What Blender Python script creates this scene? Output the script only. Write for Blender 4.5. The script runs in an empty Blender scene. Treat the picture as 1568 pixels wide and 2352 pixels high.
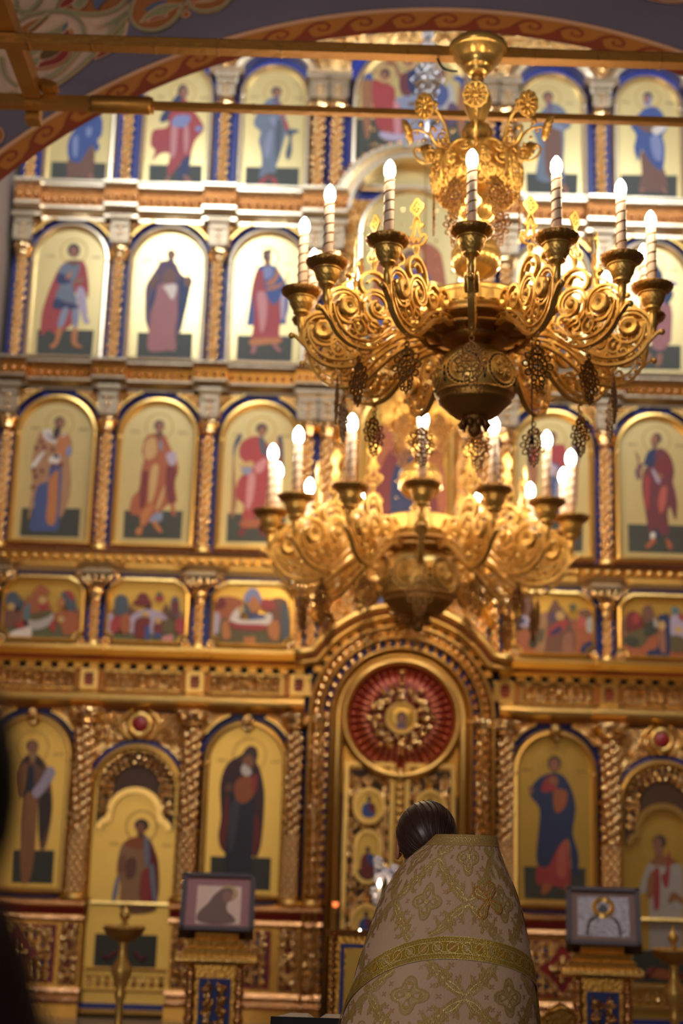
import bpy, math, random
from mathutils import Vector, Matrix
PI = math.pi
SC = bpy.context.scene
COL = SC.collection
random.seed(7)

# ------------------------------------------------------------------ camera
CAM_H = 1.3
PITCH, ROLL = math.radians(14.0), math.radians(1.75)
F_PX = 3500.0
cd = bpy.data.cameras.new('camera')
cd.sensor_fit = 'HORIZONTAL'
cd.sensor_width = 24.0
cd.lens = F_PX / 1568.0 * 24.0
cd.clip_end = 200
cd.dof.use_dof = True
cd.dof.focus_distance = 4.85
cd.dof.aperture_fstop = 1.9
cam = bpy.data.objects.new('camera', cd)
COL.objects.link(cam)
_F = Vector((0, math.cos(PITCH), math.sin(PITCH)))
_R0 = Vector((1, 0, 0))
_U0 = _R0.cross(_F)
_R = _R0 * math.cos(ROLL) + _U0 * math.sin(ROLL)
_U = -_R0 * math.sin(ROLL) + _U0 * math.cos(ROLL)
cam.matrix_world = Matrix(((_R.x, _U.x, -_F.x, 0), (_R.y, _U.y, -_F.y, 0), (_R.z, _U.z, -_F.z, CAM_H), (0, 0, 0, 1)))
SC.camera = cam

# ------------------------------------------------------------------ world, daylight, fill, exposure
w = bpy.data.worlds.new('world')
SC.world = w
w.use_nodes = True
w.node_tree.nodes['Background'].inputs[0].default_value = (0.72, 0.70, 0.75, 1)
w.node_tree.nodes['Background'].inputs[1].default_value = 0.05
SC.view_settings.view_transform = 'Standard'
SC.view_settings.look = 'None'
SC.view_settings.gamma = 1.0
SC.view_settings.exposure = 1.25
SC.view_settings.use_curve_mapping = False

SC.cycles.max_bounces = 7
SC.cycles.diffuse_bounces = 3
SC.cycles.glossy_bounces = 4
BULB_STRENGTH = 85.0
def area(name, loc, target, sx, sy, power, col):
    d = bpy.data.lights.new(name, 'AREA')
    d.shape = 'RECTANGLE'; d.size = sx; d.size_y = sy; d.energy = power; d.color = col
    o = bpy.data.objects.new(name, d)
    COL.objects.link(o)
    o.location = loc
    o.rotation_euler = (Vector(target) - Vector(loc)).to_track_quat('-Z', 'Y').to_euler()
    return o
# daylight of the two windows high on the chancel side of the arch wall
area('chancel_window_daylight', (-1.75, 8.25, 8.75), (-1.2, 13.0, 7.2), 0.95, 1.5, 112, (0.78, 0.87, 1.0))
area('chancel_window_daylight', (2.87, 8.25, 8.75), (2.2, 13.0, 7.2), 0.95, 1.5, 112, (0.78, 0.87, 1.0))
# added fill light behind the camera, brightens priest and chandelier undersides; no window
area('nave_fill', (-3.0, -3.5, 3.4), (0.4, 6.0, 2.4), 2.6, 3.4, 78, (1.0, 0.92, 0.82))

# ------------------------------------------------------------------ materials
def lin(c):
    return tuple(((v / 255) / 12.92 if v / 255 <= .04045 else ((v / 255 + .055) / 1.055) ** 2.4) for v in c) + (1.0,)
MATS = {}
def mat(name, rgb, rough=.6, metal=0.0, bump=None, var=0.0, vscale=8.0, emit=None, spec=.5, sheen=0):
    m = bpy.data.materials.new(name)
    m.use_nodes = True
    nt = m.node_tree
    b = nt.nodes['Principled BSDF']
    b.inputs['Base Color'].default_value = lin(rgb)
    b.inputs['Roughness'].default_value = rough
    b.inputs['Metallic'].default_value = metal
    b.inputs['Specular IOR Level'].default_value = spec
    if sheen: b.inputs['Sheen Weight'].default_value = sheen
    tc = None
    if var or bump:
        tc = nt.nodes.new('ShaderNodeTexCoord')
    if var:
        n = nt.nodes.new('ShaderNodeTexNoise'); n.inputs['Scale'].default_value = vscale; n.inputs['Detail'].default_value = 4
        mx = nt.nodes.new('ShaderNodeMix'); mx.data_type = 'RGBA'
        c = lin(rgb)
        mx.inputs[6].default_value = tuple(v * (1 - var) for v in c[:3]) + (1,)
        mx.inputs[7].default_value = tuple(min(1, v * (1 + var)) for v in c[:3]) + (1,)
        nt.links.new(tc.outputs['Object'], n.inputs['Vector'])
        nt.links.new(n.outputs['Fac'], mx.inputs[0])
        nt.links.new(mx.outputs[2], b.inputs['Base Color'])
    if bump:
        n2 = nt.nodes.new('ShaderNodeTexNoise' if len(bump) < 3 else 'ShaderNodeTexVoronoi')
        n2.inputs['Scale'].default_value = bump[0]
        bp = nt.nodes.new('ShaderNodeBump'); bp.inputs['Strength'].default_value = bump[1]; bp.inputs['Distance'].default_value = .02
        nt.links.new(tc.outputs['Object'], n2.inputs['Vector'])
        nt.links.new(n2.outputs[0], bp.inputs['Height'])
        nt.links.new(bp.outputs['Normal'], b.inputs['Normal'])
    if emit:
        b.inputs['Emission Color'].default_value = emit[0] + (1,)
        b.inputs['Emission Strength'].default_value = emit[1]
    MATS[name] = m
    return m
mat('gold', (224, 180, 100), .32, .95, (60, .12))
mat('gold_carved', (222, 176, 110), .17, 1.0, (60, .5, 'v'))
mat('gold_deep', (202, 148, 70), .34, 1.0, (50, .2))
mat('gold_pale', (232, 212, 178), .33, 1.0, (40, .1))
mat('gold_copper', (208, 150, 96), .20, 1.0, (60, .3))
mat('gold_ground', (210, 186, 124), .30, .5, (300, .05), .06, 3)
mat('gold_ground_deep', (208, 164, 74), .32, .6, (300, .05), .07, 3)
mat('brass', (224, 180, 98), .36, .74, (90, .10))
mat('brass_dark', (172, 126, 64), .38, .8, (90, .25))
mat('brass_aged', (150, 106, 56), .42, .75, (120, .35))
mat('gold_leafy', (236, 196, 136), .10, 1.0)
mat('silver_gilt', (160, 140, 112), .40, .9, (60, .2))
mat('brass_polished', (228, 184, 104), .27, .78)
mat('copper_deep', (172, 112, 56), .38, .8, (60, .3))
mat('silver', (205, 200, 196), .3, 1.0, (60, .3))
mat('bronze_beam', (176, 124, 58), .42, .75, (30, .15), .12, 4)
mat('blue_lapis', (28, 46, 132), .45, 0, None, .1)
mat('red_enamel', (140, 28, 26), .4)
mat('dark_recess', (30, 20, 14), .6)
mat('candle_ivory', (238, 216, 196), .45)
mat('bulb_glow', (255, 240, 215), .4, 0, None, 0, 8, ((1.0, .78, .49), BULB_STRENGTH))
mat('wire_black', (22, 20, 20), .5)
mat('floor_stone', (120, 105, 90), .25, 0, None, .2, 2)
mat('wall_plaster', (150, 132, 120), .8, 0, (20, .1), .08, 2)
mat('wall_slate', (112, 104, 128), .85, 0, (40, .1), .10, 2.5)
mat('band_ochre', (192, 120, 52), .8, 0, None, .08, 6)
mat('band_red', (148, 66, 40), .8, 0, None, .08, 6)
mat('band_edge', (222, 172, 140), .8)
PAL = dict(green_d=(60, 60, 44), green=(92, 92, 52), olive=(98, 84, 44), olivebrown=(120, 84, 40), blue=(48, 76, 148), blue_d=(34, 44, 92), blue_d2=(40, 52, 92), blue_m=(66, 80, 136),
    blue_l=(124, 134, 184), bluegrey_l=(132, 138, 164), bluegrey_d=(74, 84, 96), greyblue=(104, 116, 134), red=(176, 50, 48), red_d=(128, 34, 30), red_l=(196, 84, 62), pink=(206, 128, 128),
    orange=(196, 112, 48), orange_d=(176, 86, 40), ochre=(206, 160, 88), brown=(122, 74, 50), brown_l=(176, 122, 76), brown_o=(160, 96, 50), brown_d=(64, 40, 34), maroon=(116, 42, 46), maroon_d=(72, 36, 36),
    purple=(104, 80, 110), purple_d=(92, 60, 88), lilac=(178, 160, 184), white=(222, 208, 196), greywhite=(178, 168, 158), robe_rose=(170, 98, 98), skin=(158, 96, 66), hair=(76, 50, 44), indigo=(42, 42, 56),
    indigo_l=(72, 66, 78), teal=(88, 116, 118), cream=(214, 180, 158), sage=(150, 142, 108), slate=(92, 104, 138), halo=(176, 138, 66), ink=(96, 70, 40))
for _k, _c in PAL.items():
    _g = .3 * _c[0] + .55 * _c[1] + .15 * _c[2]
    if _k not in ('cream', 'sage', 'slate', 'halo', 'ink'): _c = tuple(.90 * (.84 * v + .16 * (_g * k)) for v, k in zip(_c, (1.08, .98, .84)))
    mat('paint_' + _k, _c, .55, 0, None, .14, 22)
mat('recess_brown', (74, 46, 24), .55)
mat('wood_dark', (52, 24, 20), .55, 0, None, .15, 10)
mat('wood_table', (66, 40, 26), .5)
mat('icon_silver', (128, 116, 116), .4, .7, (30, .6))
mat('skin', (196, 128, 100), .5)
mat('hair_brown', (66, 42, 36), .36, 0, None, .25, 40)
mat('brocade_cream', (216, 178, 146), .55, 0, (160, .12), .05, 10, None, .4, .3)
mat('brocade_gold', (194, 156, 92), .45, .25, (260, .3), .12, 60)
mat('brocade_sage', (200, 168, 118), .48, .15, (260, .3), .10, 60)
mat('brocade_rose', (190, 140, 104), .5, .1)
mat('galloon_gold', (206, 164, 52), .36, .55, (320, .4), .1, 80)
mat('galloon_pale', (226, 198, 128), .36, .5, (320, .3))
mat('galloon_amber', (186, 132, 34), .55, .1)
mat('embroidery_orange', (206, 140, 62), .45, .3, (260, .4))
mat('coat_dark', (34, 22, 22), .9)
mat('coat_maroon', (62, 34, 32), .9)
mat('hair_black', (10, 8, 8), .8)
mat('cloth_black', (20, 18, 20), .8)
mat('paper', (214, 200, 190), .7)
mat('flower_white', (226, 216, 226), .7)
mat('leaf_green', (60, 84, 48), .6)
mat('glass_pane', (220, 228, 240), .1)
def M(n):
    return MATS[n] if n in MATS else MATS['paint_' + n]

# ------------------------------------------------------------------ mesh builder
class MB:
    def __init__(s):
        s.v = []; s.f = []; s.m = []; s.s = []
    def add(s, v, f, m=0, sm=False):
        o = len(s.v)
        s.v += [tuple(p) for p in v]
        for q in f:
            s.f.append(tuple(i + o for i in q)); s.m.append(m); s.s.append(sm)
        return s
    def box(s, x0, x1, y0, y1, z0, z1, m=0):
        v = [(x, y, z) for z in (z0, z1) for y in (y0, y1) for x in (x0, x1)]
        return s.add(v, [(0, 2, 3, 1), (4, 5, 7, 6), (0, 1, 5, 4), (2, 6, 7, 3), (0, 4, 6, 2), (1, 3, 7, 5)], m)
    def prism(s, p, y0, y1, m=0):
        n = len(p)
        v = [(x, y0, z) for x, z in p] + [(x, y1, z) for x, z in p]
        f = [tuple(range(n)), tuple(range(2 * n - 1, n - 1, -1))]
        f += [(i, n + i, n + (i + 1) % n, (i + 1) % n) for i in range(n)]
        return s.add(v, f, m)
    def flat(s, p, y, m=0):
        return s.add([(x, y, z) for x, z in p], [tuple(range(len(p)))], m)
    def lathe(s, prof, n=24, c=(0, 0, 0), m=0, mod=None, sm=True, axis='z'):
        v = []; k = len(prof)
        for i in range(n):
            a = 2 * PI * i / n
            for j, (r, z) in enumerate(prof):
                rr = r * (mod(a, z, j) if mod else 1)
                if axis == 'z': v.append((c[0] + rr * math.cos(a), c[1] + rr * math.sin(a), c[2] + z))
                elif axis == 'y': v.append((c[0] + rr * math.cos(a), c[1] + z, c[2] + rr * math.sin(a)))
                else: v.append((c[0] + z, c[1] + rr * math.cos(a), c[2] + rr * math.sin(a)))
        f = []
        for i in range(n):
            i2 = (i + 1) % n
            for j in range(k - 1):
                f.append((i * k + j, i2 * k + j, i2 * k + j + 1, i * k + j + 1))
        return s.add(v, f, m, sm)
    def ball(s, c, r, m=0, n=8, k=5, sz=None):
        prof = [(math.sin(PI * j / k) * r, -math.cos(PI * j / k) * (sz or r)) for j in range(k + 1)]
        prof[0] = (r * .01, prof[0][1]); prof[-1] = (r * .01, prof[-1][1])
        return s.lathe(prof, n, c, m)
    def tube(s, path, r, n=6, m=0, closed=False, caps=True):
        P = [Vector(p) for p in path]; N = len(P)
        if not hasattr(r, '__len__'): r = [r] * N
        T = []
        for i in range(N):
            a = P[(i - 1) % N] if (closed or i > 0) else P[i]
            b = P[(i + 1) % N] if (closed or i < N - 1) else P[i]
            t = b - a
            T.append(t.normalized() if t.length > 1e-9 else Vector((0, 0, 1)))
        up = Vector((0, 0, 1)) if abs(T[0].z) < .9 else Vector((1, 0, 0))
        nn = (up - T[0] * up.dot(T[0])).normalized()
        v = []
        for i in range(N):
            nn = (nn - T[i] * nn.dot(T[i])); nn.normalize()
            bb = T[i].cross(nn)
            for j in range(n):
                a = 2 * PI * j / n
                v.append(tuple(P[i] + (nn * math.cos(a) + bb * math.sin(a)) * r[i]))
        f = []
        for i in range(N if closed else N - 1):
            i2 = (i + 1) % N
            for j in range(n):
                j2 = (j + 1) % n
                f.append((i * n + j, i * n + j2, i2 * n + j2, i2 * n + j))
        if caps and not closed:
            f.append(tuple(range(n - 1, -1, -1))); f.append(tuple((N - 1) * n + j for j in range(n)))
        return s.add(v, f, m, True)
    def sweep(s, path, prof, closed=False, m=0, sm=False, mp=None):
        """sweep profile [(offset along left normal, depth y)] along a 2-D path in XZ"""
        N = len(path); k = len(prof); v = []
        for i in range(N):
            if closed: a, b, c = path[i - 1], path[i], path[(i + 1) % N]
            else: a, b, c = path[max(0, i - 1)], path[i], path[min(N - 1, i + 1)]
            def nrm(p, q):
                dx, dz = q[0] - p[0], q[1] - p[1]; l = math.hypot(dx, dz)
                return (-dz / l, dx / l) if l > 1e-9 else None
            n1, n2 = nrm(a, b), nrm(b, c)
            n1 = n1 or n2; n2 = n2 or n1
            nx, nz = n1[0] + n2[0], n1[1] + n2[1]
            d = nx * n1[0] + nz * n1[1]
            l = 1 / max(d, .35)
            for o, y in prof:
                v.append((b[0] + nx * l * o, y, b[1] + nz * l * o))
        f = []
        for i in range(N if closed else N - 1):
            i2 = (i + 1) % N
            for j in range(k - 1):
                f.append((i * k + j, i2 * k + j, i2 * k + j + 1, i * k + j + 1))
        if not closed:
            f.append(tuple(range(k))); f.append(tuple((N - 1) * k + j for j in range(k - 1, -1, -1)))
        return s.add(v, f, m, sm)
    def band(s, path, wd, t, m=0, closed=False, sm=False):
        """flat bar of width wd in the XZ plane and thickness t along y"""
        return s.sweep(path, [(-wd / 2, -t / 2), (wd / 2, -t / 2), (wd / 2, t / 2), (-wd / 2, t / 2), (-wd / 2, -t / 2)], closed, m, sm)
    def map(s, fn):
        s.v = [fn(*p) for p in s.v]; return s
    def mesh(s, name, mats, flip=False):
        me = bpy.data.meshes.new(name)
        me.from_pydata(s.v, [], s.f)
        for mm in (mats if isinstance(mats, (list, tuple)) else [mats]):
            me.materials.append(M(mm) if isinstance(mm, str) else mm)
        me.polygons.foreach_set('material_index', s.m)
        me.polygons.foreach_set('use_smooth', s.s)
        me.update()
        return me

def chaikin(p, it=2, closed=True):
    for _ in range(it):
        q = []
        n = len(p)
        for i in range(n if closed else n - 1):
            a, b = p[i], p[(i + 1) % n]
            q.append((a[0] * .75 + b[0] * .25, a[1] * .75 + b[1] * .25)); q.append((a[0] * .25 + b[0] * .75, a[1] * .25 + b[1] * .75))
        if not closed: q = [p[0]] + q + [p[-1]]
        p = q
    return p
def smooth(p, k=3):
    """closed Catmull-Rom curve through the points"""
    n = len(p); q = []
    for i in range(n):
        a, b, c, d = p[i - 1], p[i], p[(i + 1) % n], p[(i + 2) % n]
        for j in range(k):
            t = j / k
            q.append(tuple(.5 * (2 * b[m] + (c[m] - a[m]) * t + (2 * a[m] - 5 * b[m] + 4 * c[m] - d[m]) * t * t + (3 * b[m] - a[m] - 3 * c[m] + d[m]) * t ** 3) for m in (0, 1)))
    return q
def spiral(cx, cz, r0, r1, a0, turns, n=20):
    return [(cx + (r0 + (r1 - r0) * i / n) * math.cos(a0 + 2 * PI * turns * i / n), cz + (r0 + (r1 - r0) * i / n) * math.sin(a0 + 2 * PI * turns * i / n)) for i in range(n + 1)]
def circ(cx, cz, rx, rz=None, n=16, a0=0, a1=2 * PI, inc=False):
    rz = rz or rx
    k = n if not inc else n + 1
    return [(cx + rx * math.cos(a0 + (a1 - a0) * i / n), cz + rz * math.sin(a0 + (a1 - a0) * i / n)) for i in range(k)]

# ------------------------------------------------------------------ scene objects
def thing(name, label, cat, loc=(0, 0, 0), group=None, rz=0):
    o = bpy.data.objects.new(name, None)
    o.empty_display_size = .1
    COL.objects.link(o)
    o.location = loc; o.rotation_euler = (0, 0, rz)
    if label: o['label'] = label
    if cat: o['category'] = cat
    if group: o['group'] = group
    return o
def wloc(o):
    l = Vector((0, 0, 0))
    while o: l += o.location; o = o.parent
    return l
K = 0.8125                      # iconostasis design units (axis at x = 0) to metres
AX, WY = 0.69 * 0.8125, 13.07
def IX(x, y, z): return (AX + x * K, WY + y * K, CAM_H + (z - CAM_H) * K)
def IXL(x, y, z): return (x * K, y * K, z * K)
def link(name, me, parent=None, loc=None, label=None):
    o = bpy.data.objects.new(name, me)
    COL.objects.link(o)
    if parent: o.parent = parent
    if loc: o.location = loc
    if label: o['label'] = label
    return o
def part(name, mb, mats, parent=None, world=False, ix=False, label=None):
    """mesh object; verts are parent-local, or world / iconostasis coordinates when flagged"""
    if ix: mb.map(IX)
    if (ix or world) and parent:
        L = wloc(parent); mb.map(lambda x, y, z: (x - L.x, y - L.y, z - L.z))
    return link(name, mb.mesh(name, mats), parent, None, label)
def tag(o, label, cat, group=None, kind=None):
    if label: o['label'] = label
    if cat: o['category'] = cat
    if group: o['group'] = group
    if kind: o['kind'] = kind
    return o
def copy_tree(o, parent=None):
    c = o.copy(); COL.objects.link(c); c.parent = parent
    for ch in list(o.children): copy_tree(ch, c)
    return c
PAINT = {
 'blue_robe_left': [
  ('green_d',1,[-4141,9340,-3510,9340,-3509,9042,-4130,9028]),
  ('brown',0,[-3947,9388,-3679,9565,-3653,9189,-3701,9146,-3892,9154,-3957,9096,-3946,9207]),
  ('blue',0,[-3964,9625,-3826,9841,-3614,9933,-3586,9708,-3632,9622,-3600,9539,-3641,9475,-3692,9564,-3771,9422,-3829,9336,-3947,9388]),
  ('blue_l',0,[-3914,9641,-3858,9657,-3854,9419,-3899,9432]),
  ('blue_l',0,[-3769,9759,-3707,9789,-3718,9676,-3757,9674]),
  ('skin',0,[-3967,9137,-3917,9146,-3925,9090,-3957,9089]),
  ('skin',0,[-3704,9194,-3653,9196,-3649,9141,-3701,9146]),
  ('hair',0,[-3760,10370,-3778,10293,-3830,10260,-3887,10290,-3915,10365,-3898,10441,-3845,10475,-3788,10445]),
  ('skin',0,[-3778,10348,-3789,10292,-3824,10267,-3862,10289,-3881,10344,-3870,10400,-3835,10425,-3797,10403]),
  ('blue',0,[-3906,10236,-3751,10241,-3613,9919,-3825,9827,-3941,9837]),
 ],
 'red_cloak': [
  ('green_d',1,[-3020,9342,-2409,9349,-2400,9051,-3014,9031]),
  ('blue_d',0,[-2816,10130,-2720,10248,-2595,10081,-2706,9992,-2892,9873,-2928,9942]),
  ('blue_d',0,[-2625,9460,-2552,9519,-2551,9393,-2585,9197,-2700,9207]),
  ('red',0,[-2689,10163,-2652,10193,-2582,10081,-2472,9943,-2413,9804,-2508,9660,-2549,9463,-2520,9408,-2600,9461,-2717,9276,-2789,9204,-2808,9315,-2792,9483,-2907,9479,-2990,9378,-2960,9519,-3016,9587,-3001,9770,-2875,9803,-2826,9847,-2821,9988]),
  ('pink',0,[-2789,9876,-2728,9935,-2718,9527,-2777,9441]),
  ('blue_l',0,[-2743,9963,-2576,9968,-2632,9825,-2788,9848]),
  ('pink',0,[-2644,9796,-2594,9826,-2580,9560,-2620,9488]),
  ('hair',0,[-2621,10280,-2636,10214,-2678,10185,-2723,10211,-2745,10275,-2730,10342,-2688,10370,-2643,10345]),
  ('skin',0,[-2628,10265,-2637,10214,-2665,10193,-2696,10212,-2710,10262,-2701,10313,-2673,10335,-2643,10315]),
  ('skin',0,[-2802,9204,-2763,9191,-2796,9107,-2840,9099]),
  ('skin',0,[-2624,9210,-2573,9211,-2518,9130,-2569,9121]),
  ('blue_l',0,[-2517,9829,-2427,9832,-2475,9760]),
 ],
 'grey_green': [
  ('green_d',1,[-1911,9350,-1294,9355,-1293,9050,-1914,9045]),
  ('greyblue',0,[-1667,10234,-1581,10221,-1514,10130,-1488,10021,-1424,9836,-1464,9765,-1494,9633,-1530,9478,-1561,9362,-1565,9285,-1655,9274,-1744,9210,-1752,9240,-1730,9394,-1744,9547,-1778,9685,-1761,9794,-1835,9869,-1833,9970,-1761,10121]),
  ('red',0,[-1586,10158,-1536,10152,-1509,10020,-1425,9852,-1466,9804,-1506,9942]),
  ('bluegrey_l',0,[-1712,9626,-1650,9821,-1620,9783,-1637,9513,-1692,9472]),
  ('bluegrey_l',0,[-1670,9976,-1585,9979,-1595,9862]),
  ('bluegrey_d',0,[-1584,9940,-1505,9904,-1511,9710,-1563,9415]),
  ('bluegrey_d',0,[-1453,9835,-1340,9839,-1317,9801,-1393,9760,-1386,9559,-1424,9443,-1462,9526,-1427,9712,-1458,9789]),
  ('hair',0,[-1535,10317,-1551,10272,-1593,10252,-1636,10269,-1656,10313,-1640,10358,-1598,10378,-1554,10361]),
  ('skin',0,[-1545,10293,-1555,10251,-1581,10233,-1610,10249,-1623,10291,-1613,10333,-1586,10351,-1558,10334]),
  ('purple',0,[-1631,10235,-1561,10253,-1570,10135,-1606,10142]),
  ('red',0,[-1695,9227,-1626,9237,-1739,9104,-1781,9110]),
  ('red',0,[-1625,9222,-1569,9224,-1523,9111,-1579,9132]),
 ],
 'grey_monk': [
  ('green_d',1,[1308,9380,1910,9386,1901,9090,1320,9070]),
  ('greyblue',0,[1500,10184,1603,10273,1718,10234,1794,10123,1832,9984,1755,9925,1754,9785,1740,9533,1738,9311,1434,9301,1460,9663,1384,9940,1410,10054]),
  ('brown',0,[1538,10002,1704,9951,1714,9532,1675,9337,1536,9388]),
  ('bluegrey_l',0,[1614,10033,1742,9981,1729,9924,1601,9976]),
  ('hair',0,[1626,10359,1608,10310,1564,10288,1521,10307,1503,10354,1521,10403,1565,10425,1608,10406]),
  ('skin',0,[1613,10323,1599,10272,1567,10250,1534,10270,1521,10319,1534,10370,1567,10392,1600,10372]),
  ('purple',0,[1551,10271,1615,10273,1602,10159,1564,10158]),
  ('skin',0,[1713,9269,1763,9243,1807,9135,1750,9133]),
  ('bluegrey_d',0,[1650,9336,1751,9326,1751,9257,1662,9267]),
 ],
 'blue_woman': [
  ('green_d',1,[2398,9396,3052,9404,3038,9100,2394,9085]),
  ('brown',0,[2632,9702,2770,9568,2895,9488,2927,9227,2762,9194,2611,9203,2640,9424]),
  ('blue',0,[2680,10238,2809,10271,2910,10161,2944,9993,2891,9907,2913,9740,2882,9474,2769,9526,2645,9717,2604,9562,2556,9728,2585,9897,2523,10007,2550,10092,2641,10194]),
  ('blue_l',0,[2750,9874,2865,9878,2872,9599,2784,9624]),
  ('brown',0,[2588,10065,2882,10061,2777,9931,2650,9969]),
  ('white',0,[2765,9987,2907,10048,2932,9992,2815,9904]),
  ('hair',0,[2782,10398,2766,10352,2727,10332,2689,10349,2674,10394,2691,10440,2729,10460,2767,10442]),
  ('blue_l',0,[2772,10348,2757,10297,2722,10275,2688,10295,2675,10344,2690,10395,2725,10417,2759,10397]),
  ('skin',0,[2747,10361,2737,10322,2714,10306,2691,10321,2683,10359,2693,10397,2716,10414,2738,10399]),
  ('skin',0,[2611,9230,2674,9218,2623,9162]),
  ('skin',0,[2865,9266,2939,9172,2876,9184]),
 ],
 'warrior': [
  ('green_d',1,[-4142,7289,-3512,7302,-3518,6983,-4135,6978]),
  ('red',0,[-3866,8112,-3711,8132,-3657,8065,-3628,7952,-3603,7802,-3608,7666,-3657,7762,-3767,7721,-3765,7495,-3705,7452,-3821,7307,-3942,7243,-4016,7293,-4075,7231,-4105,7260,-4108,7484,-4062,7711,-4006,7902,-3946,8048]),
  ('greyblue',0,[-3913,8080,-3738,8109,-3741,7949,-3790,7841,-3725,7624,-3845,7628,-3974,7669,-3931,7836,-3967,7941]),
  ('blue_d',0,[-3967,7949,-3912,7966,-3806,7871,-3931,7836,-3976,7880]),
  ('blue_d',0,[-3967,7669,-3844,7620,-3716,7602,-3712,7542,-3838,7538,-3987,7548]),
  ('bluegrey_l',0,[-3881,7544,-3810,7539,-3865,7328,-3922,7341]),
  ('bluegrey_l',0,[-3768,7540,-3696,7528,-3698,7348,-3754,7346]),
  ('lilac',0,[-3730,7798,-3659,7792,-3608,7576,-3593,7464,-3567,7390,-3623,7380,-3673,7498,-3726,7647]),
  ('orange',0,[-3873,7914,-3815,7999,-3805,7962,-3850,7900]),
  ('brown',0,[-3881,8119,-3725,8132,-3784,8061]),
  ('hair',0,[-3734,8254,-3751,8194,-3799,8168,-3851,8190,-3876,8249,-3860,8309,-3811,8336,-3759,8313]),
  ('skin',0,[-3761,8230,-3770,8184,-3799,8164,-3830,8182,-3846,8227,-3837,8273,-3808,8294,-3777,8275]),
  ('skin',0,[-3765,7887,-3676,7928,-3678,7867,-3747,7842]),
  ('orange',0,[-3926,7303,-3862,7298,-3905,7118,-3964,7064,-3988,7108,-3936,7154]),
  ('orange',0,[-3750,7302,-3694,7303,-3691,7155,-3631,7105,-3651,7082,-3745,7123]),
 ],
 'crozier_bishop': [
  ('green_d',1,[-3025,7294,-2408,7302,-2406,6993,-3021,6989]),
  ('purple_d',0,[-2812,8155,-2666,8160,-2585,8021,-2509,7969,-2474,7986,-2441,7916,-2459,7846,-2513,7503,-2587,7270,-2908,7321,-2968,7720,-2962,7860,-2911,7971,-2852,8083]),
  ('robe_rose',0,[-2824,7865,-2606,7864,-2585,7500,-2613,7346,-2585,7102,-2678,7091,-2778,7073,-2902,7099,-2897,7375,-2881,7607]),
  ('blue_d',0,[-2600,7888,-2537,7944,-2472,7814,-2523,7541,-2577,7347]),
  ('blue_d',0,[-2838,7857,-2857,7685,-2899,7529,-2908,7683]),
  ('brown',0,[-2774,7999,-2705,8072,-2633,7965,-2680,7893,-2782,7897]),
  ('white',0,[-2765,7851,-2621,7871,-2654,7692,-2725,7782]),
  ('brown',0,[-2927,7877,-2874,7972,-2830,7958,-2887,7816]),
  ('brown',0,[-2539,7968,-2465,7955,-2460,7869,-2525,7859]),
  ('hair',0,[-2650,8239,-2663,8197,-2698,8178,-2735,8194,-2752,8235,-2740,8278,-2704,8296,-2667,8280]),
  ('skin',0,[-2667,8219,-2675,8182,-2697,8166,-2721,8181,-2733,8216,-2725,8253,-2703,8269,-2679,8254]),
  ('purple_d',0,[-2733,8181,-2667,8183,-2677,8104,-2707,8103]),
  ('brown_d',1,[-2510,7984,-2500,8063,-2473,8095,-2465,8084,-2488,8048,-2495,7977]),
 ],
 'king_harp': [
  ('green_d',1,[-1913,7294,-1292,7302,-1295,6997,-1913,6989]),
  ('blue',0,[-1724,8099,-1653,8148,-1536,8144,-1474,8075,-1412,7968,-1372,7876,-1350,7682,-1379,7503,-1399,7441,-1795,7413,-1811,7443,-1792,7668,-1773,7901]),
  ('red',0,[-1736,8051,-1650,8077,-1644,7945,-1592,7752,-1516,7669,-1446,7733,-1437,7486,-1446,7347,-1433,7218,-1584,7205,-1750,7192,-1742,7361,-1736,7553,-1770,7824]),
  ('orange',0,[-1752,7253,-1436,7279,-1433,7218,-1584,7197,-1749,7177]),
  ('pink',0,[-1711,7802,-1609,7790,-1596,7481,-1647,7325,-1686,7555]),
  ('lilac',0,[-1447,7756,-1392,7844,-1402,7526,-1430,7502]),
  ('blue_l',0,[-1651,8117,-1564,8135,-1545,8026,-1631,7969]),
  ('orange',0,[-1629,7922,-1530,8003,-1512,8105,-1482,8091,-1486,7989,-1555,7901]),
  ('orange',0,[-1611,7860,-1432,7936,-1412,7968,-1404,7945,-1488,7864,-1596,7837]),
  ('brown_d',0,[-1674,8312,-1580,8339,-1578,8284,-1658,8274]),
  ('skin',0,[-1571,8237,-1582,8192,-1614,8173,-1646,8190,-1661,8234,-1650,8279,-1619,8299,-1586,8281]),
  ('hair',0,[-1613,8244,-1620,8210,-1640,8195,-1661,8209,-1671,8242,-1664,8275,-1644,8290,-1623,8277]),
  ('skin',0,[-1647,8180,-1574,8182,-1608,8118]),
  ('brown_d',1,[-1379,8063,-1365,8071,-1369,7985,-1396,7929,-1384,7992]),
  ('robe_rose',0,[-1734,7170,-1691,7179,-1709,7086,-1752,7085]),
  ('robe_rose',0,[-1519,7192,-1468,7193,-1415,7119,-1451,7110]),
 ],
 'grey_prophet': [
  ('green_d',1,[2370,7316,3042,7334,3031,7044,2366,7030]),
  ('robe_rose',0,[2756,7818,2944,7809,2936,7423,2920,7361,2817,7265,2703,7354]),
  ('lilac',0,[2629,8071,2850,8133,3024,8076,2979,8043,2891,8009,2872,7822,2655,7877]),
  ('blue_d',0,[2766,8319,2823,8242,2857,8141,2754,8122]),
  ('blue_d',0,[2847,7992,2963,7980,2961,7902,2901,7815,2851,7860]),
  ('skin',0,[2787,8272,2766,8210,2719,8184,2673,8207,2655,8268,2675,8330,2722,8357,2769,8333]),
  ('hair',0,[2791,8304,2770,8253,2720,8231,2671,8250,2652,8299,2673,8350,2723,8372,2772,8353]),
  ('skin',0,[2772,7218,2830,7220,2813,7113,2755,7073]),
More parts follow.
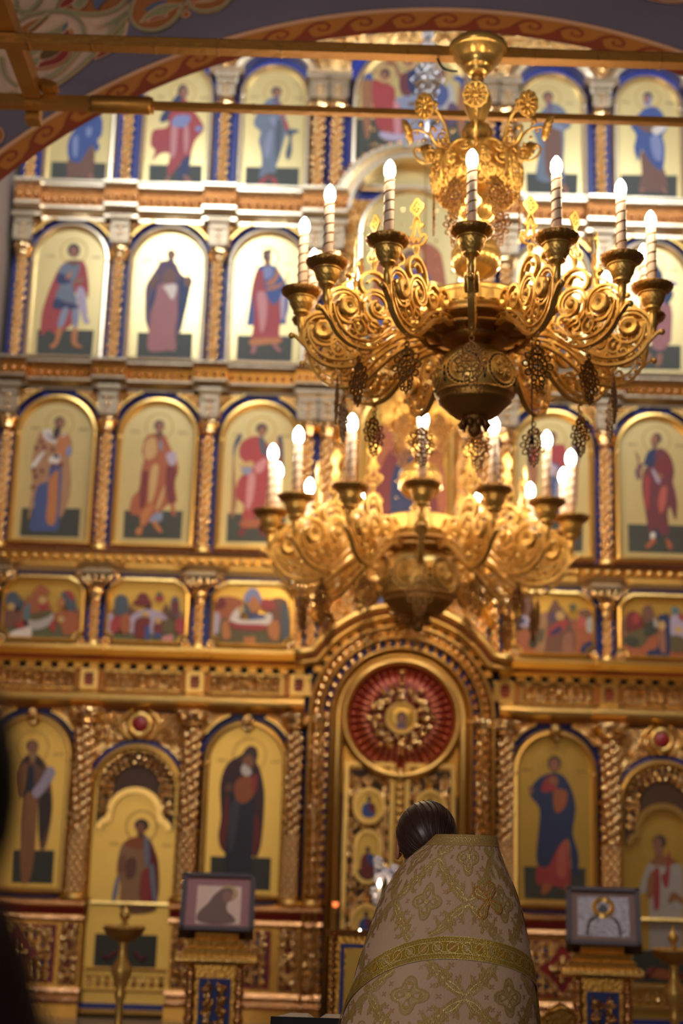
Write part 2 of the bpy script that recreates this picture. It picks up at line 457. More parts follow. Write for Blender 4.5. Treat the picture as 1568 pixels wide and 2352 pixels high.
  ('skin',0,[2642,7214,2715,7216,2670,7123,2626,7122]),
 ],
 'bishop_omophorion': [
  ('green_d',1,[-4151,5235,-3517,5248,-3513,4927,-4149,4923]),
  ('brown_l',0,[-4005,6098,-3742,6091,-3676,6028,-3650,5885,-3675,5804,-3646,5606,-3639,5409,-3673,5250,-3719,5147,-3751,5170,-3765,5563,-3885,5535,-3987,5477,-4033,5278,-4053,5144,-4075,5136,-4059,5514,-4089,5696,-4069,5936,-4040,6049]),
  ('blue_m',0,[-3989,5501,-3886,5551,-3882,5702,-3760,5706,-3745,5406,-3743,5170,-3738,5006,-3889,4986,-4049,4996,-4031,5161,-4019,5397]),
  ('orange',0,[-3879,5559,-3796,5673,-3780,5563,-3775,5091,-3874,5088,-3876,5323]),
  ('white',0,[-3990,6107,-3915,6133,-3845,6023,-3765,6082,-3740,6059,-3826,5976,-3904,5989,-3969,6035]),
  ('blue_d',0,[-3951,6100,-3861,6023,-3807,6137,-3804,6089,-3859,6007,-3924,6045]),
  ('orange',0,[-3830,6024,-3709,6060,-3682,5996,-3711,5867,-3800,5832]),
  ('white',0,[-3943,5892,-4036,5705,-4089,5704,-4022,5817]),
  ('white',0,[-3891,5813,-3786,5849,-3794,5753,-3886,5750]),
  ('blue_d',0,[-3788,5825,-3796,5808,-3817,5800,-3839,5806,-3849,5823,-3842,5840,-3820,5848,-3798,5841]),
  ('blue_l',0,[-3715,5923,-3670,5940,-3664,5861,-3708,5827]),
  ('red_d',0,[-3977,5987,-3981,5970,-3994,5962,-4008,5969,-4015,5986,-4011,6003,-3998,6010,-3984,6004]),
  ('red_d',0,[-3938,5924,-3943,5907,-3959,5899,-3976,5906,-3984,5922,-3978,5940,-3962,5947,-3946,5941]),
  ('red_d',0,[-4025,5913,-4029,5896,-4042,5889,-4057,5895,-4064,5912,-4059,5929,-4046,5936,-4032,5930]),
  ('red_d',0,[-3844,5903,-3849,5886,-3865,5878,-3882,5885,-3890,5901,-3884,5919,-3869,5926,-3852,5920]),
  ('red_d',0,[-4029,5666,-4033,5649,-4046,5641,-4060,5648,-4067,5665,-4063,5682,-4050,5689,-4036,5682]),
  ('red_d',0,[-3942,5661,-3947,5644,-3962,5636,-3977,5643,-3985,5659,-3980,5676,-3965,5684,-3950,5677]),
  ('red_d',0,[-4002,5595,-4007,5578,-4021,5571,-4037,5577,-4045,5594,-4040,5611,-4025,5618,-4010,5612]),
  ('red_d',0,[-4029,5476,-4034,5459,-4046,5451,-4060,5458,-4067,5474,-4063,5491,-4050,5499,-4036,5492]),
  ('red_d',0,[-3827,5728,-3831,5711,-3844,5703,-3858,5710,-3865,5727,-3861,5744,-3848,5751,-3834,5745]),
  ('red_d',0,[-3739,5731,-3744,5714,-3760,5706,-3777,5713,-3785,5729,-3779,5746,-3764,5754,-3747,5747]),
  ('hair',0,[-3756,6219,-3768,6176,-3805,6157,-3845,6174,-3864,6216,-3851,6259,-3814,6278,-3775,6261]),
  ('skin',0,[-3764,6207,-3772,6167,-3797,6149,-3824,6165,-3838,6204,-3830,6245,-3805,6262,-3778,6246]),
  ('brown_d',0,[-3862,6143,-3801,6153,-3832,6048,-3869,6038]),
 ],
 'apostle_orange': [
  ('green_d',1,[-3040,5243,-2408,5255,-2410,4938,-3036,4931]),
  ('orange_d',0,[-2864,6072,-2757,6125,-2661,6111,-2590,5982,-2555,5917,-2502,5820,-2480,5699,-2512,5575,-2477,5366,-2507,5341,-2483,5204,-2531,5219,-2553,5331,-2627,5264,-2702,5205,-2804,5082,-2850,5080,-2872,5176,-2984,5221,-2964,5399,-2899,5482,-2888,5686,-2865,5825,-2893,5906]),
  ('ochre',0,[-2861,6023,-2761,6075,-2729,5928,-2771,5837,-2858,5842]),
  ('ochre',0,[-2779,5714,-2704,5765,-2708,5569,-2743,5373,-2789,5356]),
  ('ochre',0,[-2654,5449,-2612,5532,-2647,5328,-2704,5246]),
  ('orange',0,[-2845,5241,-2725,5326,-2805,5106,-2859,5096]),
  ('red_d',0,[-2615,5735,-2505,5739,-2515,5494,-2492,5365,-2578,5363]),
  ('red_d',0,[-2871,5662,-2808,5664,-2818,5323,-2879,5288]),
  ('lilac',0,[-2624,5890,-2539,5918,-2503,5829,-2553,5753,-2604,5809]),
  ('bluegrey_l',0,[-2711,6027,-2680,6028,-2674,5938,-2698,5937]),
  ('bluegrey_l',0,[-2725,5205,-2633,5232,-2635,5135,-2759,5115]),
  ('hair',0,[-2663,6215,-2676,6170,-2715,6151,-2755,6168,-2774,6211,-2760,6256,-2722,6275,-2682,6258]),
  ('skin',0,[-2675,6198,-2684,6157,-2710,6139,-2738,6155,-2751,6195,-2742,6237,-2717,6255,-2689,6238]),
  ('brown',0,[-2757,6125,-2678,6136,-2682,6070,-2721,6060]),
  ('orange',0,[-2895,5039,-2834,5065,-2844,4976,-2898,4975]),
  ('orange',0,[-2736,5116,-2690,5125,-2613,5016,-2660,5014]),
 ],
 'archangel_red': [
  ('green_d',1,[-1925,5246,-1293,5250,-1296,4937,-1922,4929]),
  ('brown_o',0,[-1818,6138,-1861,6038,-1877,5873,-1857,5628,-1830,5386,-1854,5224,-1885,5207,-1889,5465,-1896,5954,-1871,6087]),
  ('brown_o',0,[-1421,6118,-1364,6070,-1349,5890,-1368,5563,-1388,5481,-1420,5887]),
  ('blue_d',0,[-1818,6155,-1871,6087,-1897,5971,-1884,5873,-1866,5988,-1815,6089]),
  ('blue_d',0,[-1414,6134,-1357,6087,-1335,5726,-1356,5661,-1377,6004]),
  ('red',0,[-1783,6073,-1659,6127,-1579,6096,-1495,6000,-1487,5803,-1496,5640,-1505,5477,-1522,5315,-1634,5199,-1766,5186,-1750,5340,-1840,5426,-1832,5580,-1796,5663,-1706,5756,-1814,5875,-1827,5989]),
  ('pink',0,[-1718,5665,-1640,5684,-1658,5391,-1724,5292]),
  ('pink',0,[-1645,5798,-1522,5884,-1548,5752,-1625,5701]),
  ('bluegrey_d',0,[-1619,6111,-1563,6097,-1524,5917,-1587,5931]),
  ('ochre',0,[-1803,5810,-1678,5838,-1674,5757,-1784,5745]),
  ('bluegrey_l',0,[-1793,5761,-1675,5765,-1703,5690,-1774,5688]),
  ('hair',0,[-1530,6213,-1546,6169,-1590,6150,-1636,6166,-1656,6209,-1640,6254,-1596,6274,-1550,6257]),
  ('skin',0,[-1550,6180,-1559,6141,-1584,6125,-1609,6140,-1622,6177,-1613,6216,-1588,6232,-1562,6217]),
  ('orange_d',0,[-1766,5170,-1501,5187,-1506,5106,-1754,5090]),
  ('red_d',0,[-1770,5082,-1707,5084,-1758,4994,-1797,5001]),
  ('red_d',0,[-1591,5088,-1544,5089,-1502,5018,-1540,5001]),
 ],
 'archangel_blue': [
  ('green_d',1,[1281,5264,1930,5268,1919,4939,1273,4927]),
  ('brown_o',0,[1378,6127,1418,6078,1442,5826,1418,5658,1353,5698,1337,5991]),
  ('brown_o',0,[1840,6142,1889,6093,1878,5756,1859,5464,1819,5463,1806,5922]),
  ('blue_d',0,[1824,6167,1889,6093,1895,5924,1872,6008,1832,6099]),
  ('blue_d',0,[1369,6127,1329,6024,1337,5823,1353,5991]),
  ('red',0,[1540,6082,1662,6136,1743,6105,1741,5878,1692,5683,1628,5866,1523,5938]),
  ('red',0,[1386,6111,1434,6061,1426,5960,1369,5941]),
  ('blue_m',0,[1523,5929,1693,5884,1628,5782,1732,5676,1731,5460,1850,5306,1674,5317,1610,5365,1578,5497,1522,5661]),
  ('bluegrey_l',0,[1635,5698,1676,5700,1691,5475,1626,5465]),
  ('lilac',0,[1531,5913,1660,5875,1595,5764,1539,5796]),
  ('red',0,[1676,5758,1741,5769,1740,5677,1692,5683]),
  ('hair',0,[1646,6220,1631,6175,1597,6155,1562,6173,1548,6217,1563,6263,1597,6283,1632,6265]),
  ('skin',0,[1631,6199,1621,6160,1597,6143,1573,6158,1563,6197,1573,6236,1597,6253,1621,6237]),
  ('skin',0,[1572,6150,1629,6152,1613,6084]),
  ('orange_d',0,[1498,5461,1562,5455,1618,5332,1513,5345]),
 ],
 'apostle_maroon': [
  ('green_d',1,[2414,5262,3135,5264,3119,4952,2417,4951]),
  ('blue_d',0,[2646,6083,2744,6120,2756,5952,2674,5899,2594,5930,2559,5778,2527,5768,2504,5860,2546,5945,2594,5947]),
  ('maroon',0,[2760,6129,2841,6106,2904,6015,2933,5873,2914,5747,2936,5656,2956,5499,2944,5341,2920,5340,2875,5471,2849,5371,2860,5165,2756,5162,2725,5235,2644,5183,2601,5446,2574,5695,2610,5897,2707,5917,2726,6035]),
  ('red',0,[2608,5788,2656,5781,2641,5447,2602,5487]),
  ('red_l',0,[2783,5668,2848,5687,2827,5495,2777,5385,2747,5492]),
  ('red_d',0,[2741,5968,2872,6073,2916,5873,2786,5802]),
  ('lilac',0,[2682,5882,2722,5867,2776,5751,2744,5733]),
  ('skin',0,[2738,5834,2802,5827,2777,5768]),
  ('blue_d',0,[2693,5201,2756,5170,2739,5104]),
  ('skin',0,[2500,6087,2547,6029,2554,5945,2575,5795,2527,5819,2530,5978]),
  ('hair',0,[2799,6240,2782,6195,2745,6175,2708,6192,2693,6237,2710,6282,2747,6302,2784,6285]),
  ('skin',0,[2762,6218,2749,6170,2721,6149,2694,6168,2684,6215,2696,6264,2724,6285,2751,6265]),
  ('brown',0,[2696,6169,2753,6171,2719,6111]),
  ('white',0,[2660,5167,2708,5169,2699,5103,2659,5101]),
  ('orange_d',0,[2675,5110,2714,5079,2641,5003,2593,5009]),
  ('orange_d',0,[2819,5098,2851,5099,2897,5019,2848,4993]),
 ],
 'nativity_bed': [
  ('green',1,[-4256,3903,-3436,3997,-3421,3792,-4245,3773]),
  ('orange_d',0,[-3961,4284,-3873,4391,-3758,4304,-3811,4289,-3778,4207,-3745,4139,-3693,3989,-4005,3993,-4088,4004,-4009,4213,-3955,4215]),
  ('bluegrey_d',0,[-4224,4262,-4167,4305,-4095,4266,-4085,4142,-4207,4138]),
  ('bluegrey_d',0,[-3648,4294,-3568,4324,-3493,4229,-3486,4119,-3568,4130]),
  ('red',0,[-3609,4323,-3541,4325,-3494,4243,-3534,4228]),
  ('brown',0,[-4255,4054,-4164,4112,-4065,4060,-4070,3950,-4216,3918]),
  ('ochre',0,[-4126,4141,-4136,4113,-4164,4101,-4193,4111,-4207,4138,-4198,4166,-4170,4178,-4140,4167]),
  ('orange_d',0,[-3674,4099,-3485,4105,-3411,4025,-3453,3859,-3507,3857,-3588,3855,-3621,3936,-3695,4016]),
  ('greywhite',0,[-3966,4008,-3741,4084,-3709,4016,-3784,3931,-3930,3899]),
  ('olive',0,[-3957,4063,-3743,4111,-3765,4042,-3924,3995]),
  ('red',0,[-3857,4176,-3806,4220,-3772,4138,-3838,4108]),
  ('ochre',0,[-3796,4220,-3807,4190,-3837,4177,-3868,4188,-3883,4217,-3873,4247,-3843,4260,-3811,4249]),
  ('red',0,[-3745,3960,-3695,4016,-3673,3907,-3727,3892]),
  ('ochre',0,[-3590,4019,-3599,3994,-3625,3983,-3652,3992,-3665,4017,-3656,4043,-3630,4054,-3603,4044]),
  ('white',0,[-4144,3865,-4026,3910,-3946,3926,-3937,3817,-4140,3811]),
  ('red',0,[-4098,3963,-4018,3979,-4012,3910,-4080,3908]),
  ('teal',0,[-4029,4116,-3967,4187,-3966,4008,-4020,4006]),
  ('orange',0,[-3600,4198,-3609,4159,-3637,4142,-3667,4157,-3682,4196,-3672,4235,-3645,4252,-3615,4237]),
 ],
 'entry_red': [
  ('green',1,[-3129,3869,-2320,3922,-2314,3812,-3124,3787]),
  ('lilac',0,[-2923,4040,-2794,4140,-2659,4152,-2518,4080,-2482,3916,-2915,3903]),
  ('bluegrey_d',0,[-3073,4256,-3008,4307,-2937,4260,-2926,4081,-3049,4091]),
  ('red_d',0,[-2713,4274,-2729,4230,-2771,4210,-2815,4227,-2836,4270,-2821,4315,-2778,4334,-2734,4318]),
  ('red_d',0,[-2880,4221,-2829,4264,-2705,4254,-2702,4198,-2851,4194]),
  ('red',0,[-2550,4279,-2563,4251,-2596,4239,-2630,4249,-2645,4276,-2633,4304,-2600,4316,-2566,4306]),
  ('green',0,[-2641,4311,-2602,4354,-2558,4300]),
  ('bluegrey_d',0,[-2474,4261,-2436,4304,-2393,4263,-2383,4084,-2465,4096]),
  ('red_d',0,[-2459,4234,-2406,4249,-2398,4111,-2452,4110]),
  ('lilac',0,[-3143,4075,-3075,4077,-3062,3871,-3129,3869]),
  ('red',0,[-3099,4021,-3007,4079,-2998,3928,-3090,3898]),
  ('orange_d',0,[-2993,4065,-2913,4095,-2889,3931,-2968,3888]),
  ('red_d',0,[-2841,4029,-2735,4073,-2679,4034,-2722,3854,-2830,3851]),
  ('blue',0,[-2729,3964,-2681,3965,-2680,3828,-2720,3827]),
  ('red_d',0,[-2636,3994,-2530,4052,-2535,3901,-2630,3898]),
  ('blue',0,[-2623,3898,-2562,3900,-2573,3852,-2620,3851]),
  ('olive',0,[-2542,4024,-2436,4055,-2426,3891,-2536,3915]),
  ('red',0,[-2408,4042,-2327,4058,-2319,3908,-2401,3919]),
  ('pink',0,[-2546,3860,-2440,3890,-2436,3822,-2531,3819]),
  ('ochre',0,[-2699,4102,-2709,4078,-2735,4068,-2762,4077,-2775,4100,-2765,4123,-2739,4134,-2712,4125]),
  ('ochre',0,[-2562,4037,-2571,4014,-2595,4003,-2621,4012,-2633,4035,-2624,4059,-2599,4069,-2574,4060]),
 ],
 'dormition': [
  ('olive',1,[-2022,4007,-1202,4033,-1206,3800,-2011,3789]),
  ('orange_d',0,[-2008,4145,-1935,4313,-1729,4292,-1709,4155,-1812,4028,-1975,4023]),
  ('brown',0,[-1429,4288,-1239,4294,-1212,3936,-1306,3933,-1393,4068]),
  ('blue_l',0,[-1701,4279,-1666,4391,-1599,4421,-1528,4354,-1509,4244,-1619,4254]),
  ('orange',0,[-1646,4267,-1581,4338,-1522,4216,-1574,4159,-1642,4170]),
  ('red',0,[-1512,4299,-1389,4289,-1371,4193,-1493,4189]),
  ('bluegrey_d',0,[-1700,4238,-1644,4212,-1614,4144,-1695,4141]),
  ('white',0,[-1830,4110,-1753,4208,-1722,4140,-1747,4085,-1611,4075,-1424,4150,-1395,4109,-1446,4025,-1799,4028]),
  ('blue_m',0,[-1627,4130,-1477,4134,-1476,4093,-1624,4075]),
  ('red',0,[-1827,4055,-1744,4030,-1459,4025,-1471,3970,-1783,3974]),
  ('lilac',0,[-2020,4117,-1953,4133,-1944,3941,-2011,3925]),
  ('olive',0,[-1948,4023,-1883,4094,-1860,3889,-1940,3873]),
  ('orange',0,[-1920,4011,-1868,4053,-1819,3890,-1899,3860]),
  ('orange',0,[-1432,4026,-1339,4083,-1307,3961,-1331,3864,-1414,3903]),
  ('orange',1,[-1684,3888,-1562,3898,-1559,3823,-1681,3819]),
  ('bluegrey_d',0,[-1292,4264,-1221,4170,-1210,3882,-1278,3893]),
  ('ochre',0,[-1692,4183,-1700,4153,-1722,4140,-1746,4152,-1757,4181,-1749,4210,-1726,4223,-1703,4212]),
  ('red_d',0,[-1988,4284,-1921,4314,-1889,4218,-1983,4188]),
 ],
 'nativity_cave': [
  ('orange_d',1,[1206,4027,2015,4217,2018,3806,1254,3783,1206,3836]),
  ('brown',0,[1498,4160,1553,4300,1621,4399,1676,4317,1784,4169,1822,3855,1497,3817,1443,4035]),
  ('lilac',0,[1213,4165,1362,4294,1417,4254,1416,4102,1213,4096]),
  ('brown_l',0,[1416,4157,1526,4257,1497,3845,1389,3869]),
  ('purple_d',0,[1539,4203,1607,4274,1648,4220,1580,4135]),
  ('red',0,[1525,4010,1566,4093,1716,4194,1743,4112,1606,3998]),
  ('blue_d',0,[1566,4038,1661,4110,1674,4055,1579,4005]),
  ('ochre',0,[1717,4222,1703,4186,1668,4171,1634,4184,1619,4219,1634,4254,1669,4270,1703,4257]),
  ('blue_m',0,[1297,4154,1288,4128,1267,4117,1246,4127,1237,4152,1246,4177,1267,4189,1288,4179]),
  ('olive',0,[1430,4034,1498,4077,1484,3954,1443,3925]),
  ('green',0,[1758,4334,1839,4350,1812,4266]),
  ('red_l',0,[1852,4212,1934,4229,1933,4105,1865,4089]),
  ('brown',0,[1852,4267,1975,4299,2015,4204,1934,4201]),
  ('greywhite',0,[1947,4188,2015,4204,2014,4052,1946,4064]),
  ('blue_d',0,[1876,3843,1918,3926,2013,3956,2011,3833]),
  ('green_d',0,[1348,3991,1416,4006,1416,3883,1335,3881]),
  ('skin',0,[1701,4001,1796,4032,1795,3813,1700,3810]),
  ('brown',0,[1389,4336,1367,4247,1314,4209,1262,4244,1239,4331,1261,4420,1314,4459,1368,4424]),
 ],
 'procession': [
  ('orange_d',1,[2326,4034,2975,4068,2969,3795,2322,3788]),
  ('olive',0,[2339,4007,2544,4124,2611,4043,2527,3904,2365,3926]),
  ('brown',0,[2548,4330,2644,4361,2655,4196,2559,4179]),
  ('red_d',0,[2370,4242,2452,4300,2533,4233,2531,4109,2381,4105]),
  ('red',0,[2438,4244,2506,4260,2505,4177,2450,4162]),
  ('green_d',0,[2572,4152,2655,4196,2652,4044,2570,4028]),
  ('blue_d',0,[2710,4225,2765,4268,2832,4243,2823,3831,2579,3796,2608,3879,2703,3923]),
  ('skin',0,[2707,4101,2776,4131,2784,3871,2730,3883]),
  ('ochre',0,[2790,4152,2776,4116,2745,4101,2715,4114,2703,4149,2716,4184,2747,4200,2778,4186]),
  ('teal',0,[2848,4326,2903,4362,2943,4301,2887,4244]),
  ('lilac',0,[2846,4243,2980,4247,2974,4000,2854,3996]),
  ('ochre',0,[2965,4109,2953,4081,2924,4069,2895,4080,2884,4107,2896,4134,2926,4146,2954,4136]),
  ('red',0,[2915,4259,2980,4275,2978,4192]),
  ('olive',0,[2841,4037,2974,4027,2971,3890,2851,3873]),
  ('green_d',0,[2352,3994,2448,4024,2501,3958,2405,3914]),
 ],
 'deacon_gold': [
  ('brown_l',0,[-2820,1731,-2650,1789,-2538,1748,-2474,1581,-2443,1379,-2448,1150,-2478,1044,-2802,1035,-2830,1323,-2873,1428,-2866,1596]),
  ('orange_d',0,[-2819,1722,-2741,1778,-2632,1790,-2607,1675,-2716,1672]),
  ('red_d',0,[-2566,1756,-2516,1686,-2452,1529,-2440,1159,-2610,1145,-2624,1373,-2594,1462,-2549,1473]),
  ('skin',0,[-2863,1552,-2803,1607,-2775,1457,-2855,1428]),
  ('bluegrey_l',0,[-2613,1782,-2567,1765,-2543,1526,-2588,1524]),
  ('bluegrey_l',0,[-2540,1482,-2496,1492,-2448,1150,-2484,1149]),
  ('bluegrey_l',0,[-2878,1374,-2841,1358,-2863,1138,-2908,1136]),
  ('red',0,[-2618,1417,-2548,1464,-2512,1157,-2611,1154]),
  ('brown',0,[-2781,1545,-2691,1575,-2682,1416,-2769,1369]),
  ('hair',0,[-2573,1908,-2592,1860,-2644,1839,-2698,1857,-2723,1904,-2704,1952,-2652,1973,-2598,1955]),
  ('skin',0,[-2609,1871,-2620,1823,-2651,1803,-2684,1821,-2701,1868,-2690,1916,-2659,1937,-2626,1918]),
  ('brown',0,[-2697,1815,-2606,1818,-2631,1781]),
 ],
 'mother_child': [
  ('green_d',1,[-1920,1617,-1301,1618,-1301,1291,-1917,1290]),
  ('maroon_d',0,[-1653,2654,-1574,2748,-1489,2714,-1493,2585,-1453,2513,-1409,2351,-1392,2170,-1404,1811,-1442,1631,-1497,1630,-1780,1657,-1852,1815,-1834,2013,-1859,2337,-1796,2558]),
  ('red_d',0,[-1781,2249,-1745,2069,-1762,1657,-1852,1806,-1815,1995]),
  ('red_d',0,[-1505,2032,-1439,1989,-1430,1765,-1479,1630,-1501,1719]),
  ('indigo',0,[-1746,2286,-1522,2211,-1494,1987,-1497,1630,-1504,1382,-1738,1340,-1776,1374,-1774,1710,-1752,2024]),
  ('indigo_l',0,[-1740,2160,-1648,2144,-1692,1713,-1747,1729]),
  ('orange_d',0,[-1712,2342,-1642,2426,-1551,2437,-1490,2312,-1540,2202,-1612,2155,-1687,2197]),
  ('white',0,[-1639,2544,-1593,2555,-1534,2474,-1588,2436,-1644,2471]),
  ('red',0,[-1532,2420,-1478,2449,-1488,2276,-1526,2284]),
  ('hair',0,[-1618,2710,-1564,2739,-1488,2695,-1485,2622,-1521,2594,-1597,2646,-1651,2617]),
  ('skin',0,[-1641,2590,-1579,2656,-1521,2603,-1527,2529,-1564,2528,-1611,2554]),
  ('brown',0,[-1795,2339,-1750,2359,-1737,2277,-1801,2275]),
  ('orange_d',0,[-1793,1356,-1747,1348,-1764,1312]),
  ('orange_d',0,[-1585,1371,-1513,1373,-1521,1346]),
 ],
 'deacon_white': [
  ('greywhite',0,[2565,1673,2699,1696,2869,1682,2915,1610,2903,1124,2863,654,2714,640,2564,645,2568,1324,2475,1376,2486,1477]),
  ('brown_o',0,[2585,1692,2662,1759,2776,1753,2870,1701,2755,1660,2622,1665]),
  ('red',0,[2767,1781,2795,1773,2770,1476,2731,1448,2696,1557,2744,1604]),
  ('red',0,[2621,1601,2678,1612,2670,1254,2614,1243]),
  ('brown_o',0,[2563,1544,2621,1601,2607,1361,2540,1350]),
  ('brown_o',0,[2767,1339,2815,1404,2908,1343,2907,1279,2842,1323,2775,1284]),
  ('hair',0,[2755,1901,2733,1851,2682,1829,2632,1848,2612,1897,2634,1947,2685,1969,2735,1950]),
  ('skin',0,[2712,1872,2697,1822,2663,1801,2630,1820,2617,1869,2632,1919,2666,1941,2699,1921]),
  ('skin',0,[2644,1814,2720,1826,2709,1751,2643,1749]),
  ('orange_d',0,[2555,645,2751,632,2890,583,2860,537,2563,564]),
 ],
 'monk_scroll': [
  ('green_d',1,[-3943,1621,-3518,1627,-3513,1293,-3929,1294]),
  ('brown',0,[-3922,2544,-3718,2551,-3621,2364,-3570,2044,-3609,1671,-3677,1669,-3741,2146,-3890,2141,-3973,2327]),
  ('brown_d',0,[-3921,2531,-3871,2587,-3762,2590,-3716,2524,-3696,2443,-3811,2521,-3906,2511]),
  ('indigo',0,[-3880,2356,-3791,2440,-3748,1719,-3864,1729]),
  ('brown_o',0,[-3980,2407,-3877,2492,-3872,2249,-3931,2140]),
  ('brown_o',0,[-3889,2128,-3741,2146,-3717,1667,-3745,1338,-3840,1349]),
  ('brown_d',0,[-3712,2120,-3610,2216,-3581,2017,-3619,1803,-3681,1721]),
  ('hair',0,[-3762,2678,-3777,2632,-3822,2611,-3870,2629,-3893,2674,-3878,2721,-3833,2742,-3785,2724]),
  ('skin',0,[-3769,2651,-3780,2593,-3815,2568,-3853,2591,-3873,2648,-3863,2706,-3828,2731,-3789,2708]),
  ('brown_l',0,[-3858,2601,-3776,2603,-3809,2494]),
  ('lilac',0,[-3643,2472,-3572,2433,-3592,2338,-3727,2146,-3794,2211,-3726,2307]),
 ],
 'christ_blue': [
  ('green_d',1,[1283,1611,1916,1609,1906,1287,1290,1290]),
  ('red',0,[1623,1910,1727,1927,1753,1439,1562,1434,1415,1443,1430,1644]),
  ('red_l',0,[1637,1794,1726,1884,1710,1524,1621,1550]),
  ('blue_d2',0,[1402,2473,1521,2550,1671,2555,1774,2410,1818,2206,1786,1958,1844,1743,1827,1527,1769,1626,1741,1899,1622,1794,1533,1619,1415,1658,1431,1947,1446,2195,1342,2339]),
  ('red',0,[1461,2372,1521,2521,1626,2524,1610,2391]),
  ('brown_o',0,[1521,2491,1626,2524,1625,2435]),
  ('orange_d',0,[1595,2390,1729,2380,1714,2233,1639,2157,1595,2200]),
  ('hair',0,[1671,2666,1650,2607,1599,2582,1548,2604,1528,2661,1549,2720,1600,2745,1651,2723]),
  ('skin',0,[1647,2643,1632,2590,1596,2567,1560,2588,1545,2640,1561,2692,1597,2715,1633,2695]),
  ('skin',1,[1327,2426,1387,2399,1372,2339,1342,2353]),
  ('orange_d',0,[1489,1446,1577,1434,1518,1347,1459,1345]),
  ('orange_d',0,[1694,1437,1753,1439,1782,1326,1723,1324]),
 ],
 'three_angels': [
  ('green_d',1,[-676,9998,722,10034,706,9572,131,9687,-278,9673,-531,9553,-671,9436]),
  ('brown_o',0,[-606,10468,-526,10574,-472,10473,-477,10266,-489,9925,-506,9767,-547,9777,-598,10148]),
  ('brown_o',0,[573,10577,605,10440,600,9962,560,9802,517,9959,523,10415]),
  ('blue',0,[-596,10468,-567,10573,-495,10587,-483,10495,-556,10516]),
  ('blue',0,[449,10550,531,10599,584,10531,575,10393,532,10507]),
  ('brown_o',0,[-485,10576,-384,10706,-240,10769,-153,10587,-194,10551,-259,10699]),
  ('brown_o',0,[93,10745,197,10772,301,10706,375,10616,302,10637,177,10690]),
  ('red',0,[-482,10472,-420,10497,-233,10423,-209,10275,-133,10119,-117,9814,-385,9861,-463,10130]),
  ('pink',0,[-228,10229,-166,10209,-138,9824,-210,9833]),
  ('bluegrey_l',0,[-198,10276,121,10321,288,10201,330,10134,107,9900,-98,9893,-145,10164]),
  ('maroon',0,[-163,10564,-50,10625,33,10593,-24,10327,-148,10346]),
  ('blue_d',0,[-51,10671,94,10711,119,10424,17,10329,-67,10418]),
  ('blue_m',0,[221,10519,336,10477,409,10388,391,10205,226,10222]),
  ('greywhite',0,[387,10502,460,10435,474,10185,330,10157,410,10296]),
  ('lilac',0,[-384,9838,-137,9813,128,9878,333,9953,355,9796,28,9728,-320,9739]),
  ('purple_d',0,[411,10228,515,10186,497,9958,384,9955]),
  ('ochre',0,[-231,10584,-261,10502,-337,10466,-415,10497,-448,10577,-418,10659,-342,10696,-264,10665]),
  ('ochre',0,[41,10755,12,10676,-61,10642,-135,10671,-167,10748,-138,10827,-65,10861,9,10832]),
  ('ochre',0,[422,10606,391,10532,315,10499,237,10527,204,10599,235,10673,312,10706,389,10679]),
  ('hair',0,[-277,10583,-294,10529,-338,10506,-382,10526,-402,10578,-385,10632,-341,10655,-297,10635]),
  ('skin',0,[-312,10553,-322,10512,-348,10494,-375,10510,-387,10550,-377,10591,-351,10609,-324,10593]),
  ('hair',0,[-4,10777,-22,10723,-67,10699,-113,10720,-133,10772,-115,10826,-70,10850,-24,10829]),
  ('skin',0,[-23,10741,-34,10700,-62,10682,-90,10698,-102,10739,-91,10780,-64,10798,-36,10782]),
  ('hair',0,[373,10605,356,10559,314,10539,271,10557,253,10601,270,10646,312,10666,355,10649]),
  ('skin',0,[361,10576,351,10536,325,10519,298,10534,287,10573,297,10612,323,10630,350,10614]),
  ('brown',1,[-63,10223,40,10238,20,10181,-52,10178]),
 ],
}
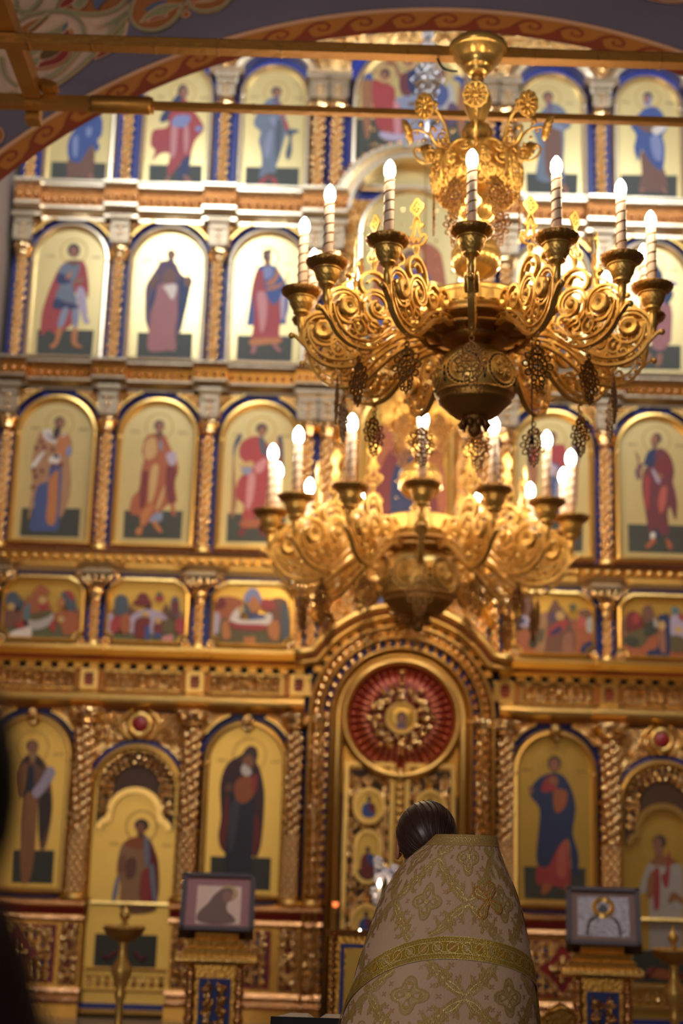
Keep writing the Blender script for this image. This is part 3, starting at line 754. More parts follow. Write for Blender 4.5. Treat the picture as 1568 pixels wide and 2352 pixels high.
WALLPAINT = [
 ('cream',0,[-2200,6345,-1271,6377,-1293,6176,-1296,5949,-1438,5837,-1535,5726,-1732,5565,-1971,5519,-2126,5504]),
 ('orange',0,[-1702,6088,-1672,6163,-1654,6283,-1301,6296,-1293,6176,-1351,6115,-1454,6072,-1578,6077]),
 ('orange',0,[-1927,5937,-1879,5993,-1821,6029,-1743,6057,-1774,6001,-1832,5945]),
 ('orange',0,[-1791,5713,-1769,5757,-1697,5789,-1653,5839,-1659,5927,-1640,5972,-1604,5980,-1589,5944,-1587,5841,-1609,5782,-1658,5742,-1726,5715]),
 ('red',0,[-1775,5728,-1761,5767,-1693,5797,-1653,5839,-1641,5859,-1655,5927,-1640,5962,-1614,5968,-1605,5850,-1619,5796,-1668,5756,-1728,5737]),
 ('olivebrown',0,[-1772,5796,-1738,5865,-1659,5868,-1661,5829,-1706,5793,-1757,5782]),
 ('sage',0,[-1875,5773,-1833,5848,-1767,5853,-1761,5831,-1795,5813,-1825,5780,-1780,5796,-1769,5767,-1812,5703,-1836,5697,-1836,5726,-1868,5744]),
 ('sage',0,[-1799,5927,-1719,5964,-1677,5990,-1633,6021,-1637,5982,-1673,5934]),
 ('slate',0,[-1658,5966,-1633,6021,-1628,5997,-1644,5962]),
 ('sage',0,[-1470,5980,-1382,6044,-1285,6122,-1298,6047,-1312,5947,-1393,5956,-1362,6006]),
 ('orange',0,[-1271,6038,-1249,6178,-1238,6288,-991,6296,-967,6187,-989,6097,-1063,6006,-1167,5978]),
 ('slate',0,[-1201,6105,-1159,6151,-1090,6175,-1080,6159,-1139,6107]),
 ('sage',0,[-1222,6028,-1174,6096,-1097,6148,-996,6152,-1068,6100,-1082,6073,-1154,6062]),
 ('red',0,[-1179,6032,-1150,6064,-1083,6079,-1071,6070,-1136,6048]),
 ('orange',0,[-965,6148,-950,6188,-938,6298,-725,6305,-711,6196,-787,6114,-892,6101]),
 ('sage',0,[-913,6169,-853,6191,-792,6213,-808,6183,-878,6167]),
 ('red',0,[-1016,6106,-982,6132,-931,6167,-924,6147,-989,6109]),
 ('orange',0,[-988,6083,-967,6108,-943,6099,-948,6074,-974,6066]),
 ('red',0,[-1681,6103,-1671,6143,-1621,6185,-1600,6146,-1642,6110]),
 ('slate',0,[-1495,6149,-1461,6180,-1392,6193,-1441,6141,-1469,6099]),
 ('sage',0,[-1608,6126,-1568,6187,-1524,6188,-1529,6138,-1570,6095]),
 ('red',0,[-1456,5785,-1421,5842,-1330,5864,-1368,5834]),
 ('sage',0,[-1989,5528,-1923,5569,-1881,5580,-1945,5510]),
 ('orange',0,[-1989,5318,-1957,5348,-1927,5302,-1949,5254]),
 ('red',0,[1635,6277,1636,6337,1855,6344,1853,6264,1755,6251]),
 ('sage',0,[1711,6274,1730,6330,1855,6334,1853,6274,1773,6262]),
 ('sage',22,[-1947,5961,-1899,6017,-1840,6056,-1771,6073,-1727,6076,-1648,6077,-1594,6055,-1552,6019,-1532,5970,-1526,5912,-1560,5823,-1639,5713,-1721,5652,-1815,5625]),
 ('sage',19,[-1299,6057,-1360,5976,-1400,5916,-1455,5826,-1568,5701,-1650,5626,-1741,5563,-1867,5513]),
 ('sage',22,[-1736,6077,-1649,6085,-1568,6063,-1471,6061,-1384,6084,-1317,6136,-1279,6236]),
 ('sage',19,[-1243,6218,-1281,6117,-1283,6048,-1237,5985,-1166,5968,-1096,5980,-1029,6037,-989,6102,-983,6157]),
 ('sage',17,[-964,6217,-961,6158,-928,6114,-857,6100,-787,6119,-736,6156,-703,6216]),
 ('sage',25,[-2043,6061,-1980,6042,-1939,6075,-1923,6125,-1947,6174]),
 ('sage',24,[-1916,6095,-1898,6064,-1863,6066,-1830,6088,-1802,6129,-1779,6179]),
 ('sage',15,[-1973,6014,-1937,6055,-1922,6085]),
 ('sage',20,[-1980,5779,-1964,5693,-1929,5636,-1882,5599]),
 ('sage',12,[-1702,6088,-1688,6133,-1674,6183]),
 ('sage',12,[-1840,5945,-1783,6001,-1735,6057]),
]

# ================================================================== the setting
def struct(name, mb, mats, label=None, **kw):
    o = part(name, mb, mats, **kw)
    o['kind'] = 'structure'
    if label: o['label'] = label
    return o
struct('floor', MB().box(-9, 10, -9, 15, -.1, 0), 'floor_stone', 'polished stone floor of the nave')
struct('floor', MB().box(-3.1, 4.25, 8.2, 14, 0.001, .26), 'floor_stone', 'raised stone step in front of the gilded screen')
WXL, WXR = AX - 4.55 * K, AX + 4.55 * K
struct('wall_left', MB().box(WXL - .3, WXL, 8.15, 13.3, 0, 10.6), 'wall_plaster', 'plain plaster side wall left of the gilded screen')
struct('wall_right', MB().box(WXR, WXR + .3, 8.15, 13.3, 0, 10.6), 'wall_plaster', 'plain plaster side wall right of the gilded screen')
struct('ceiling', MB().box(WXL - .3, WXR + .3, 8.15, 13.3, 10.6, 10.8), 'wall_plaster', 'plaster ceiling above the gilded screen')
struct('wall_back', MB().box(WXL - .3, WXR + .3, 13.3, 13.5, 0, 10.8), 'wall_plaster', 'plaster wall behind the gilded screen')
struct('wall_nave_left', MB().box(-6.2, -6.0, -9, 7.7, 0, 9.5), 'wall_plaster', 'plaster wall along the left of the nave')
struct('wall_nave_right', MB().box(7.0, 7.2, -9, 7.7, 0, 9.5), 'wall_plaster', 'plaster wall along the right of the nave')
struct('ceiling_nave', MB().box(-6.2, 7.2, -2, 7.7, 9.5, 9.7), 'wall_plaster', 'plaster vault over the nave')

# arch wall: face at y = YA, opening is a round arch
YA = 7.7
ACX, ACZ, ARI, ARO = 0.0725 * YA, CAM_H + 0.1495 * YA, 0.4659 * YA, 0.4835 * YA
def arch_wall():
    mb = MB()
    n = 64
    def ring(y):
        r = ARI + (y - YA) * .72                      # splayed reveal
        return [(ACX + r * math.cos(PI - PI * i / n), y, ACZ + r * math.sin(PI - PI * i / n)) for i in range(n + 1)]
    xl, xr, zt = -6.0, 7.0, 9.5
    fr, bk = ring(YA), ring(YA + .45)
    fr = [(fr[0][0], YA, 0)] + fr + [(fr[-1][0], YA, 0)]
    bk = [(bk[0][0], YA + .45, 0)] + bk + [(bk[-1][0], YA + .45, 0)]
    k = len(fr)
    def outer(p):
        x, y, z = p
        if z <= ACZ + 1e-6: return (xl if x < ACX else xr, y, z)
        dx, dz = x - ACX, z - ACZ
        t = min(((xl - ACX) / dx) if dx < -1e-6 else 1e9, ((xr - ACX) / dx) if dx > 1e-6 else 1e9, ((zt - ACZ) / dz) if dz > 1e-6 else 1e9)
        return (ACX + dx * t, y, ACZ + dz * t)
    for ringp, flip in ((fr, 0), (bk, 1)):
        out = [outer(p) for p in ringp]
        v = ringp + out
        mb.add(v, [(i, i + 1, k + i + 1, k + i) for i in range(k - 1)], 0)
        for cx, cz, i in ((xl, zt, None), (xr, zt, None)):
            j = next((j for j in range(k - 1) if abs(out[j][2] - zt) > 1e-4 and abs(out[j + 1][2] - zt) < 1e-4), None) if cx == xl else next((j for j in range(k - 1) if abs(out[j][2] - zt) < 1e-4 and abs(out[j + 1][2] - zt) > 1e-4), None)
            if j is not None: mb.add([out[j], out[j + 1], (cx, out[j][1], cz)], [(0, 1, 2)], 0)
    mb.add(fr + bk, [(i, k + i, k + i + 1, i + 1) for i in range(k - 1)], 1)
    return mb
AW = struct('wall_arch', arch_wall(), ['wall_slate', 'band_red'], 'painted wall pierced by the round arch before the gilded screen')
# painted border of running waves along the arch
def arcp(r, a): return (ACX + r * math.cos(a), ACZ + r * math.sin(a))
mb = MB()
n = 96
for (r0, r1, y, m) in ((ARI, ARO, YA - .004, 0), (ARO - .012, ARO + .012, YA - .006, 1), (ARI, ARI + .022, YA - .006, 2)):
    for i in range(n):
        a, b = PI - PI * i / n, PI - PI * (i + 1) / n
        mb.add([(arcp(q, t)[0], y, arcp(q, t)[1]) for q, t in ((r0, a), (r1, a), (r1, b), (r0, b))], [(0, 1, 2, 3)], m)
part('painted_border', mb, ['band_ochre', 'band_edge', 'band_red'], AW)
BW = ARO - ARI
step = .235 / ARI
mbw = MB()
path = [(-.62, .0), (-.45, .02), (-.30, .10), (-.16, .28), (-.02, .52), (.18, .68), (.40, .66), (.52, .50), (.46, .34), (.30, .30), (.22, .40), (.28, .48)]
path = chaikin(path, 2, False)
wl = len(path)
k0 = int(PI / step)
for k in range(k0):
    a0 = PI - (k + .5) * step
    L = []
    for i, (u, v) in enumerate(path):
        wd = .10 * (1.4 - 1.0 * i / wl)
        p0 = path[max(0, i - 1)]; p1 = path[min(wl - 1, i + 1)]
        dx, dz = p1[0] - p0[0], p1[1] - p0[1]; l = math.hypot(dx, dz) or 1
        for sgn in (1, -1):
            uu, vv = u - dz / l * wd * sgn * .5, v + dx / l * wd * sgn * .5
            vv = max(.03, min(.93, vv * 1.05 + .06))
            q = arcp(ARI + vv * BW, a0 - uu * step)
            L.append((q[0], YA - .0075, q[1]))
    mbw.add(L, [(2 * i, 2 * i + 1, 2 * i + 3, 2 * i + 2) for i in range(wl - 1)], 0)
    base = chaikin([(-.75, .0), (-.45, .16), (-.2, .36), (.0, .5), (.02, .30), (.1, .1), (.3, .0)], 1, False)
    mbw.add([(arcp(ARI + (v * .9 + .05) * BW, a0 - u * step)[0], YA - .0072, arcp(ARI + (v * .9 + .05) * BW, a0 - u * step)[1]) for u, v in base], [tuple(range(len(base)))], 0)
part('painted_wave', mbw, 'band_red', AW)
# painted foliage left above the arch
cols = sorted({c for c, w_, p in WALLPAINT})
mbp = MB()
for i, (c, wd, p) in enumerate(WALLPAINT):
    pts = [(p[j] / 1000, p[j + 1] / 1000) for j in range(0, len(p), 2)]
    y = YA - .002 - .0008 * i
    if wd:
        pts = chaikin(pts, 2, False)
        mbp.sweep(pts, [(-wd / 2000, y), (wd / 2000, y)], False, cols.index(c))
        mbp.sweep(pts, [(wd / 2000, y - .0003), (wd / 2000 + .004, y - .0003)], False, len(cols))
    else:
        pts = smooth(pts)
        mbp.flat(pts, y, cols.index(c))
        if c in ('orange', 'red', 'sage'):
            mbp.sweep(pts, [(-.003, y - .0004), (.003, y - .0004)], True, len(cols))
part('painted_foliage', mbp, ['paint_' + c for c in cols] + ['band_edge'], AW)
# chancel windows (behind the arch wall) that the daylight comes from
for i, x in enumerate((-1.75, 2.87)):
    mb = MB()
    for (a, b, c, d) in ((-.55, -.48, -.85, .85), (.48, .55, -.85, .85), (-.55, .55, -.85, -.78), (-.55, .55, .78, .85), (-.02, .02, -.85, .85), (-.5, .5, -.02, .02)):
        mb.box(x + a, x + b, 8.15, 8.2, 8.75 + c, 8.75 + d)
    struct('window_%d' % (i + 1), mb, 'wood_table', 'tall chancel window frame high above the arch')

# ================================================================== iconostasis helpers
def scroll(mb, x0, x1, z0, z1, y, seed=1, size=.07, tr=.011, m=0, mirror=True, beads=True):
    """carved foliage: rows of paired spirals, leaves and beads filling a rectangle"""
    rnd = random.Random(seed)
    wdt, hgt = x1 - x0, z1 - z0
    nx, nz = max(1, round(wdt / (size * 2.0))), max(1, round(hgt / (size * 2.0)))
    sx, sz = wdt / nx, hgt / nz
    for i in range(nx):
        for j in range(nz):
            cx, cz = x0 + (i + .5) * sx, z0 + (j + .5) * sz
            r = min(sx, sz) * .46
            d = 1 if ((i + j) % 2 == 0) else -1
            a = rnd.uniform(-.6, .6) + (0 if i < nx / 2 else PI)
            p = spiral(cx, cz, r, r * .15, a, d * 1.35, 13)
            mb.tube([(q[0], y - .012 * (k / 13), q[1]) for k, q in enumerate(p)], [tr * (.75 + .6 * math.sin(PI * k / 13)) for k in range(14)], 5, m)
            mb.ball((cx, y - .015, cz), tr * 1.5, m, 6, 4)
            if beads:
                for t in range(3):
                    b = a + d * (1.2 + t * 1.7)
                    mb.ball((cx + r * 1.08 * math.cos(b), y - .008, cz + r * 1.08 * math.sin(b)), tr * 1.15, m, 5, 3, tr * 1.9)
    return mb
def extr(mb, x0, x1, prof, m=0):
    """profile [(y, z)] extruded along x"""
    n = len(prof)
    return mb.add([(x0, y, z) for y, z in prof] + [(x1, y, z) for y, z in prof], [tuple(range(n)), tuple(range(2 * n - 1, n - 1, -1))] + [(i, n + i, n + (i + 1) % n, (i + 1) % n) for i in range(n)], m)
_CM = {}
def shaft_mesh(r, h, lat=0.0):
    key = (r, h, lat)
    if key in _CM: return _CM[key]
    mb = MB()
    mb.lathe([(r * .58, 0), (r * .58, h)], 12, (0, 0, 0), 1)
    zl = lat if lat else 0
    # spiral of leaves and berries
    nst = 3
    stp = .046
    for s_ in range(nst):
        z = zl + .02; k = 0
        while z < h - .02:
            a = 2 * PI * (s_ / nst + (z - zl) / .30)
            big = k % 3 == 0
            rr = r * (.44 if big else .34)
            mb.ball((r * .66 * math.cos(a), r * .66 * math.sin(a), z), rr, 0, 8, 5, rr * (1.0 if big else 1.2))
            a2 = a + .55
            mb.ball((r * .70 * math.cos(a2), r * .70 * math.sin(a2), z + .02), r * .22, 0, 6, 4)
            z += stp; k += 1
    if lat:                                                  # diamond lattice of beads below
        nz = int(lat / .10)
        for j in range(nz * 2):
            for i in range(7):
                a = 2 * PI * (i + .5 * (j % 2)) / 7
                mb.ball((r * .70 * math.cos(a), r * .70 * math.sin(a), (j + .5) * lat / (nz * 2)), r * .33, 0, 8, 5)
        mb.lathe([(r * .9, lat - .01), (r * 1.0, lat), (r * .9, lat + .012)], 14, (0, 0, 0), 0)
    m = mb.map(IXL).mesh('column_shaft', ['gold_leafy', 'copper_deep' if not lat else 'copper_deep'])
    _CM[key] = m
    return m
def base_mesh(r):
    key = ('b', r)
    if key not in _CM:
        _CM[key] = MB().lathe([(0, 0), (r * 1.35, 0), (r * 1.4, .02), (r * 1.2, .035), (r * 1.25, .05), (r * .95, .065), (0, .065)], 16).map(IXL).mesh('column_base', 'gold')
    return _CM[key]
def capital_mesh(r, block, flare=False):
    key = ('c', r, block, flare)
    if key in _CM: return _CM[key]
    mb = MB()
    lm = lambda a, z, j: 1 + .13 * math.cos(8 * a) * (1 if 1 < j < 6 else 0)
    mb.lathe([(0, 0), (r * 1.05, 0), (r * 1.15, .015), (r * .95, .03), (r * 1.1, .06), (r * 1.5, .12), (r * 1.35, .14), (r * 1.25, .16)], 24, (0, 0, 0), 0, lm)
    for i in range(8):
        a = 2 * PI * i / 8
        mb.ball((r * 1.45 * math.cos(a), r * 1.45 * math.sin(a), .125), r * .24, 0, 6, 4)
    if block:
        w_ = r * 1.32
        mb.box(-w_, w_, -w_, w_, .16, .16 + block, 1)
        for s_ in (-1, 1):                                   # raised rim and carved heart of the block
            mb.box(s_ * w_ * .98 - .012, s_ * w_ * .98 + .012, -w_ - .02, -w_, .17, .15 + block, 1)
        mb.box(-w_, w_, -w_ - .02, -w_, .165, .19, 1)
        mb.box(-w_, w_, -w_ - .02, -w_, .13 + block, .155 + block, 1)
        for t in range(3):
            mb.ball((0, -w_ - .01, .205 + (block - .09) * t / 2), r * .32, 0, 7, 4)
            for s_ in (-1, 1): mb.ball((s_ * w_ * .5, -w_ - .008, .205 + (block - .09) * t / 2), r * .18, 0, 6, 4)
        z = .16 + block
        extr(mb, -w_ * 1.12, w_ * 1.12, [(w_, z), (-w_ * 1.12, z), (-w_ * 1.12, z + .02), (-w_ * 1.45, z + .07), (-w_ * 1.45, z + .1), (w_, z + .1)], 1)
        extr(mb, -w_ * 1.4, w_ * 1.4, [(w_, z + .05), (-w_ * 1.42, z + .05), (-w_ * 1.45, z + .1), (w_, z + .1)], 1)
    if flare:
        for t in range(5):
            x = (t - 2) * r * 1.1
            mb.tube([(x * .35, -r, .12), (x * .8, -r * 1.4, .2), (x * 1.35, -r * 2.0, .27)], [r * .3, r * .34, r * .18], 6, 0)
        extr(mb, -r * 2.6, r * 2.6, [(r, .25), (-r * 1.6, .25), (-r * 2.2, .3), (-r * 2.2, .33), (r, .33)], 1)
    _CM[key] = mb.map(IXL).mesh('column_capital', ['gold_leafy', 'silver_gilt'])
    return _CM[key]
def column(tier, x, y, z0, z1, r, block=.2, lat=0, flare=False, name='column'):
    caph = .16 + (block + .1 if block else 0) + (.17 if flare else 0)
    h = round(z1 - z0 - .065 - caph, 3)
    L = wloc(tier)
    p = Vector(IX(x, y, z0)) - L
    o = link(name, shaft_mesh(r, h, lat), tier, p + Vector((0, 0, .065 * K)))
    link('base', base_mesh(r), o, (0, 0, -.065 * K))
    link('capital', capital_mesh(r, block, flare), o, (0, 0, h * K))
    return o
BEAD = MB().ball((0, 0, 0), .036, 0, 8, 5).map(IXL).mesh('bead', 'gold')
BEADC = MB().ball((0, 0, 0), .034, 0, 7, 4).map(IXL).mesh('bead', 'gold_copper')
DENT = MB().box(-.045, .045, -.05, .05, 0, .06).map(IXL).mesh('dentil', 'gold_deep')
COLX = [-4.37, -3.28, -2.17, -.98, .98, 2.17, 3.28, 4.37]
def spans(half, pier=.26, lo=-4.48, hi=4.48, gap=None):
    """bay and break segments along the screen: (x0, x1, is_break)"""
    S_ = []; x = lo
    for c in COLX:
        hw = pier if abs(c) < 1 else half
        a, b = max(lo, c - hw), min(hi, c + hw)
        if a > x: S_.append((x, a, False))
        S_.append((a, b, True)); x = b
    if x < hi: S_.append((x, hi, False))
    if gap:
        S2 = []
        for a, b, k in S_:
            if b <= -gap or a >= gap: S2.append((a, b, k))
            else:
                if a < -gap: S2.append((a, -gap, k))
                if b > gap: S2.append((gap, b, k))
        S_ = S2
    return S_
def cornice(tier, z, h, bead, gap=None, brk=.12, mats=('gold_pale', 'copper_deep', 'gold_pale'), step=.085):
  for side in ((-1, 1) if gap else (0,)):
    mb = MB()
    SP = [s_ for s_ in spans(.19, gap=gap) if not side or (s_[0] + s_[1]) * side > 0]
    for a, b, k in SP:
        e = -brk if k else 0
        q = h / .37
        extr(mb, a, b, [(0, z), (-.06 + e, z), (-.06 + e, z + .03 * q), (-.16 + e, z + .10 * q), (-.16 + e, z + .13 * q), (0, z + .13 * q)], 0)
        extr(mb, a, b, [(0, z + .13 * q), (-.12 + e, z + .13 * q), (-.15 + e, z + .29 * q), (0, z + .29 * q)], 1)
        extr(mb, a, b, [(0, z + .29 * q), (-.15 + e, z + .29 * q), (-.24 + e, z + .34 * q), (-.24 + e, z + .37 * q), (0, z + .37 * q)], 2)
    o = part('cornice', mb, list(mats), tier, ix=True)
    L = wloc(o)
    for a, b, k in SP:
        nb = max(1, int((b - a) / step))
        for i in range(nb):
            p = Vector(IX(a + (i + .5) * (b - a) / nb, -.145 - (brk if k else 0), z + .21 * h / .37)) - L
            link('bead', bead, o, p)
def spandrels(tier, xc, w_, ztop, zs, r, y=-.03):
    """carved corner pieces above an arched icon"""
    for s_ in (-1, 1):
        mb = MB()
        arc = [(xc + s_ * (r + .075) * math.cos(t), zs + (r + .075) * math.sin(t)) for t in [math.radians(34 + 5 * i) for i in range(8)]]
        pts = arc + [(arc[-1][0], ztop)] + [(xc + s_ * (w_ / 2), ztop), (xc + s_ * (w_ / 2), arc[0][1])]
        mb.prism(pts, y - .05, y)
        mb.sweep(arc, [(0, y - .05), (.0, y - .075), (.018, y - .075), (.018, y - .05)], False, 1)
        cx, cz = xc + s_ * (w_ / 2 - .09), ztop - .08
        p = spiral(cx, cz, .07, .012, PI * (.5 if s_ > 0 else .5), s_ * 1.3, 12)
        mb.tube([(q[0], y - .06, q[1]) for q in p], .012, 5, 0)
        mb.tube([(cx + s_ * .04, y - .06, cz), (cx + s_ * .055, y - .065, cz - .12), (cx + s_ * .06, y - .06, cz - .22)], [.016, .02, .006], 5, 0)
        mb.ball((cx, y - .065, cz), .02, 0, 6, 4)
        part('spandrel', mb, ['gold_carved', 'gold'], tier, ix=True)
def outline_arch(xc, w_, z0, z1, n=20):
    r = w_ / 2; zs = z1 - r
    return [(xc - r, z0), (xc + r, z0)] + [(xc + r * math.cos(PI * i / n), zs + r * math.sin(PI * i / n)) for i in range(n + 1)]
def outline_notch(xc, w_, z0, z1, c=.13):
    a, b = xc - w_ / 2, xc + w_ / 2
    o = [(a, z0 + c * .6)] + [(a + c * .6 * math.sin(t), z0 + c * .6 * math.cos(t)) for t in (.5, 1.0)] + [(a + c * .6, z0)]
    o += [(b - c * .6, z0)] + [(b - c * .6 * math.cos(t), z0 + c * .6 * math.sin(t)) for t in (.5, 1.0)] + [(b, z0 + c * .6)]
    o += [(b, z1 - c)] + [(b - c * .35, z1 - c * .45), (b - c * .8, z1 - c * .15), (b - c * 1.1, z1)]
    o += [(a + c * 1.1, z1), (a + c * .8, z1 - c * .15), (a + c * .35, z1 - c * .45), (a, z1 - c)]
    return o
FRAME = [(.0, -.02), (.0, -.105), (-.015, -.125), (-.04, -.12), (-.055, -.085), (-.065, -.075), (-.065, -.02)]
def paint(mb, shapes, y, cols, dx=0, dz=0, y_step=.0007):
    for i, (c, sharp, p) in enumerate(shapes):
        pts = [(p[j] / 1000 + dx, p[j + 1] / 1000 + dz) for j in range(0, len(p), 2)]
        if not sharp: pts = smooth(pts)
        mb.flat(pts, y - y_step * i, cols.index(c))
def icon(key, label, xc, w_, z0, z1, cat='icon', shape='arch', ground='gold_ground', frame='gold_pale', halo=None, group='icons of the gilded screen', ybase=0.0, shapes=None, fw=1.0, border=True, ins=True, name='icon'):
    sh_ = .058 * fw
    w_ -= 2 * sh_; z0 += sh_; z1 -= sh_
    root = thing(name, label, cat, IX(xc, ybase - .02, z0), group)
    ol = outline_arch(xc, w_, z0, z1) if shape == 'arch' else outline_notch(xc, w_, z0, z1)
    part('panel', MB().prism(ol, ybase - .05, ybase - .01), ground, root, ix=True)
    mb = MB(); mb.sweep(ol, [(a * fw, b + ybase) for a, b in FRAME], True, 0, False)
    if shape == 'arch':
        zs = z1 - w_ / 2
        for s_ in (-1, 1): mb.ball((xc + s_ * (w_ / 2 + .02), ybase - .10, zs - .02), .032, 0, 8, 5)
    part('frame', mb, frame, root, ix=True)
    sh = shapes if shapes is not None else PAINT[key]
    cols_ = sorted({c for c, a, b in sh})
    mb = MB(); paint(mb, sh, ybase - .0515, cols_)
    part('painted_figure' if shape == 'arch' else 'painted_scene', mb, ['paint_' + c for c in cols_], root, ix=True)
    if halo:
        hx, hz, hr = halo
        mb = MB(); mb.sweep(circ(hx, hz, hr, n=28), [(-.007, ybase - .0511), (.007, ybase - .0511)], True)
        part('halo', mb, 'paint_halo', root, ix=True)
        if ins:
            rnd = random.Random(int(abs(xc * 97 + z0 * 31)))
            for s_ in (-1, 1):
                mb = MB()
                bx = hx + s_ * (hr + .11)
                for k in range(4):
                    x_ = bx - .045 + k * .026
                    mb.box(x_, x_ + .007, ybase - .0514, ybase - .0508, hz - .075, hz - .045 + rnd.uniform(-.004, .004))
                    mb.box(x_, x_ + .018, ybase - .0514, ybase - .0508, hz - .062 + rnd.uniform(-.012, .01), hz - .056)
                part('inscription', mb, 'paint_ink', root, ix=True)
    return root
def head_of(key):
    """halo centre from the painted head"""
    for c, s_, p in PAINT[key]:
        if c == 'hair':
            xs, zs = p[0::2], p[1::2]
            return ((max(xs) + min(xs)) / 2000, (max(zs) + min(zs)) / 2000 - .015)

# ================================================================== tiers of the screen
def tier_root(label, z): return thing('iconostasis_tier', label, 'icon screen', IX(0, 0, z), 'tiers of the gilded icon screen')
T5 = tier_root('lowest tier of the gilded icon screen, with doors and plinth', 0.05)
T4 = tier_root('tier of the gilded screen holding the small wide scene icons', 3.72)
T3 = tier_root('third tier up of the gilded screen, saints on warm gold panels', 4.78)
T2 = tier_root('fourth tier up of the gilded screen, below the topmost saints', 6.88)
T1 = tier_root('topmost tier of the gilded screen, its icons under rounded white arches', 8.99)
for t, z0, z1 in ((T5, .02, 3.72), (T4, 3.72, 4.78), (T3, 4.78, 6.88), (T2, 6.88, 8.99), (T1, 8.99, 11.6)):
    part('backing_panel', MB().box(-4.49, 4.49, .0, .12, z0, z1), 'blue_lapis', t, ix=True)

# ---- tiers 1 to 3: columns, cornices, spandrels
for x in COLX:
    for xx in ((x,) if abs(x) > 1 else (x - .105, x + .105)):
        pr = .072 if abs(x) > 1 else .085
        column(T1, xx, -.09, 8.99, 10.46, pr, .2)
        column(T2, xx, -.09, 6.88, 8.64, pr, .24)
        column(T3, xx, -.09, 4.78, 6.62, pr, .24)
cornice(T2, 8.62, .37, BEADC, gap=.72)
cornice(T3, 6.60, .28, BEADC, gap=None, mats=('silver_gilt', 'gold_deep', 'silver_gilt'))
mb = MB()
for a, b, k in spans(.12):
    extr(mb, a, b, [(0, 4.55), (-.05, 4.55), (-.07, 4.59), (-.16, 4.65), (0, 4.65)], 0)
    extr(mb, a, b, [(0, 4.65), (-.13, 4.65), (-.14, 4.73), (0, 4.73)], 1)
    extr(mb, a, b, [(0, 4.73), (-.17, 4.73), (-.19, 4.78), (0, 4.78)], 2)
c34 = part('cornice', mb, ['gold_pale', 'gold_deep', 'gold_copper'], T4, ix=True)
for i in range(80):
    link('bead', BEAD, c34, Vector(IX(-4.4 + i * .1114, -.15, 4.69)) - wloc(c34))
BC = [-3.83, -2.72, -1.6, 1.6, 2.72, 3.83]
for x in BC:
    spandrels(T2, x, .98, 8.6, 8.575 - .44, .44)
    spandrels(T3, x, .98, 6.58, 6.53 - .45, .45)
    # rounded white arches and blue recess of the top tier
    mb = MB()
    mb.sweep(circ(x, 10.32, .545, n=26, a0=math.radians(2), a1=math.radians(178), inc=True), [(-.03, 0), (-.03, -.16), (.02, -.2), (.06, -.17), (.075, -.2), (.10, -.2), (.10, 0)], False, 0)
    part('arch_molding', mb, 'gold_pale', T1, ix=True)
for a, b, k in spans(.2):
    if k:
        mb = MB(); extr(mb, a, b, [(0, 10.46), (-.2, 10.46), (-.24, 10.52), (0, 10.52)], 0); scroll(mb, a + .02, b - .02, 10.50, 11.2, -.05, 3, .09, .02, 1); mb.box(a + .02, b - .02, -.045, 0, 10.5, 11.25, 1)
        part('crest_carving', mb, ['gold_pale', 'gold_carved'], T1, ix=True)

mb = MB(); mb.box(-4.49, 4.49, -.03, 0, 10.98, 11.6); scroll(mb, -4.4, 4.4, 11.0, 11.5, -.04, 8, .1, .02); part('top_frieze', mb, 'gold_carved', T1, ix=True)
# ---- icons of tiers 1 to 3
for key, lab, x in (('blue_robe_left', 'arched icon of a blue-cloaked saint half hidden by the painted arch', -3.83), ('red_cloak', 'arched icon of a saint in a flying red cloak, topmost row', -2.72),
        ('grey_green', 'arched icon of a saint in grey-green robe with red sleeve, topmost row', -1.6), ('grey_monk', 'arched icon of a grey-brown robed saint right of the three-angel icon', 1.6), ('blue_woman', 'arched icon of a saint in bright blue over brown, top row right edge', 2.72)):
    h = head_of(key)
    icon(key, lab, x, .83, 9.05, 10.65, halo=(h[0], h[1], .145))
for key, lab, x in (('warrior', 'arched icon of a bare-legged young warrior in a red cape', -3.83), ('crozier_bishop', 'arched icon of a dark-cloaked bishop holding a curved crozier', -2.72),
        ('king_harp', 'arched icon of a crowned saint in red and blue holding a small harp', -1.6), ('grey_prophet', 'arched icon of a rose-robed saint behind the chandelier cups at the right edge', 2.72)):
    h = head_of(key)
    icon(key, lab, x, .90, 6.93, 8.575, halo=(h[0], h[1], .15))
icon('grey_monk', 'pale arched icon glimpsed behind the right arms of the near chandelier', 1.6, .90, 6.93, 8.575, shapes=[(c, s_, [v if i % 2 == 0 else v - 2090 for i, v in enumerate(p)]) for c, s_, p in PAINT['grey_monk']])
for key, lab, x in (('bishop_omophorion', 'arched icon of a bishop in blue robe with a dark-crossed stole', -3.83), ('apostle_orange', 'arched icon of a barefoot apostle in orange-brown cloak', -2.72),
        ('archangel_red', 'arched icon of a winged archangel in red, left of the far chandelier', -1.6), ('archangel_blue', 'arched icon of a winged archangel in blue and red behind the far chandelier candles', 1.6), ('apostle_maroon', 'arched icon of a barefoot apostle in a maroon cloak at the right edge', 2.72)):
    h = head_of(key)
    icon(key, lab, x, .91, 4.83, 6.53, frame='gold', halo=(h[0], h[1], .15))

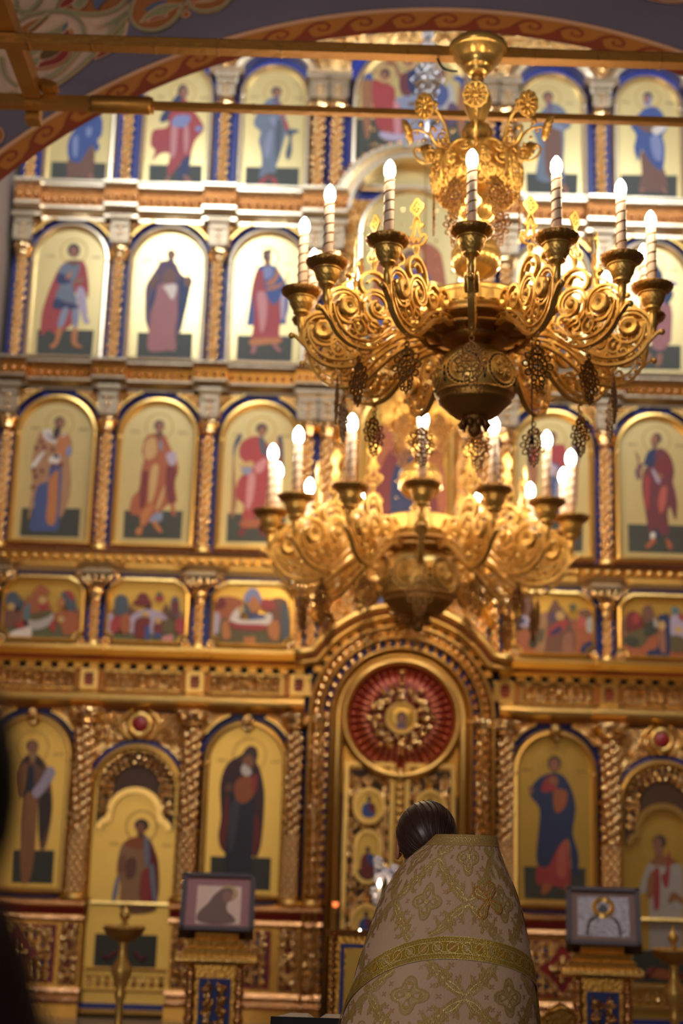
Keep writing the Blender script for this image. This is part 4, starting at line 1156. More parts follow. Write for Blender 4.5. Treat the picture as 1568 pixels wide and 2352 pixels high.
# ---- central bay of the upper tiers
for t, z0, z1, hw in ((T4, 4.02, 4.78, .80), (T3, 4.80, 6.88, .80), (T2, 6.88, 9.0, .80)):
    mb = MB(); mb.box(-hw, hw, -.008, 0, z0, z1); scroll(mb, -hw + .03, hw - .03, z0 + .04, z1 - .03, -.015, 6, .095, .02)
    part('carved_ground', mb, 'gold_carved', t, ix=True)
for s_ in (-1, 1):
    mb = MB(); scroll(mb, s_ * .72 - .12, s_ * .72 + .12, 4.9, 6.5, -.05, 11, .075, .014)
    part('carved_strip', mb, 'gold_carved', T3, ix=True)
    mb = MB(); scroll(mb, s_ * .74 - .11, s_ * .74 + .11, 6.95, 8.5, -.05, 12, .075, .014)
    part('carved_strip', mb, 'gold_carved', T2, ix=True)
# arched cornice over the middle icon of the fourth tier
mb = MB()
ap = circ(0, 8.72, .86, n=30, a0=math.radians(3), a1=math.radians(177), inc=True)
mb.sweep(ap, [(-.10, 0), (-.10, -.14), (-.05, -.24), (-.0, -.24), (.03, -.18), (.09, -.2), (.13, -.3), (.17, -.3), (.17, 0)], False, 0)
o = part('arched_cornice', mb, ['gold_pale'], T2, ix=True)
for i in range(26):
    a = math.radians(6 + 168 * i / 25)
    link('bead', BEADC, o, Vector(IX(.92 * math.cos(a), -.21, 8.72 + .92 * math.sin(a))) - wloc(o))
mb = MB(); scroll(mb, -.55, .55, 9.62, 9.95, -.03, 5, .09, .014); part('crest_carving', mb, 'gold_carved', T2, ix=True)
icon('three_angels', 'large icon of three winged figures seated at a white table', 0, 1.42, 9.1, 10.98, shapes=PAINT['three_angels'], name='icon')
mid2 = [('green_d', 1, [-480, 7060, 480, 7060, 480, 7350, -480, 7350]), ('orange_d', 0, [-400, 7250, -380, 8200, -250, 8450, 0, 8500, 250, 8450, 380, 8200, 400, 7250]), ('blue', 0, [-300, 7200, -330, 7700, -200, 8100, 0, 8200, 200, 8100, 330, 7700, 300, 7200]),
        ('red', 0, [-120, 7200, -160, 7800, 0, 8150, 160, 7800, 120, 7200]), ('ochre', 0, [150, 8290, 106, 8396, 0, 8440, -106, 8396, -150, 8290, -106, 8184, 0, 8140, 106, 8184]), ('hair', 0, [80, 8290, 56, 8350, 0, 8380, -56, 8350, -80, 8290, -56, 8230, 0, 8200, 56, 8230]), ('skin', 0, [50, 8270, 35, 8320, 0, 8340, -35, 8320, -50, 8270, -35, 8220, 0, 8200, 35, 8220]), ('white', 0, [-60, 7750, 120, 7800, 130, 7960, -50, 7920])]
icon('mid2', 'large arched icon of an enthroned figure in blue and red behind the near chandelier', 0, 1.2, 7.0, 9.15, shapes=mid2)
mid3 = [(c, s_, [v if i % 2 == 0 else v - 2120 for i, v in enumerate(p)]) for c, s_, p in mid2]
mid3 = [(dict(red='blue_d', blue='red_d').get(c, c), s_, p) for c, s_, p in mid3]
icon('mid3', 'large arched icon of a throned figure hidden behind the two chandeliers', 0, 1.05, 4.95, 6.75, shapes=[q for q in mid3], frame='gold', ground='gold_ground_deep')
sup = [('olive', 1, [-420, 3990, 420, 3990, 420, 4250, -420, 4250]), ('red_d', 0, [-400, 4150, -420, 4400, -330, 4560, -220, 4450, -180, 4150]), ('blue', 0, [-260, 4150, -250, 4480, -150, 4580, -60, 4400, -80, 4150]), ('blue_m', 0, [100, 4150, 100, 4480, 200, 4580, 300, 4450, 280, 4150]), ('red', 0, [260, 4150, 280, 4450, 360, 4560, 430, 4380, 400, 4150]), ('white', 0, [-280, 4120, 280, 4120, 240, 4300, -240, 4300]), ('orange_d', 0, [-90, 4280, -70, 4540, 0, 4600, 70, 4540, 90, 4280]), ('ochre', 0, [80, 4650, 0, 4730, -80, 4650, 0, 4570]), ('skin', 0, [40, 4650, 0, 4700, -40, 4650, 0, 4600])]
icon('sup', 'arched icon of a supper scene above the portal behind the far chandelier globe', 0, .98, 4.0, 4.94, shapes=sup, frame='gold', ybase=-.05)
mb = MB()
og = chaikin([(-.95, 4.1), (-.8, 4.35), (-.62, 4.55), (-.55, 4.85), (-.3, 5.12), (0, 5.3), (.3, 5.12), (.55, 4.85), (.62, 4.55), (.8, 4.35), (.95, 4.1)], 2, False)
mb.sweep(og, [(-.05, 0), (-.05, -.14), (0, -.2), (.05, -.14), (.05, 0)], False, 0)
part('ogee_molding', mb, 'gold', T4, ix=True)
for s_ in (-1, 1):
    mb = MB(); scroll(mb, s_ * .70 - .13, s_ * .70 + .13, 4.15, 4.9, -.04, 21, .07, .015); part('carved_strip', mb, 'gold_carved', T4, ix=True)

# ---- tier 4: small scene icons
def crowd(xc, seed):
    """muted hills and small figures behind the traced parts of a scene"""
    rnd = random.Random(seed)
    sh = [('olive', 1, [int((xc - .37) * 1000), 3850, int((xc + .37) * 1000), 3850, int((xc + .37) * 1000), 4010, int((xc - .37) * 1000), 4010])]
    top = [(xc + .37, 4.0)] + [(xc + .37 - .74 * i / 12, 4.12 + rnd.uniform(-.03, .09)) for i in range(13)] + [(xc - .37, 4.0)]
    sh.append(('brown_l', 0, [int(v * 1000) for p in top for v in p]))
    for i in range(34):
        cx, cz = xc + rnd.uniform(-.34, .34), rnd.uniform(3.92, 4.2); rw, rh = rnd.uniform(.02, .035), rnd.uniform(.05, .09)
        c = rnd.choice(['brown', 'red_d', 'orange_d', 'olive', 'bluegrey_d', 'brown_o', 'maroon', 'greywhite', 'purple'])
        sh.append((c, 0, [int(v * 1000) for v in (cx - rw, cz - rh, cx + rw, cz - rh, cx + rw * .9, cz, cx, cz + rh * .7, cx - rw * .9, cz)]))
        sh.append(('skin', 0, [int(v * 1000) for p in circ(cx, cz + rh * .8, .012, .015, 6) for v in p]))
    return sh
for x in COLX:
    for xx in ((x,) if abs(x) > 1 else (x - .13, x, x + .13)):
        column(T4, xx, -.08, 3.74, 4.55, .058, 0, 0, True)
for key, lab, x in (('nativity_bed', 'small gold scene icon with a bed, a brown canopy and a basin', -3.83), ('entry_red', 'small gold scene icon with two red arches floating over a crowd', -2.72), ('dormition', 'small gold scene icon of a body lying on a red and white bier', -1.6),
        ('nativity_cave', 'small gold scene icon with a reclining figure on a red mat in a brown cave', 1.6), ('procession', 'small gold scene icon with a dark blue tomb-like arch, right edge', 2.72)):
    icon(key, lab, x, .90, 3.78, 4.50, shape='notch', shapes=crowd(x, len(key)) + PAINT[key], ground='gold_ground_deep', frame='gold', fw=.8, group='small scene icons')
for x in BC[:]:
    for s_ in (-1, 1):
        mb = MB()
        p = spiral(x + s_ * .40, 4.46, .075, .015, PI / 2, s_ * 1.2, 12)
        mb.tube([(q[0], -.10, q[1]) for q in p], .016, 5); mb.ball((x + s_ * .40, -.11, 4.46), .028, 0, 7, 4); mb.ball((x + s_ * .33, -.10, 4.5), .025, 0, 6, 4)
        part('corner_scroll', mb, 'gold_carved', T4, ix=True); mb = MB()
        p = spiral(x + s_ * .43, 3.80, .05, .012, -PI / 2, -s_ * 1.2, 10)
        mb.tube([(q[0], -.12, q[1]) for q in p], .018, 5); mb.ball((x + s_ * .45, -.12, 3.79), .03, 0, 7, 4)
        part('corner_scroll', mb, 'gold_carved', T4, ix=True)

# ---- rightmost bay, just outside the photograph
def moved(key, dx): return [(c, s_, [v + dx if i % 2 == 0 else v for i, v in enumerate(p)]) for c, s_, p in PAINT[key]]
icon('', 'arched icon in the rightmost bay of the topmost tier, red cloak', 3.83, .83, 9.05, 10.65, shapes=moved('red_cloak', 6550))
icon('', 'arched icon in the rightmost bay of the fourth tier, dark cloak', 3.83, .90, 6.93, 8.575, shapes=moved('crozier_bishop', 6550))
icon('', 'arched icon in the rightmost bay of the third tier, orange cloak', 3.83, .91, 4.83, 6.53, frame='gold', shapes=moved('apostle_orange', 6550))
icon('', 'small scene icon in the rightmost bay, red bier', 3.83, .90, 3.78, 4.50, shape='notch', ground='gold_ground_deep', frame='gold', fw=.8, group='small scene icons', shapes=crowd(3.83, 4) + moved('dormition', 5430))
icon('', 'tall arched icon in the rightmost bay of the lowest tier, blue over red', 3.83, .88, 1.20, 3.01, ground='gold_ground_deep', frame='gold', ybase=-.05, group='tall icons of the lowest tier', shapes=moved('christ_blue', 2230))

# ---- entablature under tier 4
GAP = 1.02
for side in (-1, 1):
  mb = MB()
  for a, b, k in [q for q in spans(.16, gap=GAP) if (q[0] + q[1]) * side > 0]:
    e = -.04 if k else 0
    extr(mb, a, b, [(0, 3.62), (-.26 + e, 3.62), (-.36 + e, 3.68), (-.36 + e, 3.72), (0, 3.74)], 0)
    extr(mb, a, b, [(0, 3.585), (-.24, 3.585), (-.26, 3.62), (0, 3.62)], 2)
    extr(mb, a, b, [(0, 3.555), (-.2, 3.555), (-.24, 3.585), (0, 3.585)], 0)
    extr(mb, a, b, [(0, 3.50), (-.10, 3.50), (-.10, 3.555), (0, 3.555)], 3)
    extr(mb, a, b, [(0, 3.28), (-.08 + e, 3.28), (-.08 + e, 3.50), (0, 3.50)], 1)
    extr(mb, a, b, [(0, 3.255), (-.16 + e, 3.255), (-.12 + e, 3.29), (0, 3.29)], 0)
    pr = [(0, 3.255)] + [(-.14 + e - .075 * math.sin(t), 3.19 + .065 * math.cos(t)) for t in [PI * i / 8 for i in range(9)]] + [(0, 3.125)]
    extr(mb, a, b, pr, 0)
    extr(mb, a, b, [(0, 3.08), (-.12 + e, 3.08), (-.15 + e, 3.125), (0, 3.125)], 1)
  ent = part('entablature', mb, ['gold', 'copper_deep', 'red_enamel', 'dark_recess'], T5, ix=True)
  for i in range(21):
    link('dentil', DENT, ent, Vector(IX(side * (1.08 + .1655 * i), -.14, 3.495)) - wloc(ent))
for (a, b) in ((-4.25, -3.42), (-3.14, -2.31), (-2.03, -1.26), (1.26, 2.03), (2.31, 3.14), (3.42, 4.25)):
    mb = MB(); scroll(mb, a + .03, b - .03, 3.305, 3.475, -.10, int(abs(a) * 10), .045, .012); mb.ball(((a + b) / 2, -.12, 3.4), .045, 0, 8, 5)
    part('frieze_carving', mb, 'gold_carved', T5, ix=True)
    mb = MB(); mb.sweep([(a, 3.29), (b, 3.29), (b, 3.49), (a, 3.49)], [(.012, -.08), (.012, -.11), (-.012, -.11), (-.012, -.08)], True)
    part('frieze_frame', mb, 'gold', T5, ix=True)
for x in COLX:
    for xx in ((x,) if abs(x) > 1 else (x + (.1 if x > 0 else -.1), x - (.07 if x > 0 else -.07))):
        mb = MB(); mb.sweep([(xx - .07, 3.3), (xx + .07, 3.3), (xx + .07, 3.48), (xx - .07, 3.48)], [(.02, -.11), (.02, -.16), (-.02, -.16), (-.02, -.11)], True, 0)
        mb.box(xx - .05, xx + .05, -.135, -.11, 3.32, 3.46, 1)
        for (du, dv) in ((0, 0), (.03, .04), (-.03, .04), (.03, -.04), (-.03, -.04)): mb.ball((xx + du, -.14, 3.39 + dv), .014, 0, 6, 4)
        part('frieze_block', mb, ['gold', 'red_enamel'], T5, ix=True)

# ---- tier 5: columns, plinth, icons, doors
for x in COLX:
    for xx in ((x,) if abs(x) > 1 else (x - .12, x + .10)):
        column(T5, xx, -.16, 1.15, 3.09, .115 if abs(x) > 1 else .10, 0, .62, False)
        if abs(x) < 1: pass
def capcluster(x):
    mb = MB()
    for s_ in (-1, 0, 1):
        for j in range(2): mb.ball((x + s_ * .085, -.27, 3.0 + j * .055), .038 - .006 * j, 0, 7, 4)
    extr(mb, x - .17, x + .17, [(0, 3.04), (-.27, 3.04), (-.31, 3.09), (0, 3.09)], 0)
    part('capital_cluster', mb, 'gold_carved', T5, ix=True)
for x in COLX: capcluster(x)
PS = [(-4.48, -3.17), (-2.28, -.78), (.78, 2.28), (3.17, 4.48)]        # plinth runs; doors stand between them
for (a, b) in PS:
    mb = MB()
    mb.box(a, b, -.2, 0, .02, 1.13, 1)
    extr(mb, a - .02, b + .02, [(0, 1.07), (-.27, 1.07), (-.31, 1.10), (-.31, 1.13), (-.27, 1.15), (0, 1.15)], 0)
    extr(mb, a - .02, b + .02, [(0, 1.0), (-.215, 1.0), (-.24, 1.07), (0, 1.07)], 2)
    extr(mb, a - .02, b + .02, [(0, .93), (-.24, .93), (-.27, .96), (-.25, .99), (0, .99)], 0)
    extr(mb, a - .02, b + .02, [(0, .23), (-.24, .23), (-.28, .26), (-.25, .30), (0, .30)], 0)
    extr(mb, a - .02, b + .02, [(0, .14), (-.28, .14), (-.31, .18), (-.27, .22), (0, .22)], 0)
    mb.box(a - .02, b + .02, -.29, 0, .02, .14, 1)
    part('plinth', mb, ['gold_copper', 'gold_deep', 'red_enamel'], T5, ix=True)
for (a, b) in ((-4.2, -3.42), (-2.02, -1.27), (1.27, 2.02), (3.42, 4.2)):
    mb = MB()
    mb.box(a, b, -.21, -.2, .34, .90, 1)
    mb.sweep([(a, .34), (b, .34), (b, .90), (a, .90)], [(.0, -.20), (.0, -.235), (.03, -.235), (.03, -.20)], True, 2)
    scroll(mb, a + .04, b - .04, .36, .88, -.225, int(a * 13) % 50, .046, .017, 0)
    cx = (a + b) / 2
    q = []
    for i in range(24):
        t = 2 * PI * i / 24
        r_ = .20 + .045 * math.cos(4 * t) + .02 * math.cos(8 * t)
        q.append((cx + r_ * math.cos(t) * .95, .62 + r_ * math.sin(t)))
    mb.prism(q, -.262, -.23, 2)
    mb.sweep(q, [(-.012, -.25), (-.012, -.275), (.012, -.275), (.012, -.25)], True, 0)
    for i in range(4):
        t = PI / 2 * i
        mb.tube([(cx, -.27, .62), (cx + .13 * math.cos(t), -.29, .62 + .13 * math.sin(t))], [.02, .04], 6, 0)
        mb.ball((cx + .08 * math.cos(t + PI / 4), -.275, .62 + .08 * math.sin(t + PI / 4)), .025, 0, 6, 4)
    mb.ball((cx, -.28, .62), .045, 0, 8, 5)
    part('plinth_panel', mb, ['gold_carved', 'blue_lapis', 'red_enamel'], T5, ix=True)
for x in COLX:
    for xx in ((x,) if abs(x) > 1 else (x - .11, x + .09)):
        mb = MB(); mb.box(xx - .085, xx + .085, -.225, -.2, .33, .91, 1)
        scroll(mb, xx - .08, xx + .08, .34, .9, -.24, int(x * 7) % 40, .05, .016, 0)
        mb.sweep([(xx - .09, .32), (xx + .09, .32), (xx + .09, .92), (xx - .09, .92)], [(.0, -.20), (.0, -.24), (.015, -.24), (.015, -.20)], True, 0)
        part('pilaster_panel', mb, ['gold_carved', 'red_enamel'], T5, ix=True)
for key, lab, x in (('monk_scroll', 'tall arched icon of a dark-robed monk holding an unrolled scroll', -3.83), ('mother_child', 'tall arched icon of a veiled mother holding a child, dark robe', -1.6), ('christ_blue', 'tall arched icon of a bearded figure in blue over red holding a book', 1.6)):
    h = head_of(key)
    icon(key, lab, x, .88, 1.20, 3.01, ground='gold_ground_deep', frame='gold', halo=(h[0], h[1], .17), ybase=-.05, group='tall icons of the lowest tier')
    spandrels(T5, x, 1.0, 3.08, 3.01 - .44, .44, -.05)
    mb = MB(); mb.lathe([(0, -.08), (.05, -.08), (.065, -.05), (.05, 0), (0, 0)], 10, (x, -.15, 3.0), 0, None, True, 'y'); mb.tube([(x - .06, -.17, 2.94), (x, -.19, 2.9), (x + .06, -.17, 2.94)], [.01, .03, .01], 6)
    part('keystone_shell', mb, 'gold_carved', T5, ix=True)
def side_door(key, lab, x):
    root = thing('deacon_door', lab, 'door', IX(x, -.05, .08), 'side doors of the gilded screen')
    ol = outline_arch(x, .86, .10, 2.68)
    part('door_leaf', MB().prism(ol, -.06, .0), 'gold_ground_deep', root, ix=True)
    mb = MB(); mb.sweep(ol, [(a * 1.1, b - .02) for a, b in FRAME], True)
    part('frame', mb, 'gold', root, ix=True)
    part('blue_border', MB().sweep(outline_arch(x, 1.02, .10, 2.77), [(-.0, -.03), (0, -.10), (.05, -.10), (.05, -.03)], True), 'blue_lapis', root, ix=True)
    # lobed inner arch with carved tympanum
    inner = [(x - .36, 1.86)] + [(x - .36 + .10 - .10 * math.cos(t), 1.86 + .10 * math.sin(t)) for t in (.5, 1.1, 1.5)] + [(x + .26 * math.cos(PI - PI * i / 14), 2.02 + .24 * math.sin(PI * i / 14)) for i in range(15)] + [(x + .36 - .10 + .10 * math.cos(t), 1.86 + .10 * math.sin(t)) for t in (1.5, 1.1, .5)] + [(x + .36, 1.86)]
    outer_ = [(x + .40 * math.cos(PI * i / 18), 2.26 + .40 * math.sin(PI * i / 18)) for i in range(19)]
    mb = MB(); mb.prism(inner + [(x + .4, 1.86)] + outer_ + [(x - .4, 1.86)], -.09, -.06)
    part('tympanum', mb, 'recess_brown', root, ix=True)
    mb = MB(); mb.sweep(inner, [(-.03, -.06), (-.03, -.12), (.03, -.12), (.03, -.06)], False)
    part('lobed_molding', mb, 'gold', root, ix=True)
    mb = MB()
    for rr, nn in ((.385, 17), (.325, 15), (.27, 12)):
        for i in range(nn):
            t = PI * (i + .5) / nn
            mb.ball((x + rr * .98 * math.cos(t), -.10, 2.26 + rr * math.sin(t)), .03, 0, 7, 4)
    for s_ in (-1, 1): scroll(mb, x + s_ * .31 - .07, x + s_ * .31 + .07, 2.0, 2.34, -.10, 9, .045, .012)
    part('carved_leaves', mb, 'gold_carved', root, ix=True)
    sh = PAINT[key]; cols_ = sorted({c for c, a, b in sh}); mb = MB(); paint(mb, sh, -.0615, cols_); part('painted_figure', mb, ['paint_' + c for c in cols_], root, ix=True)
    h = head_of(key); mb = MB(); mb.sweep(circ(h[0], h[1], .16, n=28), [(-.008, -.0611), (.008, -.0611)], True)
    for s_ in (-1, 1):
        for k in range(4): mb.box(h[0] + s_ * .27 - .04 + k * .024, h[0] + s_ * .27 - .03 + k * .024, -.0615, -.0608, h[1] - .20, h[1] - .16)
    part('halo', mb, 'paint_halo', root, ix=True)
    mb = MB(); extr(mb, x - .40, x + .40, [(-.06, 1.10), (-.11, 1.10), (-.12, 1.12), (-.11, 1.14), (-.06, 1.14)]); part('rail', mb, 'gold', root, ix=True)
    mb = MB(); mb.box(x - .33, x + .30, -.064, -.06, .50, .82, 0); mb.tube([(x - .1, -.066, .66), (x - .18, -.066, .58), (x - .24, -.066, .6)], .02, 4, 1); mb.tube([(x + .08, -.066, .66), (x + .14, -.066, .58), (x + .2, -.066, .6)], .02, 4, 1)
    part('painted_ground', mb, ['paint_green_d', 'paint_red_d'], root, ix=True)
    mb = MB()
    for i in range(9):
        xx = x - .36 + i * .09
        mb.ball((xx, -.08, .34), .034, 0, 7, 4); mb.tube([(xx - .03, -.075, .42), (xx, -.09, .385), (xx + .03, -.075, .42)], [.01, .016, .01], 5)
    extr(mb, x - .41, x + .41, [(-.06, .46), (-.1, .46), (-.1, .49), (-.06, .49)]); extr(mb, x - .41, x + .41, [(-.06, .26), (-.1, .26), (-.1, .28), (-.06, .28)])
    part('kick_band', mb, 'gold_carved', root, ix=True)
    # spandrel with red medallion above
    for s_ in (-1, 1):
        mb = MB()
        arc = [(x + s_ * .53 * math.cos(t), 2.26 + .53 * math.sin(t)) for t in [math.radians(26 + 6 * i) for i in range(11)]]
        mb.prism(arc + [(arc[-1][0], 3.06), (x + s_ * .5, 3.06), (x + s_ * .5, arc[0][1])], -.09, -.02)
        scroll(mb, x + s_ * .33 - .14, x + s_ * .33 + .14, 2.74, 3.04, -.10, 17, .055, .015)
        mb.tube([(x + s_ * .47, -.1, 2.72), (x + s_ * .45, -.105, 2.6), (x + s_ * .485, -.1, 2.5)], [.03, .025, .01], 5)
        part('spandrel', mb, 'gold_carved', T5, ix=True)
    mb = MB(); mb.lathe([(0, -.05), (.075, -.05), (.08, -.04)], 18, (x, -.10, 2.93), 1, None, True, 'y'); mb.lathe([(.08, -.045), (.10, -.06), (.13, -.05), (.145, -.02), (.145, .02)], 24, (x, -.10, 2.93), 0, None, True, 'y')
    for s_ in (-1, 1): mb.tube([(x + s_ * (.18 + .02 * math.cos(t * 2)) * math.cos(t), -.12, 2.93 + .17 * math.sin(t)) for t in [-1.1 + .22 * i for i in range(11)]], .018, 5, 0)
    part('red_medallion', mb, ['gold', 'red_enamel'], T5, ix=True)
    return root
side_door('deacon_gold', 'gilded door with painted deacon in brown and red, left of the mother icon', -2.72)
side_door('deacon_white', 'gilded door with painted deacon in white robe with red sash', 2.72)

# ---- central portal and royal doors
PZ = 3.08
def arch_path(r, z0=.1, n=40): return [(-r, z0)] + [(r * math.cos(PI - PI * i / n), PZ + r * math.sin(PI * i / n)) for i in range(n + 1)] + [(r, z0)]
portal = thing('portal_arch', 'gilded round arch of the central portal above the double doors', 'arch', IX(0, -.1, .05))
mb = MB()
oc = [(-1.5, 3.66), (-1.1, 3.66)]
oc = [(1.10 * math.cos(math.radians(150 - 120 * i / 40)), PZ + 1.10 * math.sin(math.radians(150 - 120 * i / 40))) for i in range(41)]
oc = [(-1.13, 3.655), (-1.04, 3.66)] + oc[1:-1] + [(1.04, 3.66), (1.13, 3.655)]
mb.sweep(oc, [(.0, 0)] + [(.045 - .05 * math.cos(t), -.36 - .07 * math.sin(t)) for t in [PI * i / 8 for i in range(9)]] + [(.095, 0)], False, 0, True)
mb.sweep(oc, [(-.01, 0), (-.01, -.38), (.0, -.38), (.0, 0)], False, 1)
mb.sweep(oc, [(-.09, 0)] + [(-.05 - .04 * math.cos(t), -.30 - .06 * math.sin(t)) for t in [PI * i / 8 for i in range(9)]] + [(-.01, 0)], False, 0, True)
part('arch_cornice', mb, ['gold', 'red_enamel'], portal, ix=True)
dn = part('dentil_band', MB().sweep([(1.0 * math.cos(math.radians(160 - 140 * i / 40)), PZ + 1.0 * math.sin(math.radians(160 - 140 * i / 40))) for i in range(41)], [(-.03, 0), (-.03, -.2), (.03, -.2), (.03, 0)], False), 'dark_recess', portal, ix=True)
for i in range(17):
    a = math.radians(28 + 124 * i / 16)
    d = link('dentil', DENT, dn, Vector(IX(1.0 * math.cos(a), -.22, PZ + 1.0 * math.sin(a) - .03)) - wloc(dn))
for r0, r1, y, m in ((.97, .93, -.26, 'gold'), (.93, .85, -.20, 'gold_deep'), (.85, .82, -.25, 'gold'), (.82, .74, -.16, 'blue_lapis'), (.74, .71, -.22, 'gold'), (.71, .60, -.12, 'gold')):
    rm = (r0 + r1) / 2; hw = (r0 - r1) / 2
    part('arch_molding', MB().sweep(arch_path(rm), [(-hw, 0)] + [(-hw * math.cos(t), y - .04 * math.sin(t)) for t in [PI * i / 7 for i in range(8)]] + [(hw, 0)], False, 0, True), m, portal, ix=True)
LEAF = MB().ball((0, 0, 0), .032, 0, 7, 4, .05).map(IXL).mesh('leaf_boss', 'gold_carved')
ab = portal
for r_, y, stp in ((.89, -.245, .085), (.78, -.20, .105)):
    s = 0; P_ = arch_path(r_, .15); tot = []
    for i in range(len(P_) - 1):
        a, b = P_[i], P_[i + 1]; l = math.hypot(b[0] - a[0], b[1] - a[1])
        while s < l:
            tot.append((a[0] + (b[0] - a[0]) * s / l, a[1] + (b[1] - a[1]) * s / l)); s += stp
        s -= l
    for (px_, pz_) in tot: link('leaf_boss', LEAF, ab, Vector(IX(px_, y, pz_)) - wloc(ab))
mb = MB(); mb.ball((0, -.42, 4.22), .09, 0, 10, 6)
for i in range(10):
    a = 2 * PI * i / 10; mb.tube([(.05 * math.cos(a), -.45, 4.22 + .05 * math.sin(a)), (.15 * math.cos(a), -.43, 4.22 + .15 * math.sin(a))], [.03, .045], 6)
    mb.ball((.16 * math.cos(a), -.43, 4.22 + .16 * math.sin(a)), .032, 0, 6, 4)
part('crowning_shell', mb, 'gold_carved', portal, ix=True)
part('tympanum_disc', MB().prism([(-.62, 2.3), (.62, 2.3)] + circ(0, PZ, .62, n=30, a0=0, a1=PI, inc=True), -.04, .02), 'gold_deep', portal, ix=True)

rose = thing('sunburst_medallion', 'round red sunburst medallion with radiating rays and a small face icon', 'medallion', IX(0, -.1, 2.55))
part('rim', MB().sweep(circ(0, PZ, .60, n=64), [(-.055 * math.cos(t) + .005, -.06 - .13 * math.sin(t)) for t in [PI * i / 9 for i in range(10)]], True, 0, True), 'gold', rose, ix=True)
part('red_disc', MB().lathe([(.0, -.02), (.54, -.02), (.545, .0)], 48, (0, -.05, PZ), 0, None, True, 'y'), 'red_enamel', rose, ix=True)
RAY = MB().tube([(0, 0, .26), (0, -.01, .36), (0, 0, .485)], [.010, .019, .015], 6).ball((0, -.005, .50), .022, 0, 7, 4).map(IXL).mesh('ray', 'gold_copper')
RAY.materials[0] = mat('ray_copper', (196, 108, 76), .35, .9)
for i in range(40):
    o = link('ray', RAY, rose, Vector(IX(0, -.085, PZ)) - wloc(rose)); o.rotation_euler = (0, 2 * PI * (i + .5) / 40, 0)
mb = MB()
for rr, nn, br in ((.31, 20, .035), (.25, 16, .033), (.20, 14, .028)):
    for i in range(nn):
        a = 2 * PI * i / nn
        r2 = rr * (1 + .12 * math.cos(6 * a + .4))
        mb.ball((r2 * math.cos(a), -.12 - .02 * (i % 2), PZ + r2 * math.sin(a)), br, 0, 7, 4)
for i in range(12):
    a = 2 * PI * i / 12; p = spiral(.27 * math.cos(a), PZ + .27 * math.sin(a), .06, .01, a, 1.2, 9); mb.tube([(q[0], -.13, q[1]) for q in p], .013, 5)
for (dx, dz) in ((0, .36), (0, .42), (0, .48), (0, -.36)): mb.ball((dx, -.13, PZ + dz), .03, 0, 7, 4)
part('carved_wreath', mb, 'gold_carved', rose, ix=True)
mb = MB(); mb.lathe([(0, -.01), (.16, -.01), (.17, .0)], 30, (0, -.14, PZ), 1, None, True, 'y'); mb.sweep(circ(0, PZ, .15, n=30), [(-.02, -.14), (-.015, -.17), (.015, -.17), (.02, -.14)], True, 0)
part('face_roundel', mb, ['gold', 'gold_ground_deep'], rose, ix=True)
mb = MB(); mb.flat(circ(0, PZ, .055, .07), -.1515, 0); mb.flat([(-.055, PZ - .11), (.055, PZ - .11), (.04, PZ - .05), (-.04, PZ - .05)], -.1513, 1); mb.flat(circ(0, PZ - .01, .036, .05), -.152, 2)
part('painted_face', mb, ['paint_hair', 'paint_purple', 'paint_skin'], rose, ix=True)

doors = thing('royal_doors', 'tall gilded double doors with small painted medallions behind the priest', 'door', IX(0, -.08, .06))
for s_ in (-1, 1):
    cx = s_ * .315
    leaf = part('door_leaf', MB().box(cx - .27, cx + .27, -.06, -.02, .08, 2.55), 'recess_brown', doors, ix=True)
    mb = MB(); mb.sweep([(cx - .26, .1), (cx + .26, .1), (cx + .26, 2.62), (cx - .26, 2.62)], [(-.0, -.05), (0, -.12), (.045, -.12), (.045, -.05)], True)
    part('stile_frame', mb, 'gold', leaf, ix=True)
    mb = MB(); scroll(mb, cx - .22, cx + .22, .14, 2.5, -.085, 31 + s_, .075, .018)
    part('carved_foliage', mb, 'gold_carved', leaf, ix=True)
    for k, (zc, rx, rz, kind) in enumerate(((2.17, .15, .17, 0), (1.66, .13, .27, 1), (1.02, .15, .16, 2), (.5, .15, .16, 0))):
        ol = circ(cx, zc, rx, rz, 22)
        if kind == 1: ol = [(cx - rx, zc - .12)] + [(cx - rx * math.cos(PI * i / 8), zc - .12 - .14 * math.sin(PI * i / 8)) for i in range(1, 8)] + [(cx + rx, zc - .12)] + [(cx + rx * math.cos(PI * i / 12), zc + .12 + .14 * math.sin(PI * i / 12)) for i in range(13)]
        mb = MB(); mb.prism(ol, -.125, -.06, 1); mb.sweep(ol, [(-.02, -.10), (-.015, -.155), (.02, -.155), (.03, -.10)], True, 0)
        d = .1 if kind == 1 else .0
        mb.flat(chaikin([(cx - .07, zc - .12 - d), (cx + .07, zc - .12 - d), (cx + .075, zc), (cx, zc + .05), (cx - .075, zc)]), -.1265, 2 if kind != 1 else 4)
        mb.flat(chaikin([(cx - .02, zc - .02), (cx + .07, zc - .1 - d * .3), (cx + .07, zc + .02), (cx + .01, zc + .04)]), -.1272, 4 if kind != 1 else 2)
        mb.flat(circ(cx, zc + .07, .025, .032, 10), -.1275, 3)
        if kind == 1: mb.flat([(cx - rx * .95, zc - .13)] + [(cx - rx * .95 * math.cos(PI * i / 8), zc - .13 - .12 * math.sin(PI * i / 8)) for i in range(1, 8)] + [(cx + rx * .95, zc - .13)], -.1262, 5)
        part('painted_medallion', mb, ['gold', 'gold_ground_deep', 'paint_blue', 'paint_hair', 'paint_red_d', 'paint_green_d'], leaf, ix=True)
stl = part('centre_stile', MB().box(-.04, .04, -.12, -.05, .08, 2.56), 'gold_deep', doors, ix=True)
for i in range(30): link('bead', BEAD, stl, Vector(IX(0, -.135, .15 + i * .082)) - wloc(stl))

